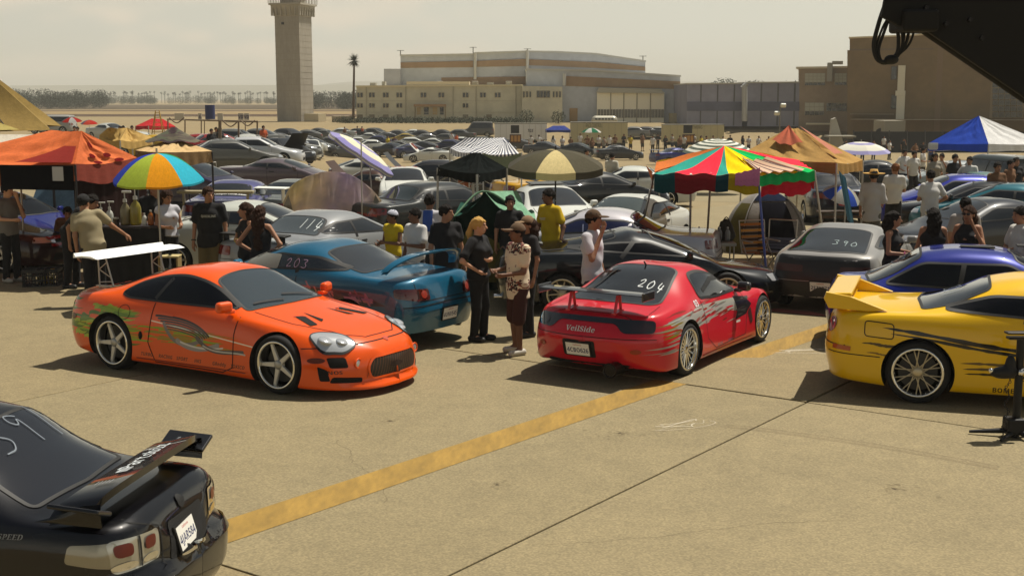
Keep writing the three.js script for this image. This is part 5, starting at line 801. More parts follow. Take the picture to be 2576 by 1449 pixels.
// black coupe at the lower left, seen from its rear quarter
{
  const o = genCar('coupe', 'black coupe with lettered wing and clear tail lamps at the lower left', pose(262, 1394, .66, -1.78, -.54, 171), 171, { q: 1.15, color: 0x07070c, metal: 1, glass: TINT, glassR: mat(0x0c0d14, { roughness: .12, clearcoat: 1, clearcoatRoughness: .04 }),
    over: { wb: 2.62, fo: .85, ro: .95, W: 1.70, H: 1.47, deckX: -1.60, roofR: -.85, wsT: -1.2, tailShape: [[.2, -.03], [.35, -.10], [.52, -.11], [.58, -.08], [.61, .0], [.85, .0], [.98, .05]], deckH: 1.0, tailH: .98, low: .16, planR: [.36, 3.2] }, skip: ['tail_light', 'side_moulding', 'bumper_seam'] });
  o.scale.setScalar(.9); const K = o.K.C.skin, B = paint(0x07070c, { metalness: .3 });
  for (const s of [-1, 1]) {
    const t = part('tail_light', K.patch(roundPoly([[s * .40, .66], [s * .40, .86], [s * .755, .87], [s * .765, .66]], .04), 'rear', .008, .05), mat(0xa8a69c, { roughness: .12, metalness: .6, clearcoat: 1, clearcoatRoughness: .02 }), o);
    for (const z of [.50, .69]) { part('lamp_lens', K.patch(roundPoly([[s * z - .05, .76], [s * z + .05, .76], [s * z + .05, .84], [s * z - .05, .84]], .03), 'rear', .016, .05), mat(0x5a1a10, { roughness: .35 }), t); part('lamp_reflector', K.patch(oval(s * z, .70, .075, .026), 'rear', .014, .05), CHROME, t); }
    part('lamp_divider', K.line([[s * .59, .665], [s * .59, .865]], 'rear', .014, .016), TRIM, t);
    part('lamp_side', K.patch(roundPoly([[(s > 0 ? 1 : -1) * -2.12, .70], [(s > 0 ? 1 : -1) * -1.82, .74], [(s > 0 ? 1 : -1) * -1.84, .85], [(s > 0 ? 1 : -1) * -2.12, .86]], .03), s > 0 ? 'right' : 'left', .008), mat(0x8d8878, { roughness: .1, metalness: .5, clearcoat: 1 }), t);
  }
  part('plate_recess', K.patch(roundPoly([[-.30, .60], [.30, .60], [.26, .84], [-.26, .84]], .03), 'rear', .004), BLACK, o);
  plate(K, 'rear', -.06, .70, '4JAR584', o, .31, .16);
  part('plate_frame', K.line([[-.22, .605], [.10, .605]], 'rear', .018, .03), CHROME, o);
  part('trunk_seam', K.line([[-.64, .96], [-.37, .86], [-.37, .56], [.37, .56], [.37, .86], [.64, .96]], 'rear', .009), SEAM, o);
  part('bumper_step', K.line([[-.80, .55], [-.3, .57], [.3, .57], [.80, .55]], 'rear', .06, .014), B, o);
  part('trunk_badge', K.patch(oval(0, .90, .05, .04), 'rear', .01), TRIM, o);
  part('window_number', K.patch([[-.34, -1.22], [-.34, -.86], [.5, -.86], [.5, -1.22]].map(([a, b]) => [a + .02, b]), 'top', .012, .06), printMat(scribble('391', '#727c86', 5)), o);
  part('tuner_lettering', K.patch([[1.12, .86], [1.62, .86], [1.62, .92], [1.12, .92]], 'left', .006), printMat(lettering('BASED SPEED', '#7a7a78', { w: 512, h: 72, font: 'italic bold 52px serif' })), o);
  const sp = (z0, z1, dy) => sheet((u, v) => { const t = (u - .5) * 2, k = 1 - Math.pow(Math.abs(t), 6), y = 1.01 + .13 * Math.pow(k, .6) + dy, x = -1.86 - .10 * k + (v - .5) * .30; return V(x, y + (.5 - v) * .07, t * .78); }, 40, 5);
  const top = sp(0, 1, .03), W = part('rear_wing', [top, sp(0, 1, -.01)], B, o);
  for (const s of [-1, 1]) part('wing_end', sheet((u, v) => { const x = lerp(-1.62, -2.06, u), y0 = .985 - .02 * u, y1 = lerp(.99, 1.06 + .06 * u, Math.min(1, u * 1.4)); return V(x, lerp(y0, y1, v), s * (.775 + .012 * Math.sin(v * 3))); }, 10, 4), B, W);
  for (const s of [-1, 1]) part('wing_tip', rbox(.34, .03, .20, .012, -1.93, 1.085, s * .80, 0, s * -.35, .08), B, W);
  part('wing_edge', sheet((u, v) => { const t = (u - .5) * 2, k = 1 - Math.pow(Math.abs(t), 6); return V(-2.01 - .10 * k, 1.01 + .13 * Math.pow(k, .6) + .068 - v * .05, t * .78); }, 40, 1), B, W);
  const tg = sheet((u, v) => { const t = (u - .5) * 1.5, k = 1 - Math.pow(Math.abs(t), 6), x = -1.86 - .10 * k + (v - .5) * .22; return V(x, 1.02 + .13 * Math.pow(k, .6) + .032 + (.5 - v) * .05, t * .78); }, 24, 3);
  part('wing_lettering', tg, printMat(canvasTex(1024, 160, (c) => { c.fillStyle = '#b9bfc2'; c.font = 'bold 112px monospace'; c.textAlign = 'center'; c.fillText('mPartsbiz', 540, 116, 860); c.font = '30px monospace'; c.fillText('.com', 980, 120); c.fillStyle = '#777'; for (let i = 0; i < 5; i++) c.fillRect(40, 40 + i * 18, 50, 8); })), W);
}
// dark fastback behind the red car, hatchback to its right
genCar('fastback', 'black fastback coupe parked behind the red sports car', pose(1828, 738, .3, 1.25, .85, 3), 3, { q: .9, color: 0x060a10, metal: 1, glass: TINT, over: { H: 1.22, noseH: .60, cowlH: .86 }, exhaust: 1, tail: mat(0x2a2b30, { roughness: .15, metalness: .5 }), wheels: { n: 10, style: 'thin', lip: mat(0xc8bfa8, { roughness: .3, metalness: .6 }), mat: mat(0xb8ae98, { roughness: .4, metalness: .5 }) } });
{
  const o = genCar('hatch', 'silver roofed hatchback with black tailgate, seen from behind', pose(2125, 568, 1.22, -.5, 0, 62), 62, { q: .9, color: 0x8d8b88, metal: 1, plate: '2EZX971', plateH: .42, skip: ['tail_light', 'bumper_seam', 'trunk_seam'], over: { H: 1.25, W: 1.69, wb: 2.3, fo: .75, ro: .72, deckX: -1.7, roofR: -.66, deckH: .93, tailH: .90, low: .16 }, exhaust: 1 });
  const K = o.K.C.skin; part('tailgate_panel', K.patch(roundPoly([[-.74, .50], [.74, .50], [.68, .87], [-.68, .87]], .05), 'rear', .004), mat(0x0a0a0c, { roughness: .45 }), o); part('lower_bumper', K.patch(roundPoly([[-.78, .20], [.78, .20], [.78, .49], [-.78, .49]], .05), 'rear', .004), mat(0x161414, { roughness: .5 }), o);
  for (const s of [-1, 1]) part('tail_light', K.patch(roundPoly([[s * .28, .63], [s * .28, .73], [s * .70, .74], [s * .72, .63]], .02), 'rear', .012), mat(0x3a1208, { roughness: .3 }), o);
  part('window_number', K.patch([[.02, -1.45], [.02, -1.2], [.42, -1.2], [.42, -1.45]], 'top', .01, .06), printMat(scribble('390', '#9fb0b0', 10)), o);
}
// middle distance: [type, label, [px, py, h, s, l], yaw, options]
const wht = 0xc6c8c2, slv = 0xb4b6b8, gry = 0x3b3d40, blk = 0x0c0d10;
const MID = [
  ['coupe', 'silver coupe with low black wing and 114 on its rear window', [800, 528, 1.33, -.35, 0], 62, { color: 0x8c8e90, metal: 1, wing: { h: .10, span: 1.36, mat: BLACK, chord: .2 }, num: '114', glassR: mat(0x3c4244, { roughness: .1, clearcoat: 1 }) }],
  ['sedan', 'dark grey sedan with red lettering on its trunk', [1085, 456, 1.39, -.3, 0], 42, { color: 0x2a2c2b, metal: 1, plate: '3JKL208', red: 1, glassR: mat(0x1d2422, { roughness: .08, clearcoat: 1 }) }],
  ['coupe', 'white coupe facing the camera with open sunroof', [1372, 466, 1.32, -.3, 0], -76, { color: wht, sunroof: 1 }],
  ['hatch', 'white hatchback with glassy windscreen turned to the left', [1595, 488, 1.3, -.3, 0], -118, { color: wht, glassF: mat(0x37403e, { roughness: .08, clearcoat: 1 }) }],
  ['coupe', 'pearl white coupe with 102 on its side window', [1545, 528, 1.3, -.4, 0], 166, { color: 0xb9b6bc, metal: 1, glass: mat(0x141838, { roughness: .08, clearcoat: 1 }), side: '102' }],
  ['coupe', 'white coupe standing behind the man in the printed black shirt', [606, 505, 1.33, -.3, 0], -6, { color: 0xb4b8b0, over: { wb: 2.62 } }],
  ['coupe', 'lavender blue coupe with wide tan wing seen from behind', [590, 452, 1.33, -.35, 0], 88, { color: 0x4a4a78, metal: 1, wing: { h: .2, span: 1.7, mat: mat(0x8d8468), th: .06, chord: .16 }, www: 1, plate: '2ABC417' }],
  ['coupe', 'dark bronze coupe with five spoke wheels and lifted hatch', [690, 396, 1.25, -.3, 0], -8, { color: 0x5a5056, metal: 1, over: { H: 1.27 } }],
  ['coupe', 'grey coupe with white wing half hidden by the dusty sunshade', [742, 452, 1.3, -.4, 0], 70, { color: 0x777a76, metal: 1, wing: { h: .26, span: 1.5, mat: mat(0xc9ccc6), chord: .26 } }],
  ['coupe', 'dark violet coupe parked under the tan canopy', [470, 410, 1.3, -.3, 0], -22, { color: 0x24203c, metal: 1 }],
  ['coupe', 'white coupe with body kit facing the camera in the far rows', [781, 351, 1.33, -.3, 0], -84, { color: wht, over: { low: .1 } }],
  ['sedan', 'silver sedan facing right behind the gantry posts', [632, 342, 1.39, -.3, 0], 2, { color: slv, metal: 1 }],
  ['sedan', 'black sedan with raised hood beside the silver sedan', [705, 344, 1.39, -.3, 0], -48, { color: 0x14161a, hood: 1 }],
  ['hatch', 'white hatchback partly covered by the tilted purple sunshade', [915, 398, 1.3, -.3, 0], 8, { color: 0xa9aaa4 }],
  ['roadster', 'brown roadster with open engine bay beside the tilted sunshade', [955, 430, 1.15, -.3, 0], 172, { color: 0x3a2012, metal: 1, hood: 1 }],
  ['hatch', 'white car with red lettering across its roof', [1018, 419, 1.3, -.45, 0], -86, { color: wht, roofText: 1 }],
  ['sedan', 'black car with raised hood behind the white lettered car', [1100, 404, 1.35, -.3, 0], 176, { color: 0x15161c, hood: 1 }],
  ['coupe', 'dark blue sedan with bright headlamp in the middle rows', [985, 359, 1.33, -.3, 0], -34, { color: 0x151a2c, metal: 1 }],
  ['fastback', 'white sports car with a red striped raised hood', [1090, 370, 1.25, -.3, 0], 172, { color: wht, hood: 1, hoodStripe: 1 }],
  ['coupe', 'yellow car behind the tan and grey umbrella', [1392, 426, 1.3, -.3, 0], 28, { color: 0xb98a06 }],
  ['coupe', 'black coupe under the right rim of the tan and grey umbrella', [1488, 432, 1.3, -.3, 0], 24, { color: blk }],
  ['coupe', 'white coupe with star shaped wheels left of the patchwork canopy', [1600, 421, 1.28, -.3, 0], 178, { color: 0xbfc2bc }],
  ['coupe', 'charcoal coupe parked before the white trailer', [1368, 355, 1.33, -.3, 0], -18, { color: 0x30343a, metal: 1 }],
  ['hatch', 'dark green hatchback parked before the tan trailer', [1452, 357, 1.35, -.3, 0], -22, { color: 0x101a1c, metal: 1 }],
  ['coupe', 'black coupe parked behind the man in white', [1550, 364, 1.33, -.3, 0], 12, { color: 0x0c0c10 }],
  ['coupe', 'blue coupe with small wing parked before the crowd', [1697, 372, 1.3, -.3, 0], 24, { color: 0x10185c, metal: 1, wing: { h: .2, span: 1.3 } }],
  ['sedan', 'blue and silver rally sedan facing left at the right side', [2432, 437, 1.4, -.3, 0], 174, { color: 0x0e1e88, metal: 1, twoTone: 1 }],
  ['hatch', 'dark grey hatchback at the right edge behind the three women', [2500, 497, 1.3, -.3, 0], -166, { color: 0x22252c, metal: 1, glassR: mat(0x4a5258, { roughness: .1, clearcoat: 1 }) }],
  ['coupe', 'black coupe parked behind the rally sedan at the right edge', [2500, 459, 1.28, -.3, 0], 160, { color: 0x0d0f14 }],
  ['coupe', 'turquoise coupe cut off by the right edge', [2565, 463, 1.3, -.3, 0], 150, { color: 0x0c5a68, metal: 1 }],
  ['sedan', 'dark sedan behind the patchwork canopy with cooler beside it', [2085, 428, 1.4, -.3, 0], 88, { color: 0x1a2030, metal: 1 }],
  ['coupe', 'black coupe right of the tan patched canopy', [2205, 402, 1.33, -.3, 0], 170, { color: 0x0e0e12 }],
  ['sedan', 'pale car under the blue and white canopy', [2418, 404, 1.38, -.3, 0], 170, { color: 0x8e979a }],
  ['wagon', 'dark green wagon under the right half of the blue and white canopy', [2530, 398, 1.6, -.6, 0], 100, { color: 0x1c2422 }],
  ['coupe', 'pale teal coupe left of the blue and white canopy post', [2475, 436, 1.28, -.3, 0], 178, { color: 0x4a6a66 }],
  ['sedan', 'dark blue car under the orange canopy at the left edge', [168, 592, .66, 2.1, .62], -20, { color: 0x121c66, metal: 1, glass: TINT }],
  ['coupe', 'glossy black and red car nosing in at the left edge', [112, 608, .60, 2.05, .6], -16, { color: 0x2a0508, mirrorMat: BLACK, plateF: 1 }],
];
for (const [type, label, an, yaw, o] of MID) {
  const c = genCar(type, label, pose(...an, yaw), yaw, { q: .6, ...o }), K = c.K.C.skin, S = c.K.S, p = S.p;
  if (o.num) part('window_number', K.patch([[.1, p.deckX + .18], [.1, p.deckX + .5], [.52, p.deckX + .5], [.52, p.deckX + .18]], 'top', .01, .1), printMat(scribble(o.num, '#d8e0e0', 12)), c);
  if (o.side) part('window_number', K.patch([[-.1, .95], [.45, .95], [.45, 1.12], [-.1, 1.12]], 'left', .01, .1), printMat(scribble(o.side, '#b8bcd8', 10)), c);
  if (o.red) part('trunk_lettering', K.patch([[-.1, .70], [.65, .70], [.65, .80], [-.1, .80]], 'rear', .008, .1), printMat(lettering('FORMULA ONE', '#b03418', { w: 512, h: 80 })), c);
  if (o.www) part('window_lettering', K.patch([[-.5, p.deckX + .06], [.5, p.deckX + .06], [.5, p.deckX + .18], [-.5, p.deckX + .18]], 'top', .012, .1), printMat(lettering('www.importline.com', '#e8e8e6', { w: 512, h: 64, font: 'bold 48px sans-serif' })), c);
  if (o.roofText) part('roof_lettering', K.patch([[-.5, -.5], [-.5, -.1], [.5, -.1], [.5, -.5]].map(([a, b]) => [a, b]), 'top', .008, .1), printMat(lettering('R · TRD', '#a82418', { w: 512, h: 160, font: 'bold 130px sans-serif' })), c);
  if (o.sunroof) part('sunroof', rbox(.5, .03, .8, .012, -.35, p.H + .035, 0, 0, 0, -.06), mat(0x101012, { roughness: .2 }), c);
  if (o.twoTone) for (const d of ['right', 'left']) part('side_stripe', K.line(d === 'right' ? [[1.5, .45], [-1.6, .62]] : [[-1.5, .45], [1.6, .62]], d, .22, .006), mat(0x9a9ea2, { roughness: .3, metalness: .5 }), c);
  if (o.plateF) { plate(K, 'front', 0, .36, 'IMPORTRACER', c, .42, .1); for (const y of [.52, .64]) part('grille_bar', K.line([[-.5, y], [.5, y]], 'front', .05, .02), mat(0x9a0c14, { roughness: .2, clearcoat: 1 }), c); }
  if (o.hood) { const cx = S.cx + .04, l = S.xf - cx - .15, g = sheet((u, v) => V(cx + l * u * .62, p.cowlH + l * u * .62 - .05 * Math.sin(u * 3), (v - .5) * (1.25 - u * .2)), 8, 6), h = part('raised_hood', g, o.hoodStripe ? mat(0xc8c8c2, { side: THREE.DoubleSide, roughness: .4 }) : mat(o.color, { side: THREE.DoubleSide, roughness: .4 }), c); if (o.hoodStripe) for (const s of [-.2, 0, .2]) part('hood_stripe', rod([cx + .15, p.cowlH + .2, s], [cx + l * .56, p.cowlH + l * .58, s * .9], .035), mat(s ? 0xa01c18 : 0x1c4a2a), h);
    part('engine_bay', K.patch(roundPoly([[-.56, S.cx + .08], [.56, S.cx + .08], [.5, S.xf - .25], [-.5, S.xf - .25]], .05), 'top', .006, .12), HOLE, c); }
}
// far rows
const FAR = [[646, 321, 1], [720, 322, 0], [771, 327, 1], [817, 327, 1], [899, 324, 0], [973, 331, 0], [620, 336, 2], [700, 338, 1], [779, 342, 0], [899, 344, 2], [952, 342, 3], [1019, 334, 4], [1072, 335, 1], [1034, 346, 2], [1090, 346, 2], [270, 309, 2], [336, 333, 2], [390, 336, 5], [501, 336, 6], [541, 338, 6], [1001, 352, 1], [930, 333, 2], [1125, 336, 1], [1160, 343, 2], [1000, 326, 1], [580, 326, 1], [690, 328, 0], [740, 336, 2], [1135, 352, 3], [560, 346, 1], [1060, 326, 0], [1210, 344, 1], [1300, 346, 1], [1240, 352, 0], [835, 343, 1], [860, 333, 1], [865, 352, 0], [930, 352, 2], [1065, 354, 0], [1170, 356, 1], [565, 354, 1], [1040, 324, 2], [1110, 325, 0], [940, 322, 1], [800, 322, 0], [860, 322, 2], [1155, 326, 1], [1030, 360, 3], [870, 362, 1]];
const FARC = [0x17181b, 0x4a4a46, 0xa9aba5, 0x1c2044, 0x8a7420, 0xa8860c, 0x7c1414], FARN = ['dark', 'grey', 'pale', 'dark blue', 'golden', 'yellow', 'red'], FT = ['coupe', 'sedan', 'hatch'];
FAR.forEach(([x, y, c], i) => { const yaw = [-12, 168, 8, -165, 25, -30, 175][(i * 5) % 7] + rr(-8, 8), t = FT[i % 3]; genCar(t, FARN[c] + ' ' + t + ' in the ' + (y < 325 ? 'very last' : y < 330 ? 'last' : y < 335 ? 'second last' : y < 340 ? 'third last' : y < 345 ? 'fourth last' : y < 353 ? 'fifth last' : 'nearest') + ' row ' + (x < 420 ? 'by the red canopy' : x < 600 ? 'behind the gantry posts' : x < 760 ? 'between the gantry and the tower foot' : x < 900 ? 'below the tall palm' : x < 1050 ? 'before the left half of the office block' : x < 1180 ? 'before the office balcony' : 'left of the trailers'), pose(x, y, 1.33, -.3, 0, yaw), yaw, { q: .4, color: FARC[c], wheels: { n: 5, q: .35, simple: true }, group: FARN[c] + ' cars in the far rows' }); });
// ---------------------------------------------------------------- people: one continuous skin each, clothes and hair as children
const smin = (a, b, k) => { const h = clamp(0.5 + 0.5 * (b - a) / k, 0, 1); return lerp(b, a, h) - k * h * (1 - h); };
function caps(list, k = 0.03) {      // [ax ay az, bx by bz, ra, rb, flatZ]
  const L = list.map(([a, b, r0, r1 = r0, sx = 1]) => { const d = [b[0] - a[0], b[1] - a[1], b[2] - a[2]], ll = d[0] ** 2 + d[1] ** 2 + d[2] ** 2 || 1e-9; return { a, d, ll, r0, r1, sx, k }; });
  return (x, y, z) => { let m = 9; for (const c of L) { const px = (x - c.a[0]) , py = y - c.a[1], pz = z - c.a[2]; const t = clamp((px * c.d[0] + py * c.d[1] + pz * c.d[2]) / c.ll, 0, 1); const qx = (px - c.d[0] * t) / c.sx, qy = py - c.d[1] * t, qz = pz - c.d[2] * t; const s = Math.sqrt(qx * qx + qy * qy + qz * qz) - lerp(c.r0, c.r1, t); m = m > s + k ? s : s > m + k ? m : smin(m, s, k); } return m; };
}
const boundsOf = (list, pad) => { const lo = [9, 9, 9], hi = [-9, -9, -9]; for (const [a, b, r0, r1 = r0, sx = 1] of list) for (const [p, r] of [[a, r0], [b, r1]]) for (let i = 0; i < 3; i++) { const R = Math.max(r0, r1) * (i === 0 ? sx : 1); lo[i] = Math.min(lo[i], p[i] - R - pad); hi[i] = Math.max(hi[i], p[i] + R + pad); } return [lo, hi]; };
const capMesh = (list, cell, k) => { const [lo, hi] = boundsOf(list, cell * 2 + .02); return surfaceNets(caps(list, k), lo, hi, cell); };
const ell = (x, y, z, c, r) => { const a = (x - c[0]) / r[0], b = (y - c[1]) / r[1], d = (z - c[2]) / r[2], q = Math.sqrt(a * a + b * b + d * d); return (q - 1) * Math.min(...r); };
function headField(x, y, z) {
  const ax = Math.abs(x);
  let s = ell(x, y, z, [0, .03, -.012], [.076, .092, .095]); s = smin(s, ell(x, y, z, [0, -.05, .025], [.056, .066, .062]), .035);
  s = smin(s, caps([[[0, -.06, -.02], [0, -.17, -.035], .05, .055]])(x, y, z), .03);
  const nose = caps([[[0, .012, .082], [0, -.022, .104], .009, .014]])(x, y, z); s = smin(s, nose, .014);
  s = smin(s, caps([[[-.04, .032, .075], [.04, .032, .075], .012]])(x, y, z), .015);
  s = Math.max(s, -ell(ax, y, z, [.031, .008, .094], [.017, .011, .016])); s = Math.min(s, ell(ax, y, z, [.031, .008, .074], [.013, .012, .013]));
  s = smin(s, ell(x, y, z, [0, -.056, .083], [.024, .008, .010]), .006); s = smin(s, ell(ax, y, z, [.079, -.004, -.008], [.010, .032, .020]), .008);
  return s;
}
let headGeo, handGeo;
function heads() {
  if (headGeo) return; headGeo = surfaceNets(headField, [-.11, -.2, -.12], [.11, .14, .13], .0062);
  const P = headGeo.attributes.position, col = new Float32Array(P.count * 3);
  for (let i = 0; i < P.count; i++) { const x = Math.abs(P.getX(i)), y = P.getY(i), z = P.getZ(i); let c = [1, 1, 1]; if (z > .05 && ell(x, y, z, [.031, .008, .08], [.016, .011, .02]) < .002) c = x > .024 && x < .038 ? [.1, .08, .07] : [1.1, 1.15, 1.2]; else if (z > .06 && Math.abs(y - .034) < .009 && x > .014 && x < .052) c = [.3, .25, .22]; else if (z > .07 && Math.abs(y + .056) < .010 && x < .025) c = [.75, .45, .42]; col.set(c, i * 3); }
  headGeo.setAttribute('color', new THREE.BufferAttribute(col, 3));
  const F = [[[0, 0, 0], [0, -.075, .004], .021, .026, 1.35]]; // palm then fingers, slightly curled towards +z
  [[-.030, .062], [-.010, .072], [.010, .068], [.028, .052]].forEach(([x, l]) => { F.push([[x, -.085, .004], [x * 1.1, -.085 - l * .5, .010], .0095, .009]); F.push([[x * 1.1, -.085 - l * .5, .010], [x * 1.1, -.085 - l * .9, .030], .009, .0075]); });
  F.push([[-.028, -.03, .008], [-.052, -.06, .022], .012, .0105]); F.push([[-.052, -.06, .022], [-.050, -.092, .034], .0105, .008]);
  handGeo = capMesh(F, .0052, .006);
}
function withColor(g) { if (!g.attributes.color) g.setAttribute('color', new THREE.BufferAttribute(new Float32Array(g.attributes.position.count * 3).fill(1), 3)); return g; }
function joinSkin(list) { return mergeGeometries(list.map((g) => { const n = withColor(g.clone()); n.deleteAttribute('uv'); return n; })); }
const SKIN = [0xb98a6c, 0x94684c, 0x6a4630, 0xc89a7c], HAIR = { dark: 0x14100e, brown: 0x2e1c12, blond: 0xb08a4c, grey: 0x5a5550 };
const skinMat = (h) => mat(h, { roughness: .6, vertexColors: true });
/* o: h height, head [x, y] seen at the crown, turn (0 = facing the camera, + = towards the right of the picture), lean, side, arms: [left, right] presets or [elbow, wrist], look, legs,
   top, sleeves (0..1), hem, bottom 'long' | 'shorts', colours */
function person(label, o) {
  heads(); const k = (o.h ?? 1.75) / 1.75, cell = o.cell ?? .017, fem = o.fem ? .9 : 1, wide = o.wide ?? 1;
  const at = o.at ?? (() => { const p = G(o.head[0], o.head[1], (o.h ?? 1.75) - (o.drop ?? 0)); const x = p.x - (o.fwd ?? 0); return [x, gy(x, p.z), p.z]; })();
  const root = thing('person', label, 'person', at, (o.turn ?? 0) * D2R, o.group); root.scale.setScalar(k);
  const lean = (o.lean ?? 0) * D2R, side = (o.side ?? 0) * D2R, cl = Math.cos(lean), sl = Math.sin(lean), hipY = o.crouch ? .92 - o.crouch : .92;
  const U = ([x, y, z]) => { const yy = y - .95, y1 = yy * cl - z * sl, z1 = yy * sl + z * cl; return [x * Math.cos(side) - y1 * Math.sin(side), y1 * Math.cos(side) + x * Math.sin(side) + .95 - (o.crouch ?? 0), z1]; };
  const sw = .178 * fem * Math.sqrt(wide), legs = o.legs ?? [[.10, .02], [-.10, -.02]];
  const J = { pel: U([0, .95, 0]), waist: U([0, 1.10, .0]), chest: U([0, 1.30, -.005]), neck: U([0, 1.47, -.012]), head: U([0, 1.625, .018]) };
  const PRE = { down: [[.235, 1.14, -.02], [.255, .89, .05]], hip: [[.36, 1.17, -.06], [.165, 1.02, .08]], hold: [[.22, 1.14, .02], [.13, 1.13, .26]], mouth: [[.24, 1.16, .10], [.08, 1.48, .16]], reach: [[.23, 1.18, .12], [.20, 1.0, .34]], fold: [[.24, 1.14, .06], [-.04, 1.16, .19]], back: [[.25, 1.15, -.10], [.10, .98, -.16]], up: [[.3, 1.42, .12], [.2, 1.66, .16]], out: [[.34, 1.2, .06], [.5, 1.05, .16]] };
  const arm = [], skin = [], top = [], bottom = [], shoes = [], hands = [], sleeve = o.sleeves ?? .62;
  [1, -1].forEach((s, i) => {
    const p = o.arms?.[i] ?? 'down', [e, w] = (typeof p === 'string' ? PRE[p] : p).map(([x, y, z]) => U([x * s, y, z])), sh = U([sw * s, 1.425, -.01]);
    skin.push([sh, e, .044 * fem * wide, .037 * fem], [e, w, .037 * fem, .026 * fem]); const c = [0, 1, 2].map((q) => lerp(sh[q], e[q], Math.min(1, sleeve)));
    if (sleeve > 0) { top.push([sh, c, .062 * fem * wide, .066 * (o.loose ?? 1)]); if (sleeve > 1) top.push([e, [0, 1, 2].map((q) => lerp(e[q], w[q], sleeve - 1)), .055, .046]); }
    const h = handGeo.clone(), dir = V(w[0] - e[0], w[1] - e[1], w[2] - e[2]).normalize(); if (s < 0) { h.scale(-1, 1, 1); const ix = h.index.array; for (let q = 0; q < ix.length; q += 3) [ix[q], ix[q + 1]] = [ix[q + 1], ix[q]]; }
    h.rotateY(-s * 1.2); h.applyQuaternion(new THREE.Quaternion().setFromUnitVectors(V(0, -1, 0), dir)); h.translate(...w); hands.push(h);
    const [fx, fz] = legs[i], kn = [lerp(.09 * s, fx, .55), (o.crouch ? .40 : .49), lerp(0, fz, .5) + (o.crouch ? .24 : .03)], an = [fx, .08, fz], hip = [.085 * s * fem, hipY - .02, 0];
    skin.push([hip, kn, .078 * wide, .052], [kn, an, .052, .034], [an, [fx + s * .02, .04, fz + .13], .036, .03]);
    const loose = o.loose ?? 1;
    if (o.bottom === 'shorts') { const t = [0, 1, 2].map((q) => lerp(hip[q], kn[q], o.shortLen ?? .92)); bottom.push([hip, t, .096 * wide, .092 * loose]); }
    else bottom.push([hip, kn, .094 * wide, .072 * loose], [kn, [an[0], .09, an[2]], .070 * loose, .062 * loose]);
    shoes.push([[fx, .045, fz - .05], [fx + s * .02, .042, fz + .15], .047, .042]);
  });
  const Lt = [[J.pel, J.waist, .105 * wide, .098 * fem * wide, 1.38], [J.waist, J.chest, .098 * fem * wide, .108 * wide, 1.42], [J.chest, U([0, 1.40, -.01]), .102, .075, 1.75 * fem], [U([-sw * .8, 1.425, -.01]), U([sw * .8, 1.425, -.01]), .055, .055], [J.neck, J.head, .052, .05]];
  skin.push(...Lt); if (o.fem) skin.push([U([.075, 1.29, .085]), U([-.075, 1.29, .085]), .062, .062]);
  bottom.push([[0, hipY, 0], J.pel, .112 * wide, .112 * wide, 1.32]);
  const g = (o.snug ? .006 : .018), hem = o.hem ?? .86, hm = [lerp(0, J.pel[0], .5), hem - (o.crouch ?? 0), lerp(J.pel[2], -.01, .4)];
  const tl = [[hm, J.pel, (.112 + g) * wide, (.110 + g) * wide, 1.36], [J.pel, J.waist, (.108 + g) * wide, (.100 + g) * fem * wide, 1.38], [J.waist, J.chest, (.100 + g) * fem * wide, (.108 + g) * wide, 1.42], [J.chest, U([0, 1.40, -.01]), .104 + g, .078 + g, 1.72 * fem]]; if (sleeve > 0) tl.push([U([-sw * .8, 1.425, -.01]), U([sw * .8, 1.425, -.01]), .058 + g * .5, .058 + g * .5], [U([0, 1.43, -.01]), J.neck, .072, .064]); if (o.fem) tl.push([U([.075, 1.29, .085]), U([-.075, 1.29, .085]), .068, .068]);
  const head = headGeo.clone(); head.rotateX((o.nod ?? 0) * D2R); head.rotateZ((o.tilt ?? 0) * D2R); head.rotateY((o.look ?? 0) * D2R); head.rotateX(lean * .5); head.translate(...J.head);
  const body = capMesh(skin, cell, .022); part('body', joinSkin([body, head, ...hands]), skinMat(o.skin ?? SKIN[0]), root);
  const TL = [...tl, ...top], sf = caps(TL, .03), [slo, shi] = boundsOf(TL, cell * 2 + .02), hy = hem - (o.crouch ?? 0), ph = rr(0, 9);
  const shirt = surfaceNets((x, y, z) => Math.max(sf(x, y, z) + .008 * Math.sin(y * 23 + x * 13 + ph) * Math.sin(x * 19 - z * 15 + ph) * clamp((1.5 - y) * 4, 0, 1), hy - y - (lean ? 9 : 0) + .012 * Math.sin(x * 12 + ph)), slo, shi, cell);
  if (o.top !== null) { let tm = o.topMat ?? cloth(o.top ?? 0x15151a); if (o.print) { const P = shirt.attributes.position, uv = new Float32Array(P.count * 2); for (let i = 0; i < P.count; i++) { uv[i * 2] = P.getX(i) * 2 + .5; uv[i * 2 + 1] = P.getY(i) * 2; } shirt.setAttribute('uv', new THREE.BufferAttribute(uv, 2)); tm = o.print; } part('shirt', shirt, tm, root); }
  part(o.bottom === 'shorts' ? 'shorts' : 'trousers', capMesh(bottom, cell, .03), cloth(o.pants ?? 0x16161c), root);
  for (const sI of shoes) part('shoe', capMesh([sI], .012, .01), mat(o.shoe ?? 0x1a1a1c, { roughness: .6 }), root);
  const place = (gm) => { gm.rotateX((o.nod ?? 0) * D2R); gm.rotateZ((o.tilt ?? 0) * D2R); gm.rotateY((o.look ?? 0) * D2R); gm.rotateX(lean * .5); return gm.translate(...J.head); };
  const hairM = mat(HAIR[o.hair ?? 'dark'] ?? o.hair, { roughness: .9, specularIntensity: .4, phys: 1 });
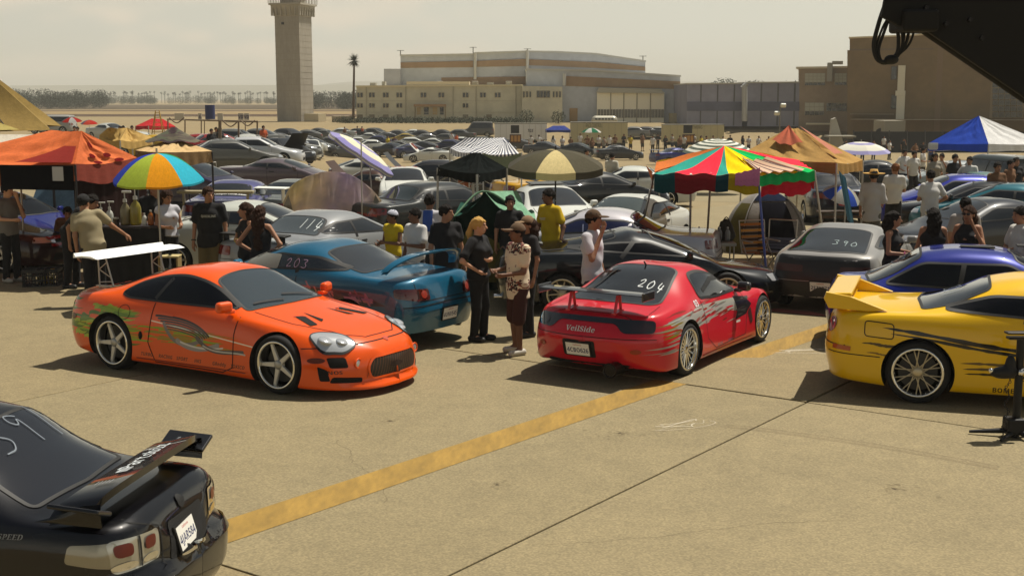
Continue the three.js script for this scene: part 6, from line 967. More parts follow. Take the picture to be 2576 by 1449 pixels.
  if (o.hair !== 'none') {
    const long = o.long ?? 0, hf = (x, y, z) => { let s = ell(x, y, z, [0, .035, -.016], [.089, .102, .107]); s = Math.max(s, -(.75 * (y - .062) - .66 * (z - .085)) - (x * x) * 2); if (long) { s = smin(s, caps([[[0, .02, -.07], [0, -.08, -.095], .085, .085, 1.1], [[0, -.08, -.095], [0, -.1 - long, -.10], .082, .055, 1.35]])(x, y, z), .03); s = Math.max(s, -ell(x, y, z, [0, -.06, .06], [.07, .14, .09])); } return s + .006 * Math.sin(x * 110) * Math.sin(z * 90 + y * 40) + .004 * Math.sin(y * 70 + x * 30); };
    part('hair', place(surfaceNets(hf, [-.14, -.25 - long, -.22], [.14, .17, .14], .009)), hairM, root);
  }
  if (o.pony) part('ponytail', place(capMesh([[[0, .03, -.11], [0, -.10, -.15], .034, .042], [[0, -.10, -.15], [0, -.27, -.12], .042, .018]], .009, .02)), hairM, root);
  if (o.cap) { const back = o.capBack ? -1 : 1, cf = (x, y, z) => { let s = Math.max(ell(x, y, z, [0, .038, -.014], [.094, .108, .110]), .045 - y + (z < 0 ? -.015 : 0)); return Math.min(s, Math.max(ell(x, y, z * back, [0, .052, .115], [.072, .014, .085]), -.06 + Math.abs(x) * .2)); }; part('cap', place(surfaceNets(cf, [-.12, -.01, -.22], [.12, .17, .22], .009)), cloth(o.cap), root); }
  if (o.strawHat) part('hat', place(merge([new THREE.LatheGeometry([[.0, .15], [.07, .145], [.095, .07], [.10, .055], [.19, .045], [.22, .06], [.22, .066], [.19, .052], [.10, .062]].map(([a, b]) => new THREE.Vector2(a, b)), 32)])), mat(o.strawHat, { roughness: .9 }), root);
  if (o.wrap) part('head_wrap', place(surfaceNets((x, y, z) => Math.max(ell(x, y, z, [0, .038, -.014], [.092, .104, .110]), .04 - y + z * .25), [-.12, -.05, -.15], [.12, .17, .14], .009)), cloth(o.wrap), root);
  if (o.glasses) part('sunglasses', place(merge([rbox(.052, .03, .01, .008, .034, .01, .094), rbox(.052, .03, .01, .008, -.034, .01, .094), box(.02, .006, .006, 0, .016, .098), box(.004, .008, .09, .072, .012, .05), box(.004, .008, .09, -.072, .012, .05)])), TRIM, root);
  if (o.chestPrint) { const q = sheet((u, v) => { const p = U([(u - .5) * .24, 1.30 + (v - .5) * .07, .16 + g - Math.pow((u - .5) * .9, 2) * .25]); return V(...p); }, 8, 2); part('chest_print', q, printMat(lettering(o.chestPrint, '#b9b6a8', { w: 384, h: 96, font: 'bold 70px sans-serif' })), root); }
  if (o.wrist) { const p = o.arms?.[1] ?? 'down', [e, w] = (typeof p === 'string' ? PRE[p] : p).map(([x, y, z]) => U([-x, y, z])); const t = new THREE.TorusGeometry(.032, .010, 6, 16); t.applyQuaternion(new THREE.Quaternion().setFromUnitVectors(V(0, 0, 1), V(w[0] - e[0], w[1] - e[1], w[2] - e[2]).normalize())); t.translate(...[0, 1, 2].map((q) => lerp(e[q], w[q], .9))); part('wristband', t, mat(o.wrist), root); }
  root.J = J; root.U = U; return root;
}
const wTee = 0xb9b8b4;
const hawaiian = new THREE.MeshStandardMaterial({ roughness: .95, side: THREE.DoubleSide, map: (() => { const t = canvasTex(512, 512, (c) => { c.fillStyle = '#cfc2a6'; c.fillRect(0, 0, 512, 512); let s = 3; const rn = () => { s = (s * 16807) % 2147483647; return s / 2147483647; }; for (let i = 0; i < 150; i++) { c.fillStyle = ['#3a1a1a', '#5a2020', '#2a2220', '#7a3a2a'][i % 4]; const x = rn() * 512, y = 400 + rn() * 110; c.beginPath(); c.ellipse(x, y - rn() * rn() * 130, 4 + rn() * 13, 6 + rn() * 20, rn() * 3, 0, 7); c.fill(); } for (let i = 0; i < 16; i++) { c.fillStyle = '#6a3a44'; c.beginPath(); c.arc(rn() * 512, rn() * 400, 5 + rn() * 8, 0, 7); c.fill(); } }); t.wrapS = t.wrapT = THREE.RepeatWrapping; t.offset.set(0, .28); return t; })() });
// in front, left to right
person('man in a grey short sleeved shirt and black trousers at the left edge', { head: [14, 462], h: 1.74, turn: 60, look: 20, top: 0x6b6660, pants: 0x0e0e12, hem: .84, arms: ['mouth', 'hold'], shoe: 0x9a948a, hair: 'dark' });
person('man in dark shirt bending over beside the counter', { at: (() => { const p = G(180, 725); return [p.x, p.y, p.z]; })(), h: 1.8, turn: 75, lean: 42, top: 0x101014, pants: 0x0d0d12, arms: ['reach', [[.25, 1.12, .06], [.22, .92, .22]]], skin: SKIN[1], shoe: 0x0c0c0e });
person('man in a pale tan shirt and dark cap seen from behind at the counter', { head: [246, 487], h: 1.76, turn: 200, lean: 14, side: -9, fwd: .12, look: -40, top: 0x8f8468, pants: 0x101015, arms: ['down', 'out'], cap: 0x111114, wide: 1.06, skin: SKIN[1] });
person('man in black shirt and black cap leaning forward right of the counter', { head: [378, 452], h: 1.82, turn: 38, lean: 10, look: -60, top: 0x0f0f13, pants: 0x101014, arms: [[[.24, 1.12, .12], [.18, .90, .26]], 'reach'], cap: 0x0d0d10, wide: 1.08, skin: SKIN[1] });
person('curly haired woman in a white top looking down at her hands', { head: [418, 478], h: 1.70, turn: 35, look: 10, nod: 24, fem: 1, top: 0xa9a8ae, pants: 0x131318, sleeves: .1, arms: ['hold', 'hold'], hair: 'brown', long: .12, skin: SKIN[1], hem: .95 });
person('man in a black printed T-shirt and khaki shorts facing the camera', { head: [523, 470], h: 1.80, turn: 6, look: 32, top: 0x0e0e12, pants: 0x5a4e30, bottom: 'shorts', chestPrint: 'QUICKLINE', wide: 1.12, hem: .80, hair: 'brown', skin: SKIN[1], loose: 1.1, wrist: 0x111111 });
person('long haired woman in a sleeveless black dress', { head: [616, 510], h: 1.66, turn: -50, look: -25, fem: 1, top: 0x0e0e12, pants: 0x0f0f14, sleeves: 0, long: .2, hair: 'brown', skin: SKIN[1], arms: ['down', 'fold'], wrist: 0xb0a020 });
person('woman with very long wavy hair and blue jeans seen from behind', { head: [652, 518], h: 1.66, turn: 165, fem: 1, top: 0x0f0f13, pants: 0x1c2436, sleeves: 0, long: .42, hair: 'brown', skin: SKIN[1], arms: ['hip', 'hip'] });
person('child in a yellow vest with a pale head wrap', { head: [987, 529], h: 1.48, turn: -40, look: -25, top: 0xb8a010, pants: 0x23232c, sleeves: .12, wrap: 0xb4b6c2, skin: SKIN[2], arms: ['fold', 'hold'] });
person('boy in a loose white T-shirt facing left', { head: [1044, 524], h: 1.60, turn: -42, look: -20, top: 0xbdbcba, pants: 0x20222a, arms: ['fold', 'down'], skin: SKIN[2], hem: .76, loose: 1.15 });
{ const p = person('man in a white vest with a blue towel over his back', { head: [1080, 489], h: 1.72, turn: 170, top: 0xb2b0b6, pants: 0x1a1c24, sleeves: .2, skin: SKIN[2], hair: 'dark' }); part('towel', sheet((u, v) => V(.0 + (u - .5) * .16, 1.50 - v * .34, -.10 - .06 * Math.sin(v * 2.2) - .01 * Math.sin(u * 9)), 6, 10), cloth(0x2a4a92), p); }
person('youth in a black polo shirt looking right', { head: [1122, 515], h: 1.72, turn: 25, look: 45, top: 0x100f14, pants: 0x0d0d11, skin: SKIN[1], hair: 'dark', hem: .8 });
person('blonde woman with a ponytail in black clothes, hand on hip', { head: [1203, 547], h: 1.66, turn: 62, look: 20, fem: 1, top: 0x0d0d11, pants: 0x0b0b0f, hair: 'blond', pony: 1, skin: SKIN[0], sleeves: .7, wide: 1.12, arms: ['fold', 'hip'], hem: .9 });
person('youth in a brown cap and a printed tan shirt holding something', { head: [1303, 563], h: 1.66, turn: -58, look: -10, print: hawaiian, pants: 0x3a1a12, bottom: 'shorts', cap: 0x5a4632, hair: 'dark', skin: SKIN[2], legs: [[.13, .05], [-.12, -.04]], arms: [[[.2, 1.13, .04], [.14, 1.1, .26]], 'hold'], hem: .76, wide: 1.08, loose: .98, shoe: 0xb0aaa0, shortLen: 1.02 });
person('person with long hair under a patterned cap behind the youth in the printed shirt', { head: [1328, 545], h: 1.64, turn: -60, fem: 1, top: 0x1a181a, pants: 0x131318, long: .3, hair: 'brown', cap: 0x7a6248, skin: SKIN[1] });
person('boy in a black shirt in front of the green tent', { head: [1283, 492], h: 1.66, turn: 8, top: 0x0e0e12, pants: 0x15151b, skin: SKIN[1], hair: 'dark', arms: ['fold', 'down'] });
person('man in a yellow T-shirt standing beside the green tent', { head: [1387, 474], h: 1.80, turn: -50, look: -10, lean: 4, top: 0xb89a08, pants: 0x2a2c34, skin: SKIN[2], hair: 'dark', arms: [[[.28, 1.16, -.02], [.33, .95, .1]], [[.27, 1.15, 0], [.3, .92, .1]]], wrist: 0xb8a428, chestPrint: 'STREET' });
person('man in a white T-shirt and cap eating beside the black fastback', { head: [1492, 530], h: 1.78, turn: 62, look: 14, top: 0xb6b4ba, pants: 0x2a3448, arms: ['down', 'mouth'], cap: 0x4a3622, skin: SKIN[1], hem: .82, hair: 'dark' });
person('man in cream clothes walking by the black coupe', { head: [1538, 384], h: 1.76, turn: 150, lean: 6, top: 0xb4b0a0, pants: 0xa8a494, skin: SKIN[1], hair: 'dark', arms: ['reach', 'down'], hem: .7 });
person('person in dark shorts standing under the tan and grey umbrella', { at: (() => { const p = G(1475, 480); return [p.x, p.y, p.z]; })(), h: 1.72, turn: 40, top: 0x2a2226, pants: 0x3a3028, bottom: 'shorts', skin: SKIN[1] });
person('man in a straw cowboy hat and white shirt', { head: [2200, 428], h: 1.80, turn: 150, look: 20, top: 0xaeaaa6, pants: 0x5a564e, strawHat: 0xb08a48, skin: SKIN[1], hem: .72, sleeves: 1.3, arms: ['down', 'hold'] });
person('man in a white T-shirt and black shorts holding a water bottle', { head: [2254, 412], h: 1.80, turn: 165, look: 30, top: 0xb8b6b2, pants: 0x0e0f14, bottom: 'shorts', shortLen: 1.05, skin: SKIN[1], hair: 0x6a4226, arms: ['down', 'hold'], hem: .84 });
person('man in a baggy white T-shirt and grey shorts with folded arms', { head: [2345, 428], h: 1.78, turn: 200, look: -20, top: 0xbab9b6, pants: 0x4a4440, bottom: 'shorts', skin: SKIN[1], hair: 'dark', arms: ['fold', 'hip'], hem: .74, wide: 1.1 });
person('dark haired woman in a black top holding yellow flowers beside the hatchback', { head: [2250, 532], h: 1.64, turn: 55, look: 25, fem: 1, top: 0x0d0d12, pants: 0x16161c, sleeves: 0, long: .08, skin: SKIN[1], arms: ['hold', 'hold'], wrist: 0xa83a70 });
person('woman with loose dark hair and bare back behind the blue coupe', { head: [2352, 524], h: 1.66, turn: 170, fem: 1, top: 0x0d0d12, pants: 0x14141a, sleeves: 0, long: .2, skin: SKIN[1], arms: ['hold', 'hold'] });
person('woman with sunglasses and a black tank top behind the blue coupe', { head: [2440, 518], h: 1.70, turn: -25, look: -15, fem: 1, top: 0x0e0e14, pants: 0x14141a, sleeves: 0, long: .18, hair: 'brown', glasses: 1, skin: SKIN[1], arms: ['mouth', 'down'] });
person('person in a pale vest partly hidden behind the woman with sunglasses', { head: [2432, 497], h: 1.70, turn: 180, top: 0x8a8480, pants: 0x1a1a22, skin: SKIN[1], hair: 'dark' });
person('man in a white T-shirt cut off by the right edge', { head: [2572, 520], h: 1.74, turn: -80, top: 0xb2b0aa, pants: 0x3a3834, skin: SKIN[1], hair: 'dark', arms: ['down', 'fold'] });
person('person in blue shorts crouching beside the counter', { at: (() => { const p = G(160, 690); return [p.x - .2, 0, p.z - .9]; })(), h: 1.7, turn: 20, crouch: .42, lean: 30, top: 0x5a3a24, pants: 0x16182a, skin: SKIN[1], arms: ['hold', 'hold'] });
// the crowds: a few figures, then copies with clothes of their own
const crowdKit = [['man', { turn: 170, arms: ['down', 'down'] }, 'with arms hanging'], ['man', { turn: 190, arms: ['fold', 'hip'] }, 'with hand on hip'], ['woman', { turn: 160, fem: 1, long: .18, arms: ['hold', 'down'] }, 'with long hair'], ['man', { turn: 20, arms: ['hold', 'hold'], bottom: 'shorts' }, 'and shorts'], ['man', { turn: 175, bottom: 'shorts', arms: ['mouth', 'down'] }, 'and shorts, hand raised']];
const crowdTop = [[0xbab8b4, 'white'], [0x14141a, 'black'], [0xb09a20, 'yellow'], [0x6a4a30, 'brown'], [0x2a3a6a, 'blue'], [0x8a8478, 'grey'], [0xa84a20, 'orange'], [0x3a2030, 'maroon']];
const protos = [];
function crowdPerson(x, y, h, k, c, where, group, down = 0) {
  const P = G(x, y, h - down), [hex, cn] = crowdTop[c]; let r;
  const lab = `person in a ${cn} top ${crowdKit[k][2]} ${where}`;
  if (!protos[k]) { r = protos[k] = person(lab, { cell: .03, ...crowdKit[k][1], at: [P.x, gy(P.x, P.z), P.z], h, top: hex, pants: pick([0x14151c, 0x3a342a, 0x20263a]), skin: SKIN[1], group }); }
  else { r = protos[k].clone(); r.name = numbered('person'); scene.add(r); r.position.set(P.x, gy(P.x, P.z), P.z); r.scale.setScalar(h / 1.75); r.rotation.y = (crowdKit[k][1].turn + rr(-35, 35)) * D2R; r.traverse((m) => { if (m.name === 'shirt') m.material = cloth(hex); if (/trousers|shorts/.test(m.name)) m.material = cloth(pick([0x14151c, 0x3a342a, 0x20263a, 0x2a2622])); }); r.userData = { label: lab, category: 'person', group }; }
  return r;
}
{
  const line = [[1336, 340, 0], [1356, 339, 0], [1392, 341, 0], [1415, 342, 0], [1436, 344, 3], [1460, 336, 0], [1478, 340, 3], [1490, 346, 3], [1507, 340, 0], [1520, 344, 5], [1534, 340, 0], [1548, 338, 3], [1570, 337, 1], [1587, 340, 2], [1617, 338, 3], [1643, 341, 0], [1656, 337, 1], [1675, 341, 1], [1692, 337, 5], [1711, 341, 3], [1722, 340, 0], [1747, 337, 0], [1765, 341, 2], [1778, 342, 3], [1795, 341, 5], [1820, 343, 0], [1838, 340, 1], [1870, 341, 1], [1885, 342, 0], [1910, 342, 0], [1935, 343, 4]];
  line.forEach(([x, y, c], i) => crowdPerson(x, y, 1.72 + (i % 4) * .02, i % 5, c, x < 1436 ? 'before the grey white trailer' : x < 1580 ? 'before the first tan trailer' : x < 1670 ? 'in the gap between the tan trailers' : x < 1800 ? 'before the second tan trailer' : 'right of the second tan trailer', 'onlookers before the trailers'));
  const right = [[2226, 342, 0], [2240, 352, 0], [2275, 348, 1], [2305, 358, 3], [2325, 356, 1], [2200, 352, 3], [2172, 356, 5], [2150, 358, 1], [2278, 376, 0], [2325, 372, 0], [2302, 380, 0], [2355, 386, 5], [2372, 386, 0], [2442, 394, 0], [2512, 408, 3], [2545, 402, 3], [2560, 396, 1], [2405, 388, 1], [2130, 352, 1], [2345, 360, 4]];
  right.forEach(([x, y, c], i) => crowdPerson(x, y, 1.72 + (i % 3) * .03, (i * 2) % 5, c, y < 362 ? 'before the dark yard fence' : x > 2400 ? 'under the blue and white canopy' : 'beside the violet ringed umbrella', 'crowd beside the blue and white canopy'));
  const far = [[185, 317, 1], [193, 319, 0], [300, 317, 1], [308, 316, 0], [330, 316, 1], [530, 324, 1], [542, 320, 5], [552, 320, 1], [661, 316, 6], [866, 319, 3], [898, 317, 5], [910, 318, 6], [975, 341, 2], [991, 342, 7], [1136, 333, 0], [1148, 336, 6]];
  far.forEach(([x, y, c], i) => crowdPerson(x, y, 1.72, i % 5, c, x < 200 ? 'under the red umbrellas' : x < 400 ? 'beside the red canopy' : x < 700 ? 'behind the gantry' : x < 930 ? 'sitting in the last row' : 'among the far cars', 'people among the far cars'));
}
// ---------------------------------------------------------------- canopies, umbrellas, tents
const weave = (() => { const t = dataTex(128, (i, x, y) => { const q = (y * 4 * 512 + x * 4) % 262144, k = .94 + .18 * (grainB[q] - .5) + .1 * (grainA[q] - .5); return [k, k, k]; }); t.repeat.set(3, 3); return t; })();
const canvasM = (hex, tr = .18) => mats['canvas' + hex + tr] ??= new THREE.MeshPhysicalMaterial({ color: hex, map: weave, roughness: 1, side: THREE.DoubleSide, transmission: tr, thickness: 0, specularIntensity: .1 });
const POST = mat(0xa8a49c, { roughness: .4, metalness: .5 }), DPOST = mat(0x1c1c20, { roughness: .5 });
/* corners c0..c3 (Vector3 at eave height, in order round), ridge r0 (towards side c0-c1... between c3/c0) and r1; panels 0: c0-c1, 1: c1-c2, 2: c2-c3, 3: c3-c0 */
function canopy(label, c, r0, r1, o) {
  const mid = c.reduce((a, b) => a.clone().add(b), V(0, 0, 0)).multiplyScalar(.25), base = V(mid.x, 0, mid.z), t = thing('canopy', label, o.category ?? 'canopy', base, 0, o.group), L = (p) => p.clone().sub(base);
  const C = c.map(L), R = [L(r0), L(r1)], apex = [[0, 1], [1, 1], [1, 0], [0, 0]], drop = o.valance ?? .26, sag = o.sag ?? .1, wr = o.wrinkle ?? .02; let sd = rr(0, 50);
  for (let k = 0; k < 4; k++) {
    const a = C[k], b = C[(k + 1) % 4], ra = R[apex[k][0]], rb = R[apex[k][1]], m = Array.isArray(o.mat) ? o.mat[k] : o.mat, nrm = V(0, 0, 0).crossVectors(b.clone().sub(a), ra.clone().sub(a)).normalize(); if (nrm.y < 0) nrm.negate();
    const g = sheet((u, v) => { const lo = a.clone().lerp(b, u), hi = ra.clone().lerp(rb, u), p = lo.lerp(hi, v), s = Math.sin(Math.PI * u) * Math.sin(Math.PI * Math.min(1, v * .9 + .05)); p.y -= sag * s * 1.0 + (1 - v) * sag * .5 * Math.sin(Math.PI * u); return p.addScaledVector(nrm, wr * s * (Math.sin(u * 21 + v * 5 + sd) + Math.sin(v * 17 - u * 9 + sd) * .7 + Math.sin(u * 47 + v * 31) * .3)); }, 26, 16);
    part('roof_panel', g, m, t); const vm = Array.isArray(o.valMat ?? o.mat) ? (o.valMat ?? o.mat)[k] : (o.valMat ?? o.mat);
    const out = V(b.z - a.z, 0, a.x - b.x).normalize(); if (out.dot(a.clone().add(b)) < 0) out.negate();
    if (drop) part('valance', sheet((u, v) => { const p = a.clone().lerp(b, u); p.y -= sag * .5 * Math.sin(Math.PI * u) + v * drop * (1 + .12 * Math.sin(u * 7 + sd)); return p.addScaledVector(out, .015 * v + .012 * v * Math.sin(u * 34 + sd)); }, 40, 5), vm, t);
    if (!o.noLegs?.includes(k)) { const f = a.clone(); f.x *= o.splay ?? 1; f.z *= o.splay ?? 1; f.y = gy(f.x + base.x, f.z + base.z); const top = a.clone(); top.y -= .02; part('leg', rod(f, top, o.legR ?? .022), (o.legM ?? [POST, POST, POST, POST])[k], t); part('foot', rbox(.1, .02, .1, .008, f.x, f.y + .011, f.z), DPOST, t); }
    const q = a.clone().lerp(b, .5), ins = mid.clone().sub(base).setY(0).sub(q.clone().setY(0)).setLength(.12), h = V(0, -.26, 0).add(ins), h0 = V(0, -.06, 0).add(ins); if (o.truss !== 0) part('truss', [rod(a.clone().add(h0), q.clone().add(h), .008, 5), rod(q.clone().add(h0), a.clone().lerp(b, .02).add(h), .010, 5), rod(b.clone().add(h0), q.clone().add(h), .010, 5), rod(q.clone().add(h0), b.clone().lerp(a, .02).add(h), .010, 5)], POST, t);
  }
  t.C = C; t.R = R; t.base = base; return t;
}
const at3 = (a) => G(a[0], a[1], a[2]);
const fourth = (l, n, r) => l.clone().add(r).sub(n);
{ // orange ridge canopy with dark red spots
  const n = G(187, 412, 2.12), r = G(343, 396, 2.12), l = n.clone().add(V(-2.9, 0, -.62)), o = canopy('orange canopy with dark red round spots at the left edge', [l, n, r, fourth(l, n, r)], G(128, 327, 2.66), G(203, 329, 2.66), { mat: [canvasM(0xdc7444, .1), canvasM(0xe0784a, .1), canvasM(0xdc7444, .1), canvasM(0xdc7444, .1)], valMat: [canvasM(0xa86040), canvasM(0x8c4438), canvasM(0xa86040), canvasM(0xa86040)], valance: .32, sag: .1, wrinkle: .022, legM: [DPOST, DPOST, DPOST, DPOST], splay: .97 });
  const C = o.C, R = o.R, on = (u, v) => { const p = C[1].clone().lerp(C[2], u).lerp(R[1].clone(), v); const s = Math.sin(Math.PI * u) * Math.sin(Math.PI * Math.min(1, v * .9 + .05)); p.y -= .1 * s + (1 - v) * .05 * Math.sin(Math.PI * u); return p; };
  const nn = V(0, 0, 0).crossVectors(C[2].clone().sub(C[1]), R[1].clone().sub(C[1])).normalize(); if (nn.y < 0) nn.negate();
  for (const [u, v] of [[.42, .70], [.30, .36], [.66, .36], [.34, .10], [.72, .10]]) part('spot', sheet((a, b) => on(u + Math.cos(a * 6.2832) * .075 * b, v + Math.sin(a * 6.2832) * .075 * b).addScaledVector(nn, .035), 18, 3), canvasM(0x6c1418, 0), o);
  const P0 = C[0].clone().lerp(C[1], .62), on2 = (u, v) => C[0].clone().lerp(C[1], u).lerp(R[0].clone().lerp(R[1], u), v); part('patch', sheet((a, b) => { const u = lerp(lerp(.62, .985, a), lerp(.86, .985, a), b), v = b * .5; return on2(u, v).add(V(0, .02, .035)); }, 8, 6), canvasM(0x9c3a34), o);
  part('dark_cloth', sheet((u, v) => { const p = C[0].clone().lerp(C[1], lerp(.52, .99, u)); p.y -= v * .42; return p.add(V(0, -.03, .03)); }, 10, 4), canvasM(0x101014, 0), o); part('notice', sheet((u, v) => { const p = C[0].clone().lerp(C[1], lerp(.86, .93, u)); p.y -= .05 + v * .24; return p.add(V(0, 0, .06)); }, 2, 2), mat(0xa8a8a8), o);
  // side curtain
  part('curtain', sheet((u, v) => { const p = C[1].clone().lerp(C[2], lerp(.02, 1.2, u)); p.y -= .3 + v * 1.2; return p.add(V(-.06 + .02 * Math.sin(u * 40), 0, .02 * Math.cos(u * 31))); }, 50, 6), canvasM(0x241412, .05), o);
  const T = thing('dark_drape', 'dark drape with small white print hanging behind the counter', 'drape', [0, 0, 0]); const a = G(262, 500, 1.4), b = G(352, 492, 1.4); part('cloth', sheet((u, v) => V(lerp(a.x, b.x, u), 1.45 - v * .75, lerp(a.z, b.z, u) - .5 + .02 * Math.sin(u * 30)), 30, 6), new THREE.MeshStandardMaterial({ roughness: 1, side: THREE.DoubleSide, map: canvasTex(256, 256, (c) => { c.fillStyle = '#120f14'; c.fillRect(0, 0, 256, 256); let s = 5; const rn = () => { s = (s * 16807) % 2147483647; return s / 2147483647; }; for (let i = 0; i < 130; i++) { c.fillStyle = ['#6a6a78', '#8a8a92', '#4a4a58'][i % 3]; c.beginPath(); c.arc(rn() * 256, 60 + rn() * 190, 2 + rn() * 5, 0, 7); c.fill(); } }) }), T); part('rail', rod([a.x, 1.46, a.z - .5], [b.x, 1.46, b.z - .5], .015), DPOST, T);
}
{ // big tan canvas behind it and the white awning below
  const Z = 27, a = A(125, 327, Z), l = A(-140, 335, Z), pk = A(-70, 150, 31), o = thing('tent', 'large tan canvas marquee peak at the left edge', 'tent', [0, 0, 0]);
  const bk = a.clone().add(V(-1.9, 0, -5)), bl = l.clone().add(V(0, 0, -7)); for (const [p, q] of [[l, a], [a, bk], [bk, bl], [bl, l]]) part('roof_panel', sheet((u, v) => { const s = p.clone().lerp(q, u).lerp(pk, v); s.y -= .25 * Math.sin(Math.PI * u) * Math.sin(Math.PI * v); return s; }, 16, 16), canvasM(0x8a7444, .1), o);
  for (const u of [.22, .42, .6]) part('rope', tube([0, .33, .66, 1].map((v) => { const s = l.clone().lerp(a, u).lerp(pk, v); s.y -= .25 * Math.sin(Math.PI * u) * Math.sin(Math.PI * v) - .03; s.z += .02; return s; }), .015, 5, 20), DPOST, o);
  part('edge_panel', sheet((u, v) => { const s = l.clone().lerp(a, u * .72 + .0).lerp(pk, v * .6); s.z += .08; s.y -= .25 * Math.sin(Math.PI * u * .72) * Math.sin(Math.PI * v * .6) - .03; s.x -= v * 1.3; return s; }, 8, 8), canvasM(0xb0a060), o);
  for (const p of [a, bk]) part('pole', rod([p.x, gy(p.x, p.z), p.z], p, .03), DPOST, o);
  const w = thing('awning', 'white sheet awning under the tan marquee', 'awning', [0, 0, 0]), q = [A(-60, 338, 25.5), A(112, 338, 25.5), A(45, 376, 23.5), A(-60, 384, 23.5)]; part('sheet', sheet((u, v) => { const s = q[0].clone().lerp(q[1], u).lerp(q[3].clone().lerp(q[2], u), v); s.y -= .1 * Math.sin(Math.PI * u) * Math.sin(v * 3); return s; }, 14, 10), canvasM(0xc8c0b0), w); part('pole', [rod(A(-20, 382, 23.4), A(-20, 382, 23.4).toGround(), .02), rod(A(45, 376, 23.5), A(45, 376, 23.5).toGround(), .02)], POST, w);
}
{ // small canopies behind
  const n = G(330, 383, 2.1), l = G(250, 386, 2.1); let c = [G(262, 342, 2.3), G(300, 352, 2.2), G(378, 346, 2.2), G(330, 340, 2.3)];
  canopy('low tan canvas canopy with a dark bundle on its ridge', [A(248, 340, 36), A(300, 352, 33.5), A(381, 345, 35), A(330, 338, 37)], A(272, 320, 35), A(318, 321, 35.2), { mat: canvasM(0xb8985c, .08), valance: .18, sag: .16, truss: 0, wrinkle: .03 });
  const o = canopy('tan canopy with a camouflage cloth over its peak', [A(339, 378, 26.5), A(400, 383, 25.6), A(532, 380, 26.5), A(470, 368, 29)], A(425, 352, 27), A(450, 352, 27), { mat: canvasM(0xc8aa7c, .08), valMat: canvasM(0x8a7050, .08), valance: .26, sag: .02, noLegs: [0, 1], legM: [DPOST, DPOST, DPOST, DPOST] });
  const pk = o.base, ap = A(436, 320, 27).sub(pk); part('camouflage_cloth', sheet((u, v) => { const an = u * 6.2832, r = .04 + v * (.40 + .06 * Math.sin(an * 3)); return V(ap.x + Math.cos(an) * r * 1.25, ap.y - Math.pow(v, .9) * .30 + .02 * Math.sin(an * 7) * v, ap.z + Math.sin(an) * r); }, 40, 8), new THREE.MeshStandardMaterial({ roughness: 1, side: THREE.DoubleSide, map: dataTex(128, (i, x, y) => { const a = grainA[(y * 4 * 512 + x * 4) % 262144], b = grainC[(y * 3 * 512 + x * 4) % 262144]; return a > .54 ? [.30, .27, .24] : b > .5 ? [.36, .34, .28] : a < .45 ? [.22, .16, .18] : [.30, .32, .25]; }) }), o);
  const Z = 112; canopy('red pop up canopy far out on the apron', [A(339, 317, Z), A(372, 316, Z - 3), A(440, 318, Z), A(408, 314, Z + 4)], A(380, 298, Z + 1), A(408, 299, Z + 1), { mat: canvasM(0xb41c24), valance: .3, sag: .05, truss: 0, legR: .04 });
  const ld = thing('stepladder', 'yellow stepladder under the red canopy', 'ladder', A(397, 345, 108).toGround()); part('rail', [rod([-.5, 0, .3], [-.15, 2.2, 0], .04), rod([.5, 0, .3], [.15, 2.2, 0], .04), rod([-.5, 0, -.5], [-.15, 2.2, 0], .03), rod([.5, 0, -.5], [.15, 2.2, 0], .03)], mat(0xa07c18), ld); part('step', [.4, .8, 1.2, 1.6, 2.0].map((y) => box(.9 - y * .3, .05, .12, 0, y, .3 - y * .13)), mat(0xa07c18), ld);
}
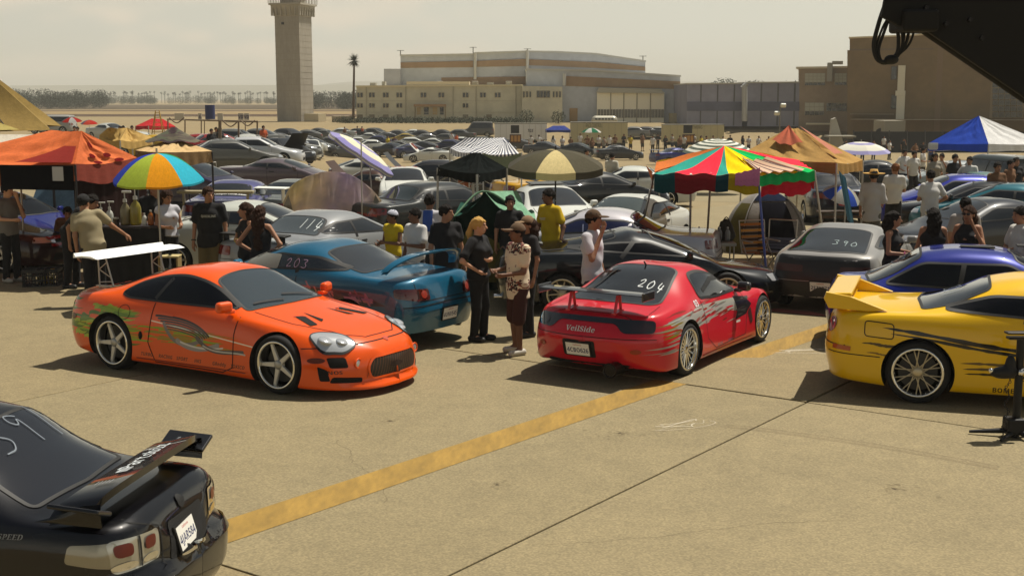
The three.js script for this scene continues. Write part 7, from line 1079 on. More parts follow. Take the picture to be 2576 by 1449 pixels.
{ // patchwork canopy
  const F = (x, y, h = 1.98) => G(x, y, h), l = F(1646, 436), n = F(1908, 440), r = F(2050, 430), pk = A(1823, 366, 22.8), T = canvasM(0x35998a, .05), Rd = canvasM(0xee3346, .05), Ye = canvasM(0xf8d414, .05), Gn = canvasM(0x1cbc60, .05), Pk = canvasM(0xb8749a, .05), St = new THREE.MeshPhysicalMaterial({ roughness: 1, side: THREE.DoubleSide, transmission: .15, thickness: 0, map: canvasTex(256, 64, (c) => { c.fillStyle = '#cfae94'; c.fillRect(0, 0, 256, 64); for (let i = 0; i < 8; i++) { c.fillStyle = '#3a2020'; c.fillRect(i * 32 + 4, 0, 9, 64); c.fillStyle = '#8a4a3a'; c.fillRect(i * 32 + 13, 0, 5, 64); } }) });
  const mid = l.clone().add(r).multiplyScalar(.5), base = V(mid.x, 0, mid.z), t = thing('canopy', 'patchwork canopy of red, teal, yellow, striped and green cloths', 'canopy', base), L = (p) => p.clone().sub(base), C = [l, n, r, G(2012, 405, 1.98), G(1652, 407, 1.98)].map(L), P = L(pk);
  const strip = (a, b, u0, u1, m, name = 'roof_panel') => part(name, sheet((u, v) => { const w = lerp(u0, u1, u), p = a.clone().lerp(b, w).lerp(P, v); p.y -= .10 * Math.sin(Math.PI * w) * Math.sin(Math.PI * v) + .02 * Math.sin(w * 23 + v * 9) * (1 - v); return p; }, 10, 14), m, t);
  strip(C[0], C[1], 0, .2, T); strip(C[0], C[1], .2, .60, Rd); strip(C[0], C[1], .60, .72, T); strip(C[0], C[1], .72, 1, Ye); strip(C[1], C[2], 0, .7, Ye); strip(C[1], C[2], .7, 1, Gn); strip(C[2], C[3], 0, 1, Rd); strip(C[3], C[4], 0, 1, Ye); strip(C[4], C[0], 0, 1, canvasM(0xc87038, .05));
  part('striped_cloth', sheet((u, v) => { const p = C[1].clone().lerp(C[2], lerp(.02, .8, u)).lerp(P, lerp(.01, .66 - .3 * Math.abs(u - .4), v)); p.y += .03 - .10 * Math.sin(Math.PI * u) * Math.sin(Math.PI * v * .5) + .02 * Math.sin(u * 26); return p.add(V(.02, 0, .04)); }, 24, 8), St, t);
  part('pink_cloth', sheet((u, v) => { const p = C[0].clone().lerp(C[1], lerp(.78, 1, u)); p.y += (1 - v) * .1 * u - v * .2 + .01 * Math.sin(u * 20); return p.add(V(.02 * u, .02, .05)); }, 8, 6), Pk, t);
  part('blue_cloth', sheet((u, v) => P.clone().add(V((u - .3) * .3, -.02 - v * .1 - Math.abs(u - .3) * .12, .04 + v * .1)), 6, 4), canvasM(0x203a8a), t);
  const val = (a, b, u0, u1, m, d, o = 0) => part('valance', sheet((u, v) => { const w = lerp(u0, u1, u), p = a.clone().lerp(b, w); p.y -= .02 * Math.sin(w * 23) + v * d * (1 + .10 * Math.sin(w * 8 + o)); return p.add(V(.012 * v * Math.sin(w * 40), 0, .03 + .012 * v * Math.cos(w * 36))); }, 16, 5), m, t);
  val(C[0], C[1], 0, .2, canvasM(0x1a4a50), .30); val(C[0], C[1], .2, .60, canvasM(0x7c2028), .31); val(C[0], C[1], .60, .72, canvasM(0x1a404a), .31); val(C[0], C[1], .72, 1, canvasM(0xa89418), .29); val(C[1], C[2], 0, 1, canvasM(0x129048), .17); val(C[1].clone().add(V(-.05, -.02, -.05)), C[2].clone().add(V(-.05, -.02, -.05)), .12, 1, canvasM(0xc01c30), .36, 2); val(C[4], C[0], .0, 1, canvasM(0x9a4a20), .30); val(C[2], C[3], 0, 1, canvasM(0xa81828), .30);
  part('orange_cloth', sheet((u, v) => { const p = C[0].clone().lerp(C[4], u * .5); p.y -= v * .34; return p.add(V(-.03 - .15 * (1 - v) * u, .03, 0)); }, 8, 6), canvasM(0xb05a28), t);
  [[C[0], G(1590, 690)], [C[0].clone().lerp(C[1], .36), G(1735, 700)], [C[0].clone().lerp(C[1], .58).add(V(0, 0, -.3)), G(1775, 680)], [C[1], G(1932, 728)], [C[2], G(2085, 690)], [C[3], G(2000, 600)], [C[4], G(1668, 610)]].forEach(([p, f], i) => part('leg', rod(L(f), p, .02), i === 3 ? mat(0x4a5aa0, { roughness: .5 }) : POST, t));
}
{ // tan canopy with red patch
  const n = G(2106, 409, 2.0), l = G(1868, 386, 2.0), r = G(2172, 402, 2.0), bk = fourth(l, n, r).add(V(0, .05, 0)), o = canopy('tan canopy with a faded red cloth over its peak', [l, n, r, bk], G(1985, 322, 2.62), G(2008, 322, 2.62), { mat: canvasM(0xb08c54, .08), valMat: canvasM(0xa88450, .08), valance: .2, sag: .1, wrinkle: .03, splay: 1.02 }), C = o.C, R = o.R;
  part('red_cloth', sheet((u, v) => { const a = lerp(.18, .82, u), p = C[0].clone().lerp(C[1], a).lerp(R[0], lerp(.40 + .12 * Math.abs(u - .5), 1, v)); p.y += .06 + .02 * Math.sin(u * 17) - .05 * Math.sin(Math.PI * u) * (1 - v); return p.add(V(0, 0, .05)); }, 20, 12), canvasM(0xa85a44, .05), o);
  part('red_cloth', sheet((u, v) => { const p = C[1].clone().lerp(C[2], lerp(.1, .5, u)).lerp(R[1], lerp(.15, 1, v)); p.y += .05; return p.add(V(.04, 0, .02)); }, 8, 10), canvasM(0xb07460, .05), o);
  part('hanging_cloth', sheet((u, v) => { const p = C[1].clone().add(V(.03 + u * .25, -.15 - v * 1.0 - u * .15, .05)); return p.add(V(v * .22 - u * .1, 0, .02 * Math.sin(u * 9))); }, 6, 8), canvasM(0x4a7488), o);
}
{ // blue and white canopy
  const Z = 48, n = A(2489, 362, Z - 1.5), l = A(2338, 360, Z + .4), r = A(2640, 362, Z), bk = fourth(l, n, r), pk = A(2464, 291, Z); const o = canopy('blue and white pop up canopy at the right edge', [l, n, r, bk], pk, pk.clone().add(V(.02, 0, 0)), { mat: [canvasM(0x2c4cb4, .1), canvasM(0xd8d8d8, .1), canvasM(0x2c4cb4, .1), canvasM(0xd8d8d8, .1)], valance: .26, sag: .05, truss: 0 });
  part('white_corner', sheet((u, v) => { const p = o.C[0].clone().lerp(o.C[1], u * .16); p.y += .02 - v * .27; return p.add(V(0, 0, .03)); }, 4, 4), canvasM(0xc4c4c0), o);
}
{ // striped and dark canopies in the middle
  const stripes = new THREE.MeshPhysicalMaterial({ roughness: 1, side: THREE.DoubleSide, transmission: .15, thickness: 0, map: canvasTex(512, 32, (c) => { c.fillStyle = '#dcdcdc'; c.fillRect(0, 0, 512, 32); c.fillStyle = '#3a4056'; for (let i = 0; i < 13; i++) c.fillRect(i * 39.4, 0, 20, 32); }) });
  canopy('white canopy with thin blue stripes behind the dark canopy', [A(1131, 372, 41), A(1180, 384, 39), A(1306, 386, 39), A(1262, 370, 43)], A(1168, 346, 41), A(1270, 346, 41), { mat: stripes, valance: .16, sag: .1 });
  canopy('dark green black canopy with open truss frame in the middle', [A(1101, 420, 25.3), A(1200, 436, 23.4), A(1274, 422, 25), A(1190, 410, 27)], A(1192, 383, 25), A(1206, 383, 25), { mat: canvasM(0x0f1414, 0), valance: .16, sag: .06, splay: 1.04 });
  const g = thing('tarpaulin', 'grey green tarpaulin hanging between the canopies', 'tarpaulin', [0, 0, 0]), a = A(1215, 384, 31), b = A(1312, 384, 31); part('sheet', sheet((u, v) => { const p = a.clone().lerp(b, u); p.y -= v * .55 + .1 * Math.sin(Math.PI * u) * (1 - v); return p.add(V(0, 0, .04 * Math.sin(u * 12))); }, 16, 8), canvasM(0x6a7058), g); part('pole', [rod(a, a.clone().toGround(), .02), rod(b, b.clone().toGround(), .02)], POST, g);
  const bl = A(1374, 327, 136), br = A(1436, 327, 136); canopy('small blue canopy before the tan trailer', [bl, br, br.clone().add(V(0, 0, -3)), bl.clone().add(V(0, 0, -3))], A(1392, 316, 137.5), A(1420, 316, 137.5), { mat: canvasM(0x2c3c84), valance: .25, sag: .03, truss: 0, legR: .03 });
}
function umbrella(label, pos, o) {   // pos: top of pole; r, rise, colours per panel, tilt
  const t = thing('umbrella', label, 'umbrella', pos, o.turn ?? 0, o.group), n = o.cols.length, h = new THREE.Group(); const q = new THREE.Euler(o.tiltX ?? 0, 0, o.tiltZ ?? 0), Q = new THREE.Quaternion().setFromEuler(q), lip = o.lip ?? 0;
  for (let i = 0; i < n; i++) { const g = sheet((u, v) => { const a = ((i + u) / n) * 6.2832 + (o.spin ?? 0), r = o.r * v * (1 - .05 * Math.sin(Math.PI * u) * v), y = -o.rise * Math.pow(v, 2.1) - .02 * Math.sin(Math.PI * u) * v; return V(Math.cos(a) * r, y, Math.sin(a) * r); }, 6, 10); const c = o.cols[i]; g.applyQuaternion(Q); part('panel', g, c.isMaterial ? c : canvasM(c, .3), t); if (lip) { const e = sheet((u, v) => { const a = ((i + u) / n) * 6.2832 + (o.spin ?? 0), r = o.r * (1 - .05 * Math.sin(Math.PI * u)); return V(Math.cos(a) * r, -o.rise - .02 * Math.sin(Math.PI * u) - v * lip, Math.sin(a) * r); }, 6, 2); e.applyQuaternion(Q); part('fringe', e, c.isMaterial ? c : canvasM(c, .3), t); } }
  const rib = []; for (let i = 0; i < n; i++) { const a = (i / n) * 6.2832 + (o.spin ?? 0); rib.push(rod([0, -.03, 0], [Math.cos(a) * o.r * .98, -o.rise - .01, Math.sin(a) * o.r * .98], .006, 5)); } part('ribs', merge(rib).applyQuaternion(Q), POST, t);
  if (o.pole !== 0) part('pole', rod(V(0, .08, 0).applyQuaternion(Q), o.foot ? V(...o.foot) : o.held ? V(0, -o.held, 0) : V(0, gy(t.position.x, t.position.z) - t.position.y, 0), .016), o.poleM ?? POST, t); return t;
}
umbrella('rainbow umbrella with blue, green, orange and cyan panels', A(393, 386, 19.4), { r: .70, rise: .40, cols: [0x3cbcd8, 0xeca024, 0xb0c448, 0x2440b8, 0x8a2a6a, 0xa8202a, 0xd8c020, 0x2a8a4a].map((c) => c), spin: 0, tiltX: .10, pole: 2.35, lip: .03 });
umbrella('big tan and grey beach umbrella with black pole', G(1398, 377, 2.28), { r: .96, rise: .30, cols: [0x5a5648, 0xdcca94, 0x5c5848, 0x545044, 0xc8b888, 0x5a5648, 0x54503f, 0x5a5648], spin: .42, tiltX: .10, pole: 2.25, lip: .13, poleM: DPOST });
umbrella('dark green and white striped umbrella behind the patchwork canopy', A(1808, 350, 50), { r: 1.42, rise: .5, cols: Array.from({ length: 8 }, (_, i) => { return new THREE.MeshPhysicalMaterial({ roughness: 1, side: THREE.DoubleSide, transmission: .2, thickness: 0, map: canvasTex(16, 128, (c) => { c.fillStyle = '#d4d4c8'; c.fillRect(0, 0, 16, 128); c.fillStyle = '#3c4a3c'; for (let k = 0; k < 6; k++) c.fillRect(0, k * 22, 16, 11); }) }); }), pole: 2.2, tiltX: .08 });
umbrella('white umbrella with broad violet ring right of the tan patched canopy', A(2168, 357, 46), { r: 1.08, rise: .36, cols: Array.from({ length: 8 }, () => new THREE.MeshPhysicalMaterial({ roughness: 1, side: THREE.DoubleSide, transmission: .2, thickness: 0, map: (mats.ringTex ??= canvasTex(16, 128, (c) => { c.fillStyle = '#d2d0c4'; c.fillRect(0, 0, 16, 128); c.fillStyle = '#8a86b4'; c.fillRect(0, 0, 16, 22); c.fillRect(0, 70, 16, 26); })) })), pole: 2.2, tiltX: .05 });
umbrella('small white and blue umbrella beside the red bucket', G(2128, 470, 1.5), { r: .40, rise: .23, cols: [0xa8a89c, 0x3a5ac0, 0xb4b4b0, 0x3a5ac0, 0xb4b4b0, 0x3a5ac0, 0xa8a89c, 0xb4b4b0], tiltX: .35, tiltZ: -.25, pole: .9 });
umbrella('green and white golf umbrella held above the onlookers', A(1488, 322, 126), { r: 1.0, rise: .42, cols: [0xc8c8c4, 0x1c6a4a, 0xc8c8c4, 0x1c6a4a, 0xc8c8c4, 0x1c6a4a, 0xc8c8c4, 0x1c6a4a], held: .9 });
umbrella('red and silver umbrella left on the far apron', A(178, 295, 88), { r: .72, rise: .28, cols: [0xa02018, 0xa8a8a8, 0xa02018, 0x3a3a40, 0xa02018, 0xa8a8a8, 0xa02018, 0x3a3a40], pole: 1.7, tiltX: .1 });
umbrella('red and violet umbrella right of the red and silver one', A(222, 302, 92), { r: .62, rise: .25, cols: [0xb02820, 0xb84030, 0x54506a, 0x54506a, 0xb02820, 0x54506a], pole: 1.7, tiltX: .12 });
{ // tilted pale purple beach umbrella, seen edge on, and the dusty sunshade
  const purpleT = canvasTex(256, 128, (c) => { c.fillStyle = '#cfcbb0'; c.fillRect(0, 0, 256, 128); c.fillStyle = '#7a74ac'; c.fillRect(0, 0, 256, 30); c.fillRect(0, 76, 256, 22); c.fillStyle = '#9690b8'; c.fillRect(0, 112, 256, 16); });
  const m = new THREE.MeshPhysicalMaterial({ map: purpleT, roughness: 1, side: THREE.DoubleSide, transmission: .2, thickness: 0 });
  umbrella('pale purple and white beach umbrella tipped steeply to the right', A(922, 368, 30), { r: .90, rise: .20, cols: Array(8).fill(m), tiltZ: -.60, tiltX: -.06, lip: .10, foot: [.15, -2.05, .1] });
  const dustT = dataTex(128, (i, x, y) => { const a = grainA[(y * 4 * 512 + x * 4) % 262144], b = grainC[(y * 2 * 512 + x * 3) % 262144]; return [.80 + (a - .5) * .5 + (b - .5) * .35, .72 + (a - .5) * .42 + (b - .5) * .32, .64 + (.5 - b) * .3 + (a - .5) * .3]; });
  const d = new THREE.MeshPhysicalMaterial({ map: dustT, roughness: 1, side: THREE.DoubleSide, transmission: .4, thickness: 0 });
  const p = G(815, 640), t = thing('sunshade', 'dusty brown and violet domed sunshade with smoke drifting past', 'sunshade', [p.x - .1, p.y - .04, p.z - 2.2]);
  const prof = (u) => mono([[0, .95], [.08, 1.3], [.25, 1.55], [.45, 1.66], [.6, 1.64], [.75, 1.5], [.88, 1.25], [1, .95]])(u);
  part('cloth', sheet((u, v) => { const a = lerp(-1.25, 1.25, u), y = .05 + 1.62 * Math.pow(Math.sin(Math.min(1, v) * 1.5708), .75) * (1 - .30 * Math.pow(Math.abs(a / 1.25), 2.2)); return V(a * .92 + .02 * Math.sin(v * 9 + u * 20), prof(u) * v, .30 * (1 - v * v) * (1 - .4 * u) + .03 * Math.sin(u * 24 + v * 3) * (1 - v * .6) + .02 * Math.sin(u * 51 - v * 7)); }, 60, 20), d, t);
  part('back_cloth', sheet((u, v) => { const a = lerp(-1.25, 1.25, u), y = prof(u) * v; return V(a * .92, y, -.7 * (1 - v * v)); }, 30, 14), d, t);
  part('pole', rod([.72, 0, .6], [.72, 2.4, .5], .015), POST, t);
  for (const s of [-1, 1]) part('side_flap', sheet((u, v) => V(s * (.95 + u * .28 + .05 * Math.sin(v * 7)), .05 + v * 1.1 * (1 - u * .5), .2 - u * .2), 6, 10), canvasM(0x7a7468), t);
}
{ // green ridge tent, grey dome tent, bright tents at the left
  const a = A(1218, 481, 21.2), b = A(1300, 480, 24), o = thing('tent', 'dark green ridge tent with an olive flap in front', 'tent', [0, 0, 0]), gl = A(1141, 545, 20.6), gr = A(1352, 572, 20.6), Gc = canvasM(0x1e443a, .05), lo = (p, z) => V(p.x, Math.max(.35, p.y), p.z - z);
  const bl = lo(gl, 3), br = lo(gr, 3), fl = gl.clone(), fr = gr.clone(); const pan = (p, q, r, s, m, w = .03) => part('roof_panel', sheet((u, v) => { const x = p.clone().lerp(q, u), y = r.clone().lerp(s, u), k = x.lerp(y, v); k.y -= .10 * Math.sin(Math.PI * v) + w * Math.sin(u * 16 + v * 8) * Math.sin(Math.PI * v) ; return k; }, 14, 14), m, o);
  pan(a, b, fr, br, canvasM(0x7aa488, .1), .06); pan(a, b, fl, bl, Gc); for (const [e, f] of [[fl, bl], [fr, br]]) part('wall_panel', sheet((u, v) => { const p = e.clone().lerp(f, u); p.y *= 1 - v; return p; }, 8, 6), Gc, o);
  part('front_panel', sheet((u, v) => { const x = lerp(fl.x, fr.x, u), e = u < .42 ? lerp(fl.y, a.y, u / .42) : lerp(a.y, fr.y, (u - .42) / .58); return V(x, lerp(e, 0, v), a.z - .05 + .02 * Math.sin(u * 20)); }, 24, 8), canvasM(0x1a302a, 0), o);
  part('olive_flap', sheet((u, v) => V(lerp(fl.x, a.x + .45, u), lerp(.15, 1.05 - .5 * Math.abs(u - .35), v), a.z + .12 + .1 * v), 10, 8), canvasM(0x6a6638, .05), o); part('ridge_seam', tube([fl, a, fr], .018, 5, 20), canvasM(0x6a8a70), o);
  const p = G(1942, 640), d = thing('tent', 'grey dome tent with dark open doorway behind the striped chair', 'tent', [p.x, p.y, p.z - .75], .15), dome = (u0, u1, v0, v1, m, k = 1) => part('cloth', sheet((u, v) => { const th = lerp(u0, u1, u), ph = lerp(v0, v1, v); return V(Math.cos(th) * Math.cos(ph) * .92 * k, Math.pow(Math.max(0, Math.sin(ph)), .85) * 1.28 * k, Math.sin(th) * Math.cos(ph) * .85 * k); }, 20, 14), m, d);
  dome(0, 6.2832, 0, 1.5708, canvasM(0x8c8884, .1)); dome(1.12, 2.06, 0, .95, canvasM(0x14141c, 0), 1.012); dome(.75, 2.4, .98, 1.3, canvasM(0x1c2236, 0), 1.016); dome(2.4, 3.0, 0, .9, canvasM(0x5a5430, .1), 1.01);
  for (const th of [.72, 2.44]) part('pole_sleeve', tube(Array.from({ length: 9 }, (_, i) => { const ph = i / 8 * 1.57; return V(Math.cos(th) * Math.cos(ph) * .935, Math.pow(Math.sin(ph), .85) * 1.3, Math.sin(th) * Math.cos(ph) * .87); }), .016, 5, 24), mat(0x8a8a8c), d);
  const q = G(118, 690), e = thing('tent', 'blue grey play tent with an oval badge left of the counter', 'tent', [q.x - .5, 0, q.z - 4]); part('cloth', sheet((u, v) => { const a = lerp(-1.5, 1.5, u); return V(a * (1 - v * .25), v * 1.85 - .25 * Math.abs(a) * v + .02 * Math.sin(u * 18), .5 - v * .7 + .04 * Math.sin(u * 9)); }, 24, 14), canvasM(0x5a7488, .2), e); part('badge', new THREE.SphereGeometry(.2, 20, 8).scale(1.6, .7, .15).translate(-.4, 1.5, .12), mat(0x6a2c20), e); part('trim', tube([V(-1.3, 1.72, -.1), V(-.2, 1.9, -.16), V(1.1, 1.62, -.1)], .05, 6, 20), canvasM(0xc8c8a8), e);
  const r = G(172, 690), w = thing('windbreak', 'windbreak cloth in turquoise, green, violet and red bands', 'windbreak', [r.x, 0, r.z - 2.2]); [[0, .55, 0xb01c2a], [.55, 1.15, 0x4a48a8], [1.15, 1.3, 0x3a8a4a], [1.3, 1.55, 0x3a9aa0]].forEach(([y0, y1, c], i) => part('band', sheet((u, v) => V((u - .5) * 1.15 * (1 - lerp(y0, y1, v) * .1), lerp(y0, y1, v) - .06 * u, .05 * Math.sin(u * 7 + i)), 10, 4), canvasM(c, .25), w)); part('pole', [rod([-.56, 0, -.02], [-.5, 1.7, -.02], .015), rod([.58, 0, -.02], [.5, 1.6, -.02], .015)], POST, w);
}
// ---------------------------------------------------------------- tables, bottles, chairs, crates
const clearP = (hex) => mat(hex, { roughness: .15, transmission: .55, thickness: 0, phys: 1 });
function bottle(label, pos, k, bodyM, capM, pump) { const o = thing(pump ? 'pump_bottle' : 'bottle', label, 'bottle', pos); part('body', new THREE.LatheGeometry([[.001, 0], [.045, 0], [.05, .02], [.05, .15], [.035, .19], [.016, .21], [.016, .23]].map(([a, b]) => new THREE.Vector2(a * k, b * k)), 16), bodyM, o); part('cap', pump ? [new THREE.CylinderGeometry(.018 * k, .02 * k, .03 * k, 10).translate(0, .24 * k, 0), rod([0, .25 * k, 0], [0, .32 * k, 0], .006 * k), rbox(.09 * k, .02 * k, .03 * k, .006, .02 * k, .325 * k, 0)] : new THREE.CylinderGeometry(.017 * k, .017 * k, .03 * k, 10).translate(0, .24 * k, 0), capM, o); return o; }
{
  const p = A(322, 558, 21.2), t = thing('counter', 'black draped drinks counter under the orange canopy', 'table', [p.x, gy(p.x, p.z), p.z], .12), w = 1.25; part('table_top', rbox(w, .04, .6, .01, 0, 1.10, 0), mat(0x2a2226), t); part('drape', [sheet((u, v) => V((u - .5) * w, 1.08 - v * 1.05, .305 + .012 * Math.sin(u * 40) * v), 40, 4), sheet((u, v) => V(w / 2 + .005, 1.08 - v * 1.05, .3 - u * .6), 4, 4), sheet((u, v) => V(-w / 2 - .005, 1.08 - v * 1.05, .3 - u * .6), 4, 4)], cloth(0x0d0d11), t); for (const [x, z] of [[-.55, -.25], [.55, -.25], [-.55, .25], [.55, .25]]) part('leg', rod([x, 0, z], [x, 1.08, z], .015), DPOST, t);
  const top = (x, z) => [p.x + x, 1.122, p.z + z], wh = mat(0xb0b0a8, { roughness: .4 });
  bottle('white pump bottle at the left end of the counter', top(-.42, .12), 1.15, wh, wh, 1); bottle('second white pump bottle beside it on the counter', top(-.27, .14), 1.2, wh, wh, 1); bottle('tall pump jug of pale syrup in the middle of the counter', top(-.02, .1), 1.7, clearP(0x9a8f6a), wh, 1); bottle('large pump jug of yellow syrup on the counter', top(.16, .12), 1.9, clearP(0xa89a3a), wh, 1); bottle('orange juice bottle at the right end of the counter', top(.42, .16), 1.0, clearP(0xb0641c), mat(0xa8a294)); bottle('small white bottle near the yellow jug', top(.32, .18), .8, wh, wh);
  const jar = thing('glass_jar', 'squat dark jar among the pump bottles', 'jar', top(-.15, .2)); part('body', new THREE.CylinderGeometry(.05, .05, .11, 16).translate(0, .055, 0), clearP(0x3a2a22), jar); part('lid', new THREE.CylinderGeometry(.052, .052, .02, 16).translate(0, .12, 0), mat(0x8a8478), jar);
  const st = thing('step_stool', 'tan plastic step stool beside the counter', 'stool', [p.x + .75, 0, p.z + .3]); part('seat', rbox(.34, .03, .28, .01, 0, .62, 0), mat(0xb0a070), st); for (const x of [-.15, .15]) part('side', rbox(.03, .6, .26, .01, x, .3, 0), mat(0x8a7448), st); part('step', [rbox(.3, .03, .1, .01, 0, .2, .06), rbox(.3, .03, .1, .01, 0, .4, .06)], mat(0xa89868), st);
  // milk crates
  const crate = (label, x, y, turn, load) => { const q = G(x, y), o = thing('milk_crate', label, 'crate', [q.x, gy(q.x, q.z), q.z], turn), M = mat(0x17171a, { roughness: .6 }), w = .36, h = .28; const side = (rot) => { const g = []; for (let i = 0; i < 8; i++) g.push(box(.012, h, .012, -w / 2 + (i + .5) * w / 8, h / 2, w / 2)); for (const yy of [.01, .10, .19, h - .015]) g.push(box(w, yy > .2 ? .05 : .022, .016, 0, yy, w / 2)); return merge(g).rotateY(rot); }; for (let k = 0; k < 4; k++) part('side', side(k * Math.PI / 2), M, o); part('base', box(w, .02, w, 0, .012, 0), M, o); for (let i = 0; i < 7; i++) part('can', new THREE.CylinderGeometry(.035, .035, .13, 10).translate(rr(-.12, .12), .10 + (i % 2) * .1, rr(-.12, .12)), i % 3 ? CHROME : mat(load), o); };
  crate('black milk crate of cans on the ground, left one of the pair', 86, 718, .25, 0xa09a8a); crate('black milk crate with a yellow item, right one of the pair', 124, 716, .1, 0xa8901c);
  const bag = thing('plastic_bag', 'white plastic bag hanging by the counter behind the orange car', 'bag', G(300, 655).toGround()); part('bag', (() => { const g = surfaceNets((x, y, z) => ell(x, y, z, [0, .3, 0], [.19, .28, .13]) + .014 * Math.sin(x * 40) * Math.sin(y * 31), [-.26, -.05, -.2], [.26, .65, .2], .022); return g; })(), mat(0x9a98a0, { roughness: .4 }), bag); part('print', sheet((u, v) => V((u - .5) * .2, .24 + v * .12, .14 - Math.pow(u - .5, 2) * .2), 6, 2), mat(0x2a2038), bag);
}
{ // table with bottles, chairs, bag, bucket by the dome tent
  const p = G(1786, 608, .72), t = thing('folding_table', 'narrow folding table with bottles before the dome tent', 'table', [p.x, gy(p.x, p.z), p.z]); part('table_top', rbox(.86, .035, .5, .01, 0, .71, 0), mat(0x8e8a84, { roughness: .5 }), t); part('rim', rbox(.87, .05, .02, .006, 0, .69, .25), SILVER, t); for (const x of [-.4, .4]) for (const z of [-.2, .2]) part('leg', rod([x, 0, z * 1.1], [x, .7, z], .013), POST, t);
  const top = (x, z) => [p.x + x, .729, p.z + z]; bottle('clear water bottle at the left of the folding table', top(-.2, .05), .95, clearP(0xb8bcc0), mat(0xc0c0c0)); bottle('clear water bottle in the middle of the folding table', top(.16, .08), .95, clearP(0xb0b4b8), mat(0xb8b8b8)); bottle('water bottle at the right of the folding table by the black bag', top(.30, .1), .95, clearP(0xa8acb0), mat(0xb0b0b0));
  const bg = thing('sports_bag', 'black upright bag on the folding table', 'bag', top(.30, -.1)); part('bag', surfaceNets((x, y, z) => smin(ell(x, y, z, [0, .17, 0], [.14, .19, .10]), caps([[[-.08, .06, 0], [.08, .06, 0], .09]])(x, y, z), .05) + .006 * Math.sin(x * 50 + y * 30), [-.22, -.06, -.16], [.22, .42, .16], .016), mat(0x1a1614, { roughness: .8 }), bg); part('strap', tube([V(-.06, .33, .02), V(0, .40, .02), V(.06, .33, .02)], .01, 6, 12), BLACK, bg);
  const dish = thing('serving_dish', 'foil dish at the left end on the ground by the folding table', 'dish', [p.x - .3, 0, p.z + .45]); part('dish', new THREE.LatheGeometry([[.001, .01], [.12, .01], [.2, .06], [.22, .06], [.21, .07], [.12, .02]].map(([a, b]) => new THREE.Vector2(a, b)), 24), CHROME, dish); part('cover', new THREE.SphereGeometry(.15, 16, 8, 0, 6.3, 0, 1.4).scale(1, .5, 1).translate(0, .04, 0), mat(0x8a8a8c, { roughness: .3, metalness: .7 }), dish);
  const chair = (label, x, y, turn, webs, seatM) => { const q = G(x, y), o = thing('folding_chair', label, 'chair', [q.x, gy(q.x, q.z), q.z], turn); part('frame', [tube([V(-.26, .42, .22), V(-.26, .40, -.2), V(-.27, .98, -.34)], .012, 6, 20), tube([V(.26, .42, .22), V(.26, .40, -.2), V(.27, .98, -.34)], .012, 6, 20), rod([-.27, .98, -.34], [.27, .98, -.34], .012), rod([-.28, 0, .26], [-.26, .62, -.24], .012), rod([.28, 0, .26], [.26, .62, -.24], .012), rod([-.28, 0, -.3], [-.26, .42, .2], .012), rod([.28, 0, -.3], [.26, .42, .2], .012), rod([-.28, .01, .26], [.28, .01, .26], .012)], POST, o); for (const s of [-1, 1]) part('armrest', rbox(.05, .025, .42, .01, s * .29, .63, -.02), mat(0x9a9a96), o); webs.forEach((c, i) => part('strap', box(.5, .048, .008, 0, .46 + i * .056, -.215 - i * .0135, 0, -.23), cloth(c), o)); part('seat', sheet((u, v) => V((u - .5) * .5, .41 - .03 * Math.sin(Math.PI * v), (.5 - v) * .42), 4, 6), seatM, o); return o; };
  chair('folding chair with orange and dark striped webbing beside the hatchback', 1912, 690, .35, [0xa8702c, 0x2a1a18, 0xb07c34, 0x3a241c, 0xa8702c, 0x241816, 0xb4843c, 0x3a2a20, 0xa06428], cloth(0x8a5a28)); chair('folding chair with grey blue seat right of the striped chair', 1955, 688, -.5, [0x5a6478, 0x5a6478, 0x525c70, 0x5a6478], cloth(0x5a6478)); chair('orange webbed chair under the dark canopy', 1163, 520, -.3, Array(8).fill(0xa0521c), cloth(0xa0521c)); chair('pale folding chair under the tan camouflage canopy', 535, 480, .6, [0x8a8a84, 0x8a8a84, 0x8a8a84], cloth(0x8a8a84));
  const rb = thing('plastic_bag', 'bundle of shiny red plastic beside the hatchback', 'bag', G(1962, 718).toGround()); part('bag', surfaceNets((x, y, z) => smin(ell(x, y, z, [0, .13, 0], [.26, .16, .2]), ell(x, y, z, [.22, .07, .1], [.14, .09, .12]), .06) + .018 * Math.sin(x * 33 + z * 20) * Math.sin(y * 40 + x * 9), [-.36, -.05, -.3], [.45, .38, .3], .022), mat(0xa0101c, { roughness: .2, clearcoat: .6 }), rb); part('knot', new THREE.SphereGeometry(.05, 10, 8).translate(.02, .30, 0), mat(0xa0101c, { roughness: .25 }), rb);
  const tub = (label, pos, r0, r1, h, hex) => { const o = thing('bucket', label, 'bucket', pos); part('tub', new THREE.LatheGeometry([[.001, .01], [r0, .01], [r1, h], [r1 + .02, h], [r1 + .02, h - .03], [r1 - .005, h - .03], [r0 - .01, .03], [.001, .03]].map(([a, b]) => new THREE.Vector2(a, b)), 24), mat(hex, { roughness: .35 }), o); part('handle', tube([V(-r1, h, 0), V(0, h + .14, .02), V(r1, h, 0)], .008, 5, 16), POST, o); return o; };
  const st = thing('wooden_bench', 'low brown bench stacked with boxes behind the hatchback', 'bench', G(2120, 575).toGround()); part('bench_top', rbox(1.3, .05, .4, .01, 0, .44, 0), mat(0x3a2a1c), st); for (const x of [-.55, .55]) part('leg', box(.06, .42, .34, x, .21, 0), mat(0x33241a), st); part('slat', [box(1.2, .07, .03, 0, .32, .18), box(1.2, .07, .03, 0, .16, .18)], mat(0x463224), st);
  const bp = G(2128, 528, .5); tub('red plastic bucket on the low brown bench', [bp.x, .466, bp.z], .17, .22, .34, 0xa81c18);
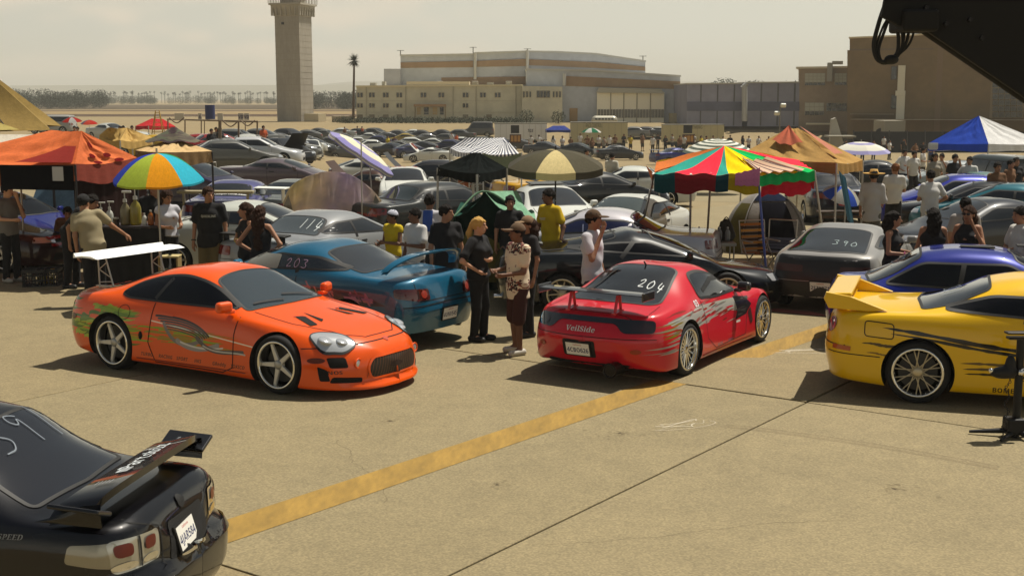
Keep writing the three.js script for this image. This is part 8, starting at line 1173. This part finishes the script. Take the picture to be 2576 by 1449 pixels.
  const cl = thing('cooler_box', 'red cooler box with white lid under the dark canopy', 'cooler', G(1200, 535).toGround()); part('tub', rbox(.5, .32, .32, .03, 0, .17, 0), mat(0xa81418, { roughness: .35 }), cl); part('lid', rbox(.52, .06, .34, .02, 0, .36, 0), mat(0xb8b4ac, { roughness: .4 }), cl); part('handle', tube([V(-.26, .3, 0), V(-.3, .22, 0), V(-.26, .14, 0)], .012, 5, 10), mat(0xb8b4ac), cl);
  const ck = thing('cooler_box', 'black cooler box on the table under the patchwork canopy', 'cooler', G(2085, 540).toGround()); part('tub', rbox(.4, .36, .3, .03, 0, .19, 0), mat(0x101218, { roughness: .4 }), ck); part('lid', rbox(.42, .06, .32, .02, 0, .40, 0), mat(0xa8a49c, { roughness: .4 }), ck);
  const tb = thing('folding_table', 'table under the dark canopy with odds and ends', 'table', G(1225, 520).toGround()); part('table_top', rbox(1.1, .04, .5, .01, 0, .74, 0), mat(0x8a8478), tb); for (const x of [-.5, .5]) part('leg', [rod([x, 0, -.2], [x, .73, -.2], .015), rod([x, 0, .2], [x, .73, .2], .015)], POST, tb); const tq = G(1225, 520); bottle('clear bottle on the table under the dark canopy', [tq.x + .3, .76, tq.z], 1.1, clearP(0xa8a8a8), mat(0xb0b0b0));
  person('man sitting low in a chair under the dark canopy', { at: [tq.x + .05, 0, tq.z + .6], h: 1.7, turn: 60, crouch: .42, top: 0x2a2620, pants: 0x1c2844, skin: SKIN[1], arms: ['hold', 'hold'], legs: [[.14, .34], [-.12, .30]] });
}
// ---------------------------------------------------------------- camera crane overhead and stand at the right edge
{
  const Z = 7.2, o = thing('camera_crane', 'black camera crane arm with bolt holes reaching in from the upper right', 'crane', [0, 0, 0]), M = mat(0x050506, { roughness: .85 }), sh = new THREE.Shape([[2240, -60], [2222, 40], [2262, 62], [2318, 64], [2569, 235], [2760, 366], [2760, -60]].map(([x, y]) => { const p = A(x, y, Z); return new THREE.Vector2(p.x, p.y); }));
  const hole = (x, y, a, b, t) => { const p = A(x, y, Z), h = new THREE.Path(); h.absellipse(p.x, p.y, a, b, 0, 6.2832, false, t); sh.holes.push(h); };
  for (const [x, y, a, b, t] of [[2404, 72, .035, .024, -.5], [2392, 33, .020, .012, -.9], [2516, 45, .072, .032, -1.2], [2562, 70, .04, .02, .4], [2567, 114, .03, .016, -1.0], [2560, 8, .04, .026, .6], [2428, 82, .018, .010, -.5], [2512, 84, .014, .02, 0], [2411, 100, .12, .007, -.60], [2471, 142, .05, .007, -.60]]) hole(x, y, a, b, t);
  const g = new THREE.ExtrudeGeometry(sh, { depth: .03, bevelEnabled: true, bevelSize: .005, bevelThickness: .005, bevelSegments: 1, curveSegments: 12 }); g.translate(0, 0, -Z - .03); part('arm_plate', g, M, o);
  part('flange', [[2318, 64, 2760, 366], [2262, 62, 2318, 64]].map(([x0, y0, x1, y1]) => rod(A(x0, y0, Z + .11), A(x1, y1, Z + .11), .035, 8)), M, o);
  part('head_bracket', rbox(.20, .12, .3, .02, A(2300, 52, Z + .1).x, A(2300, 52, Z).y, -Z - .1), M, o);
  for (const [x, y] of [[2355, 30], [2380, 60], [2330, 20], [2440, 50], [2470, 96]]) part('bolt', new THREE.CylinderGeometry(.014, .014, .03, 6).rotateX(Math.PI / 2).translate(A(x, y, Z).x, A(x, y, Z).y, -Z + .012), mat(0x2a2a2c, { metalness: .8, roughness: .4 }), o);
  const cb = thing('cable_bundle', 'looped black cables hanging from the crane head', 'cables', [0, 0, 0]); const cab = (pts, r) => part('cable', tube(pts.map(([x, y, d]) => A(x, y, Z + (d ?? .1))), r, 7, 40), BLACK, cb);
  cab([[2236, -10], [2212, 60], [2200, 120], [2212, 152], [2240, 157]], .013); cab([[2250, 20], [2226, 80], [2212, 130], [2222, 156], [2248, 152]], .009); cab([[2246, 30], [2222, 70], [2206, 128], [2218, 158], [2244, 158, .14]], .007); cab([[2258, 60], [2262, 100], [2258, 134], [2242, 150]], .011); cab([[2276, 62], [2276, 96], [2268, 126], [2246, 148]], .007); cab([[2290, 66], [2282, 106], [2268, 132], [2246, 146]], .009); cab([[2301, 66], [2298, 90], [2284, 118], [2250, 146]], .007); cab([[2266, 60], [2272, 104], [2262, 140], [2244, 156]], .007);
  part('cable_tie', new THREE.SphereGeometry(.035, 12, 8).scale(1.2, .8, 1).translate(A(2244, 150, Z + .1).x, A(2244, 150, Z + .1).y, -Z - .1), BLACK, cb);
}
{
  const p = G(2556, 1100), o = thing('equipment_stand', 'black steel equipment stand with chain at the right edge', 'stand', [p.x, gy(p.x, p.z), p.z]), M = mat(0x0e0d0f, { roughness: .55, metalness: .3 }), h = G(2556, 1100).z, top = A(2556, 850, -p.z).y;
  part('pole', new THREE.CylinderGeometry(.038, .038, top, 16).translate(0, top / 2, 0), M, o); part('base_block', rbox(.17, .15, .17, .02, -.02, .12, 0), M, o); for (const [a, l] of [[2.85, .42], [3.9, .30], [.2, .4], [1.6, .3], [5.1, .34]]) part('leg', [rod([0, .07, 0], [Math.cos(a) * l, .025, -Math.sin(a) * l], .032, 8, .014)], M, o);
  part('top_plate', [rbox(.22, .025, .10, .01, -.02, top, 0), rbox(.22, .02, .10, .008, -.04, top + .05, 0)], mat(0x2a2624, { roughness: .4, metalness: .5 }), o);
  part('clamp', [surfaceNets((x, y, z) => smin(ell(x, y, z, [-.16, 0, 0], [.13, .06, .06]), ell(x, y, z, [-.1, .08, 0], [.05, .09, .04]), .04), [-.36, -.12, -.1], [.1, .22, .1], .014).translate(0, top * .66, .03), rod([-.02, top * .67, .03], [.14, top * .68, .03], .03)], M, o); part('knob', [new THREE.SphereGeometry(.03, 12, 8).translate(-.02, top * .675, .09), new THREE.SphereGeometry(.025, 12, 8).translate(-.28, top * .68, .03)], CHROME, o);
  for (let i = 0; i < 26; i++) part('chain_link', new THREE.TorusGeometry(.012, .0035, 5, 10).rotateY(i % 2 ? 1.57 : 0).translate(-.12 + .02 * Math.sin(i), top * .62 - i * .024, .05), M, o);
}
renderer.render(scene, camera);
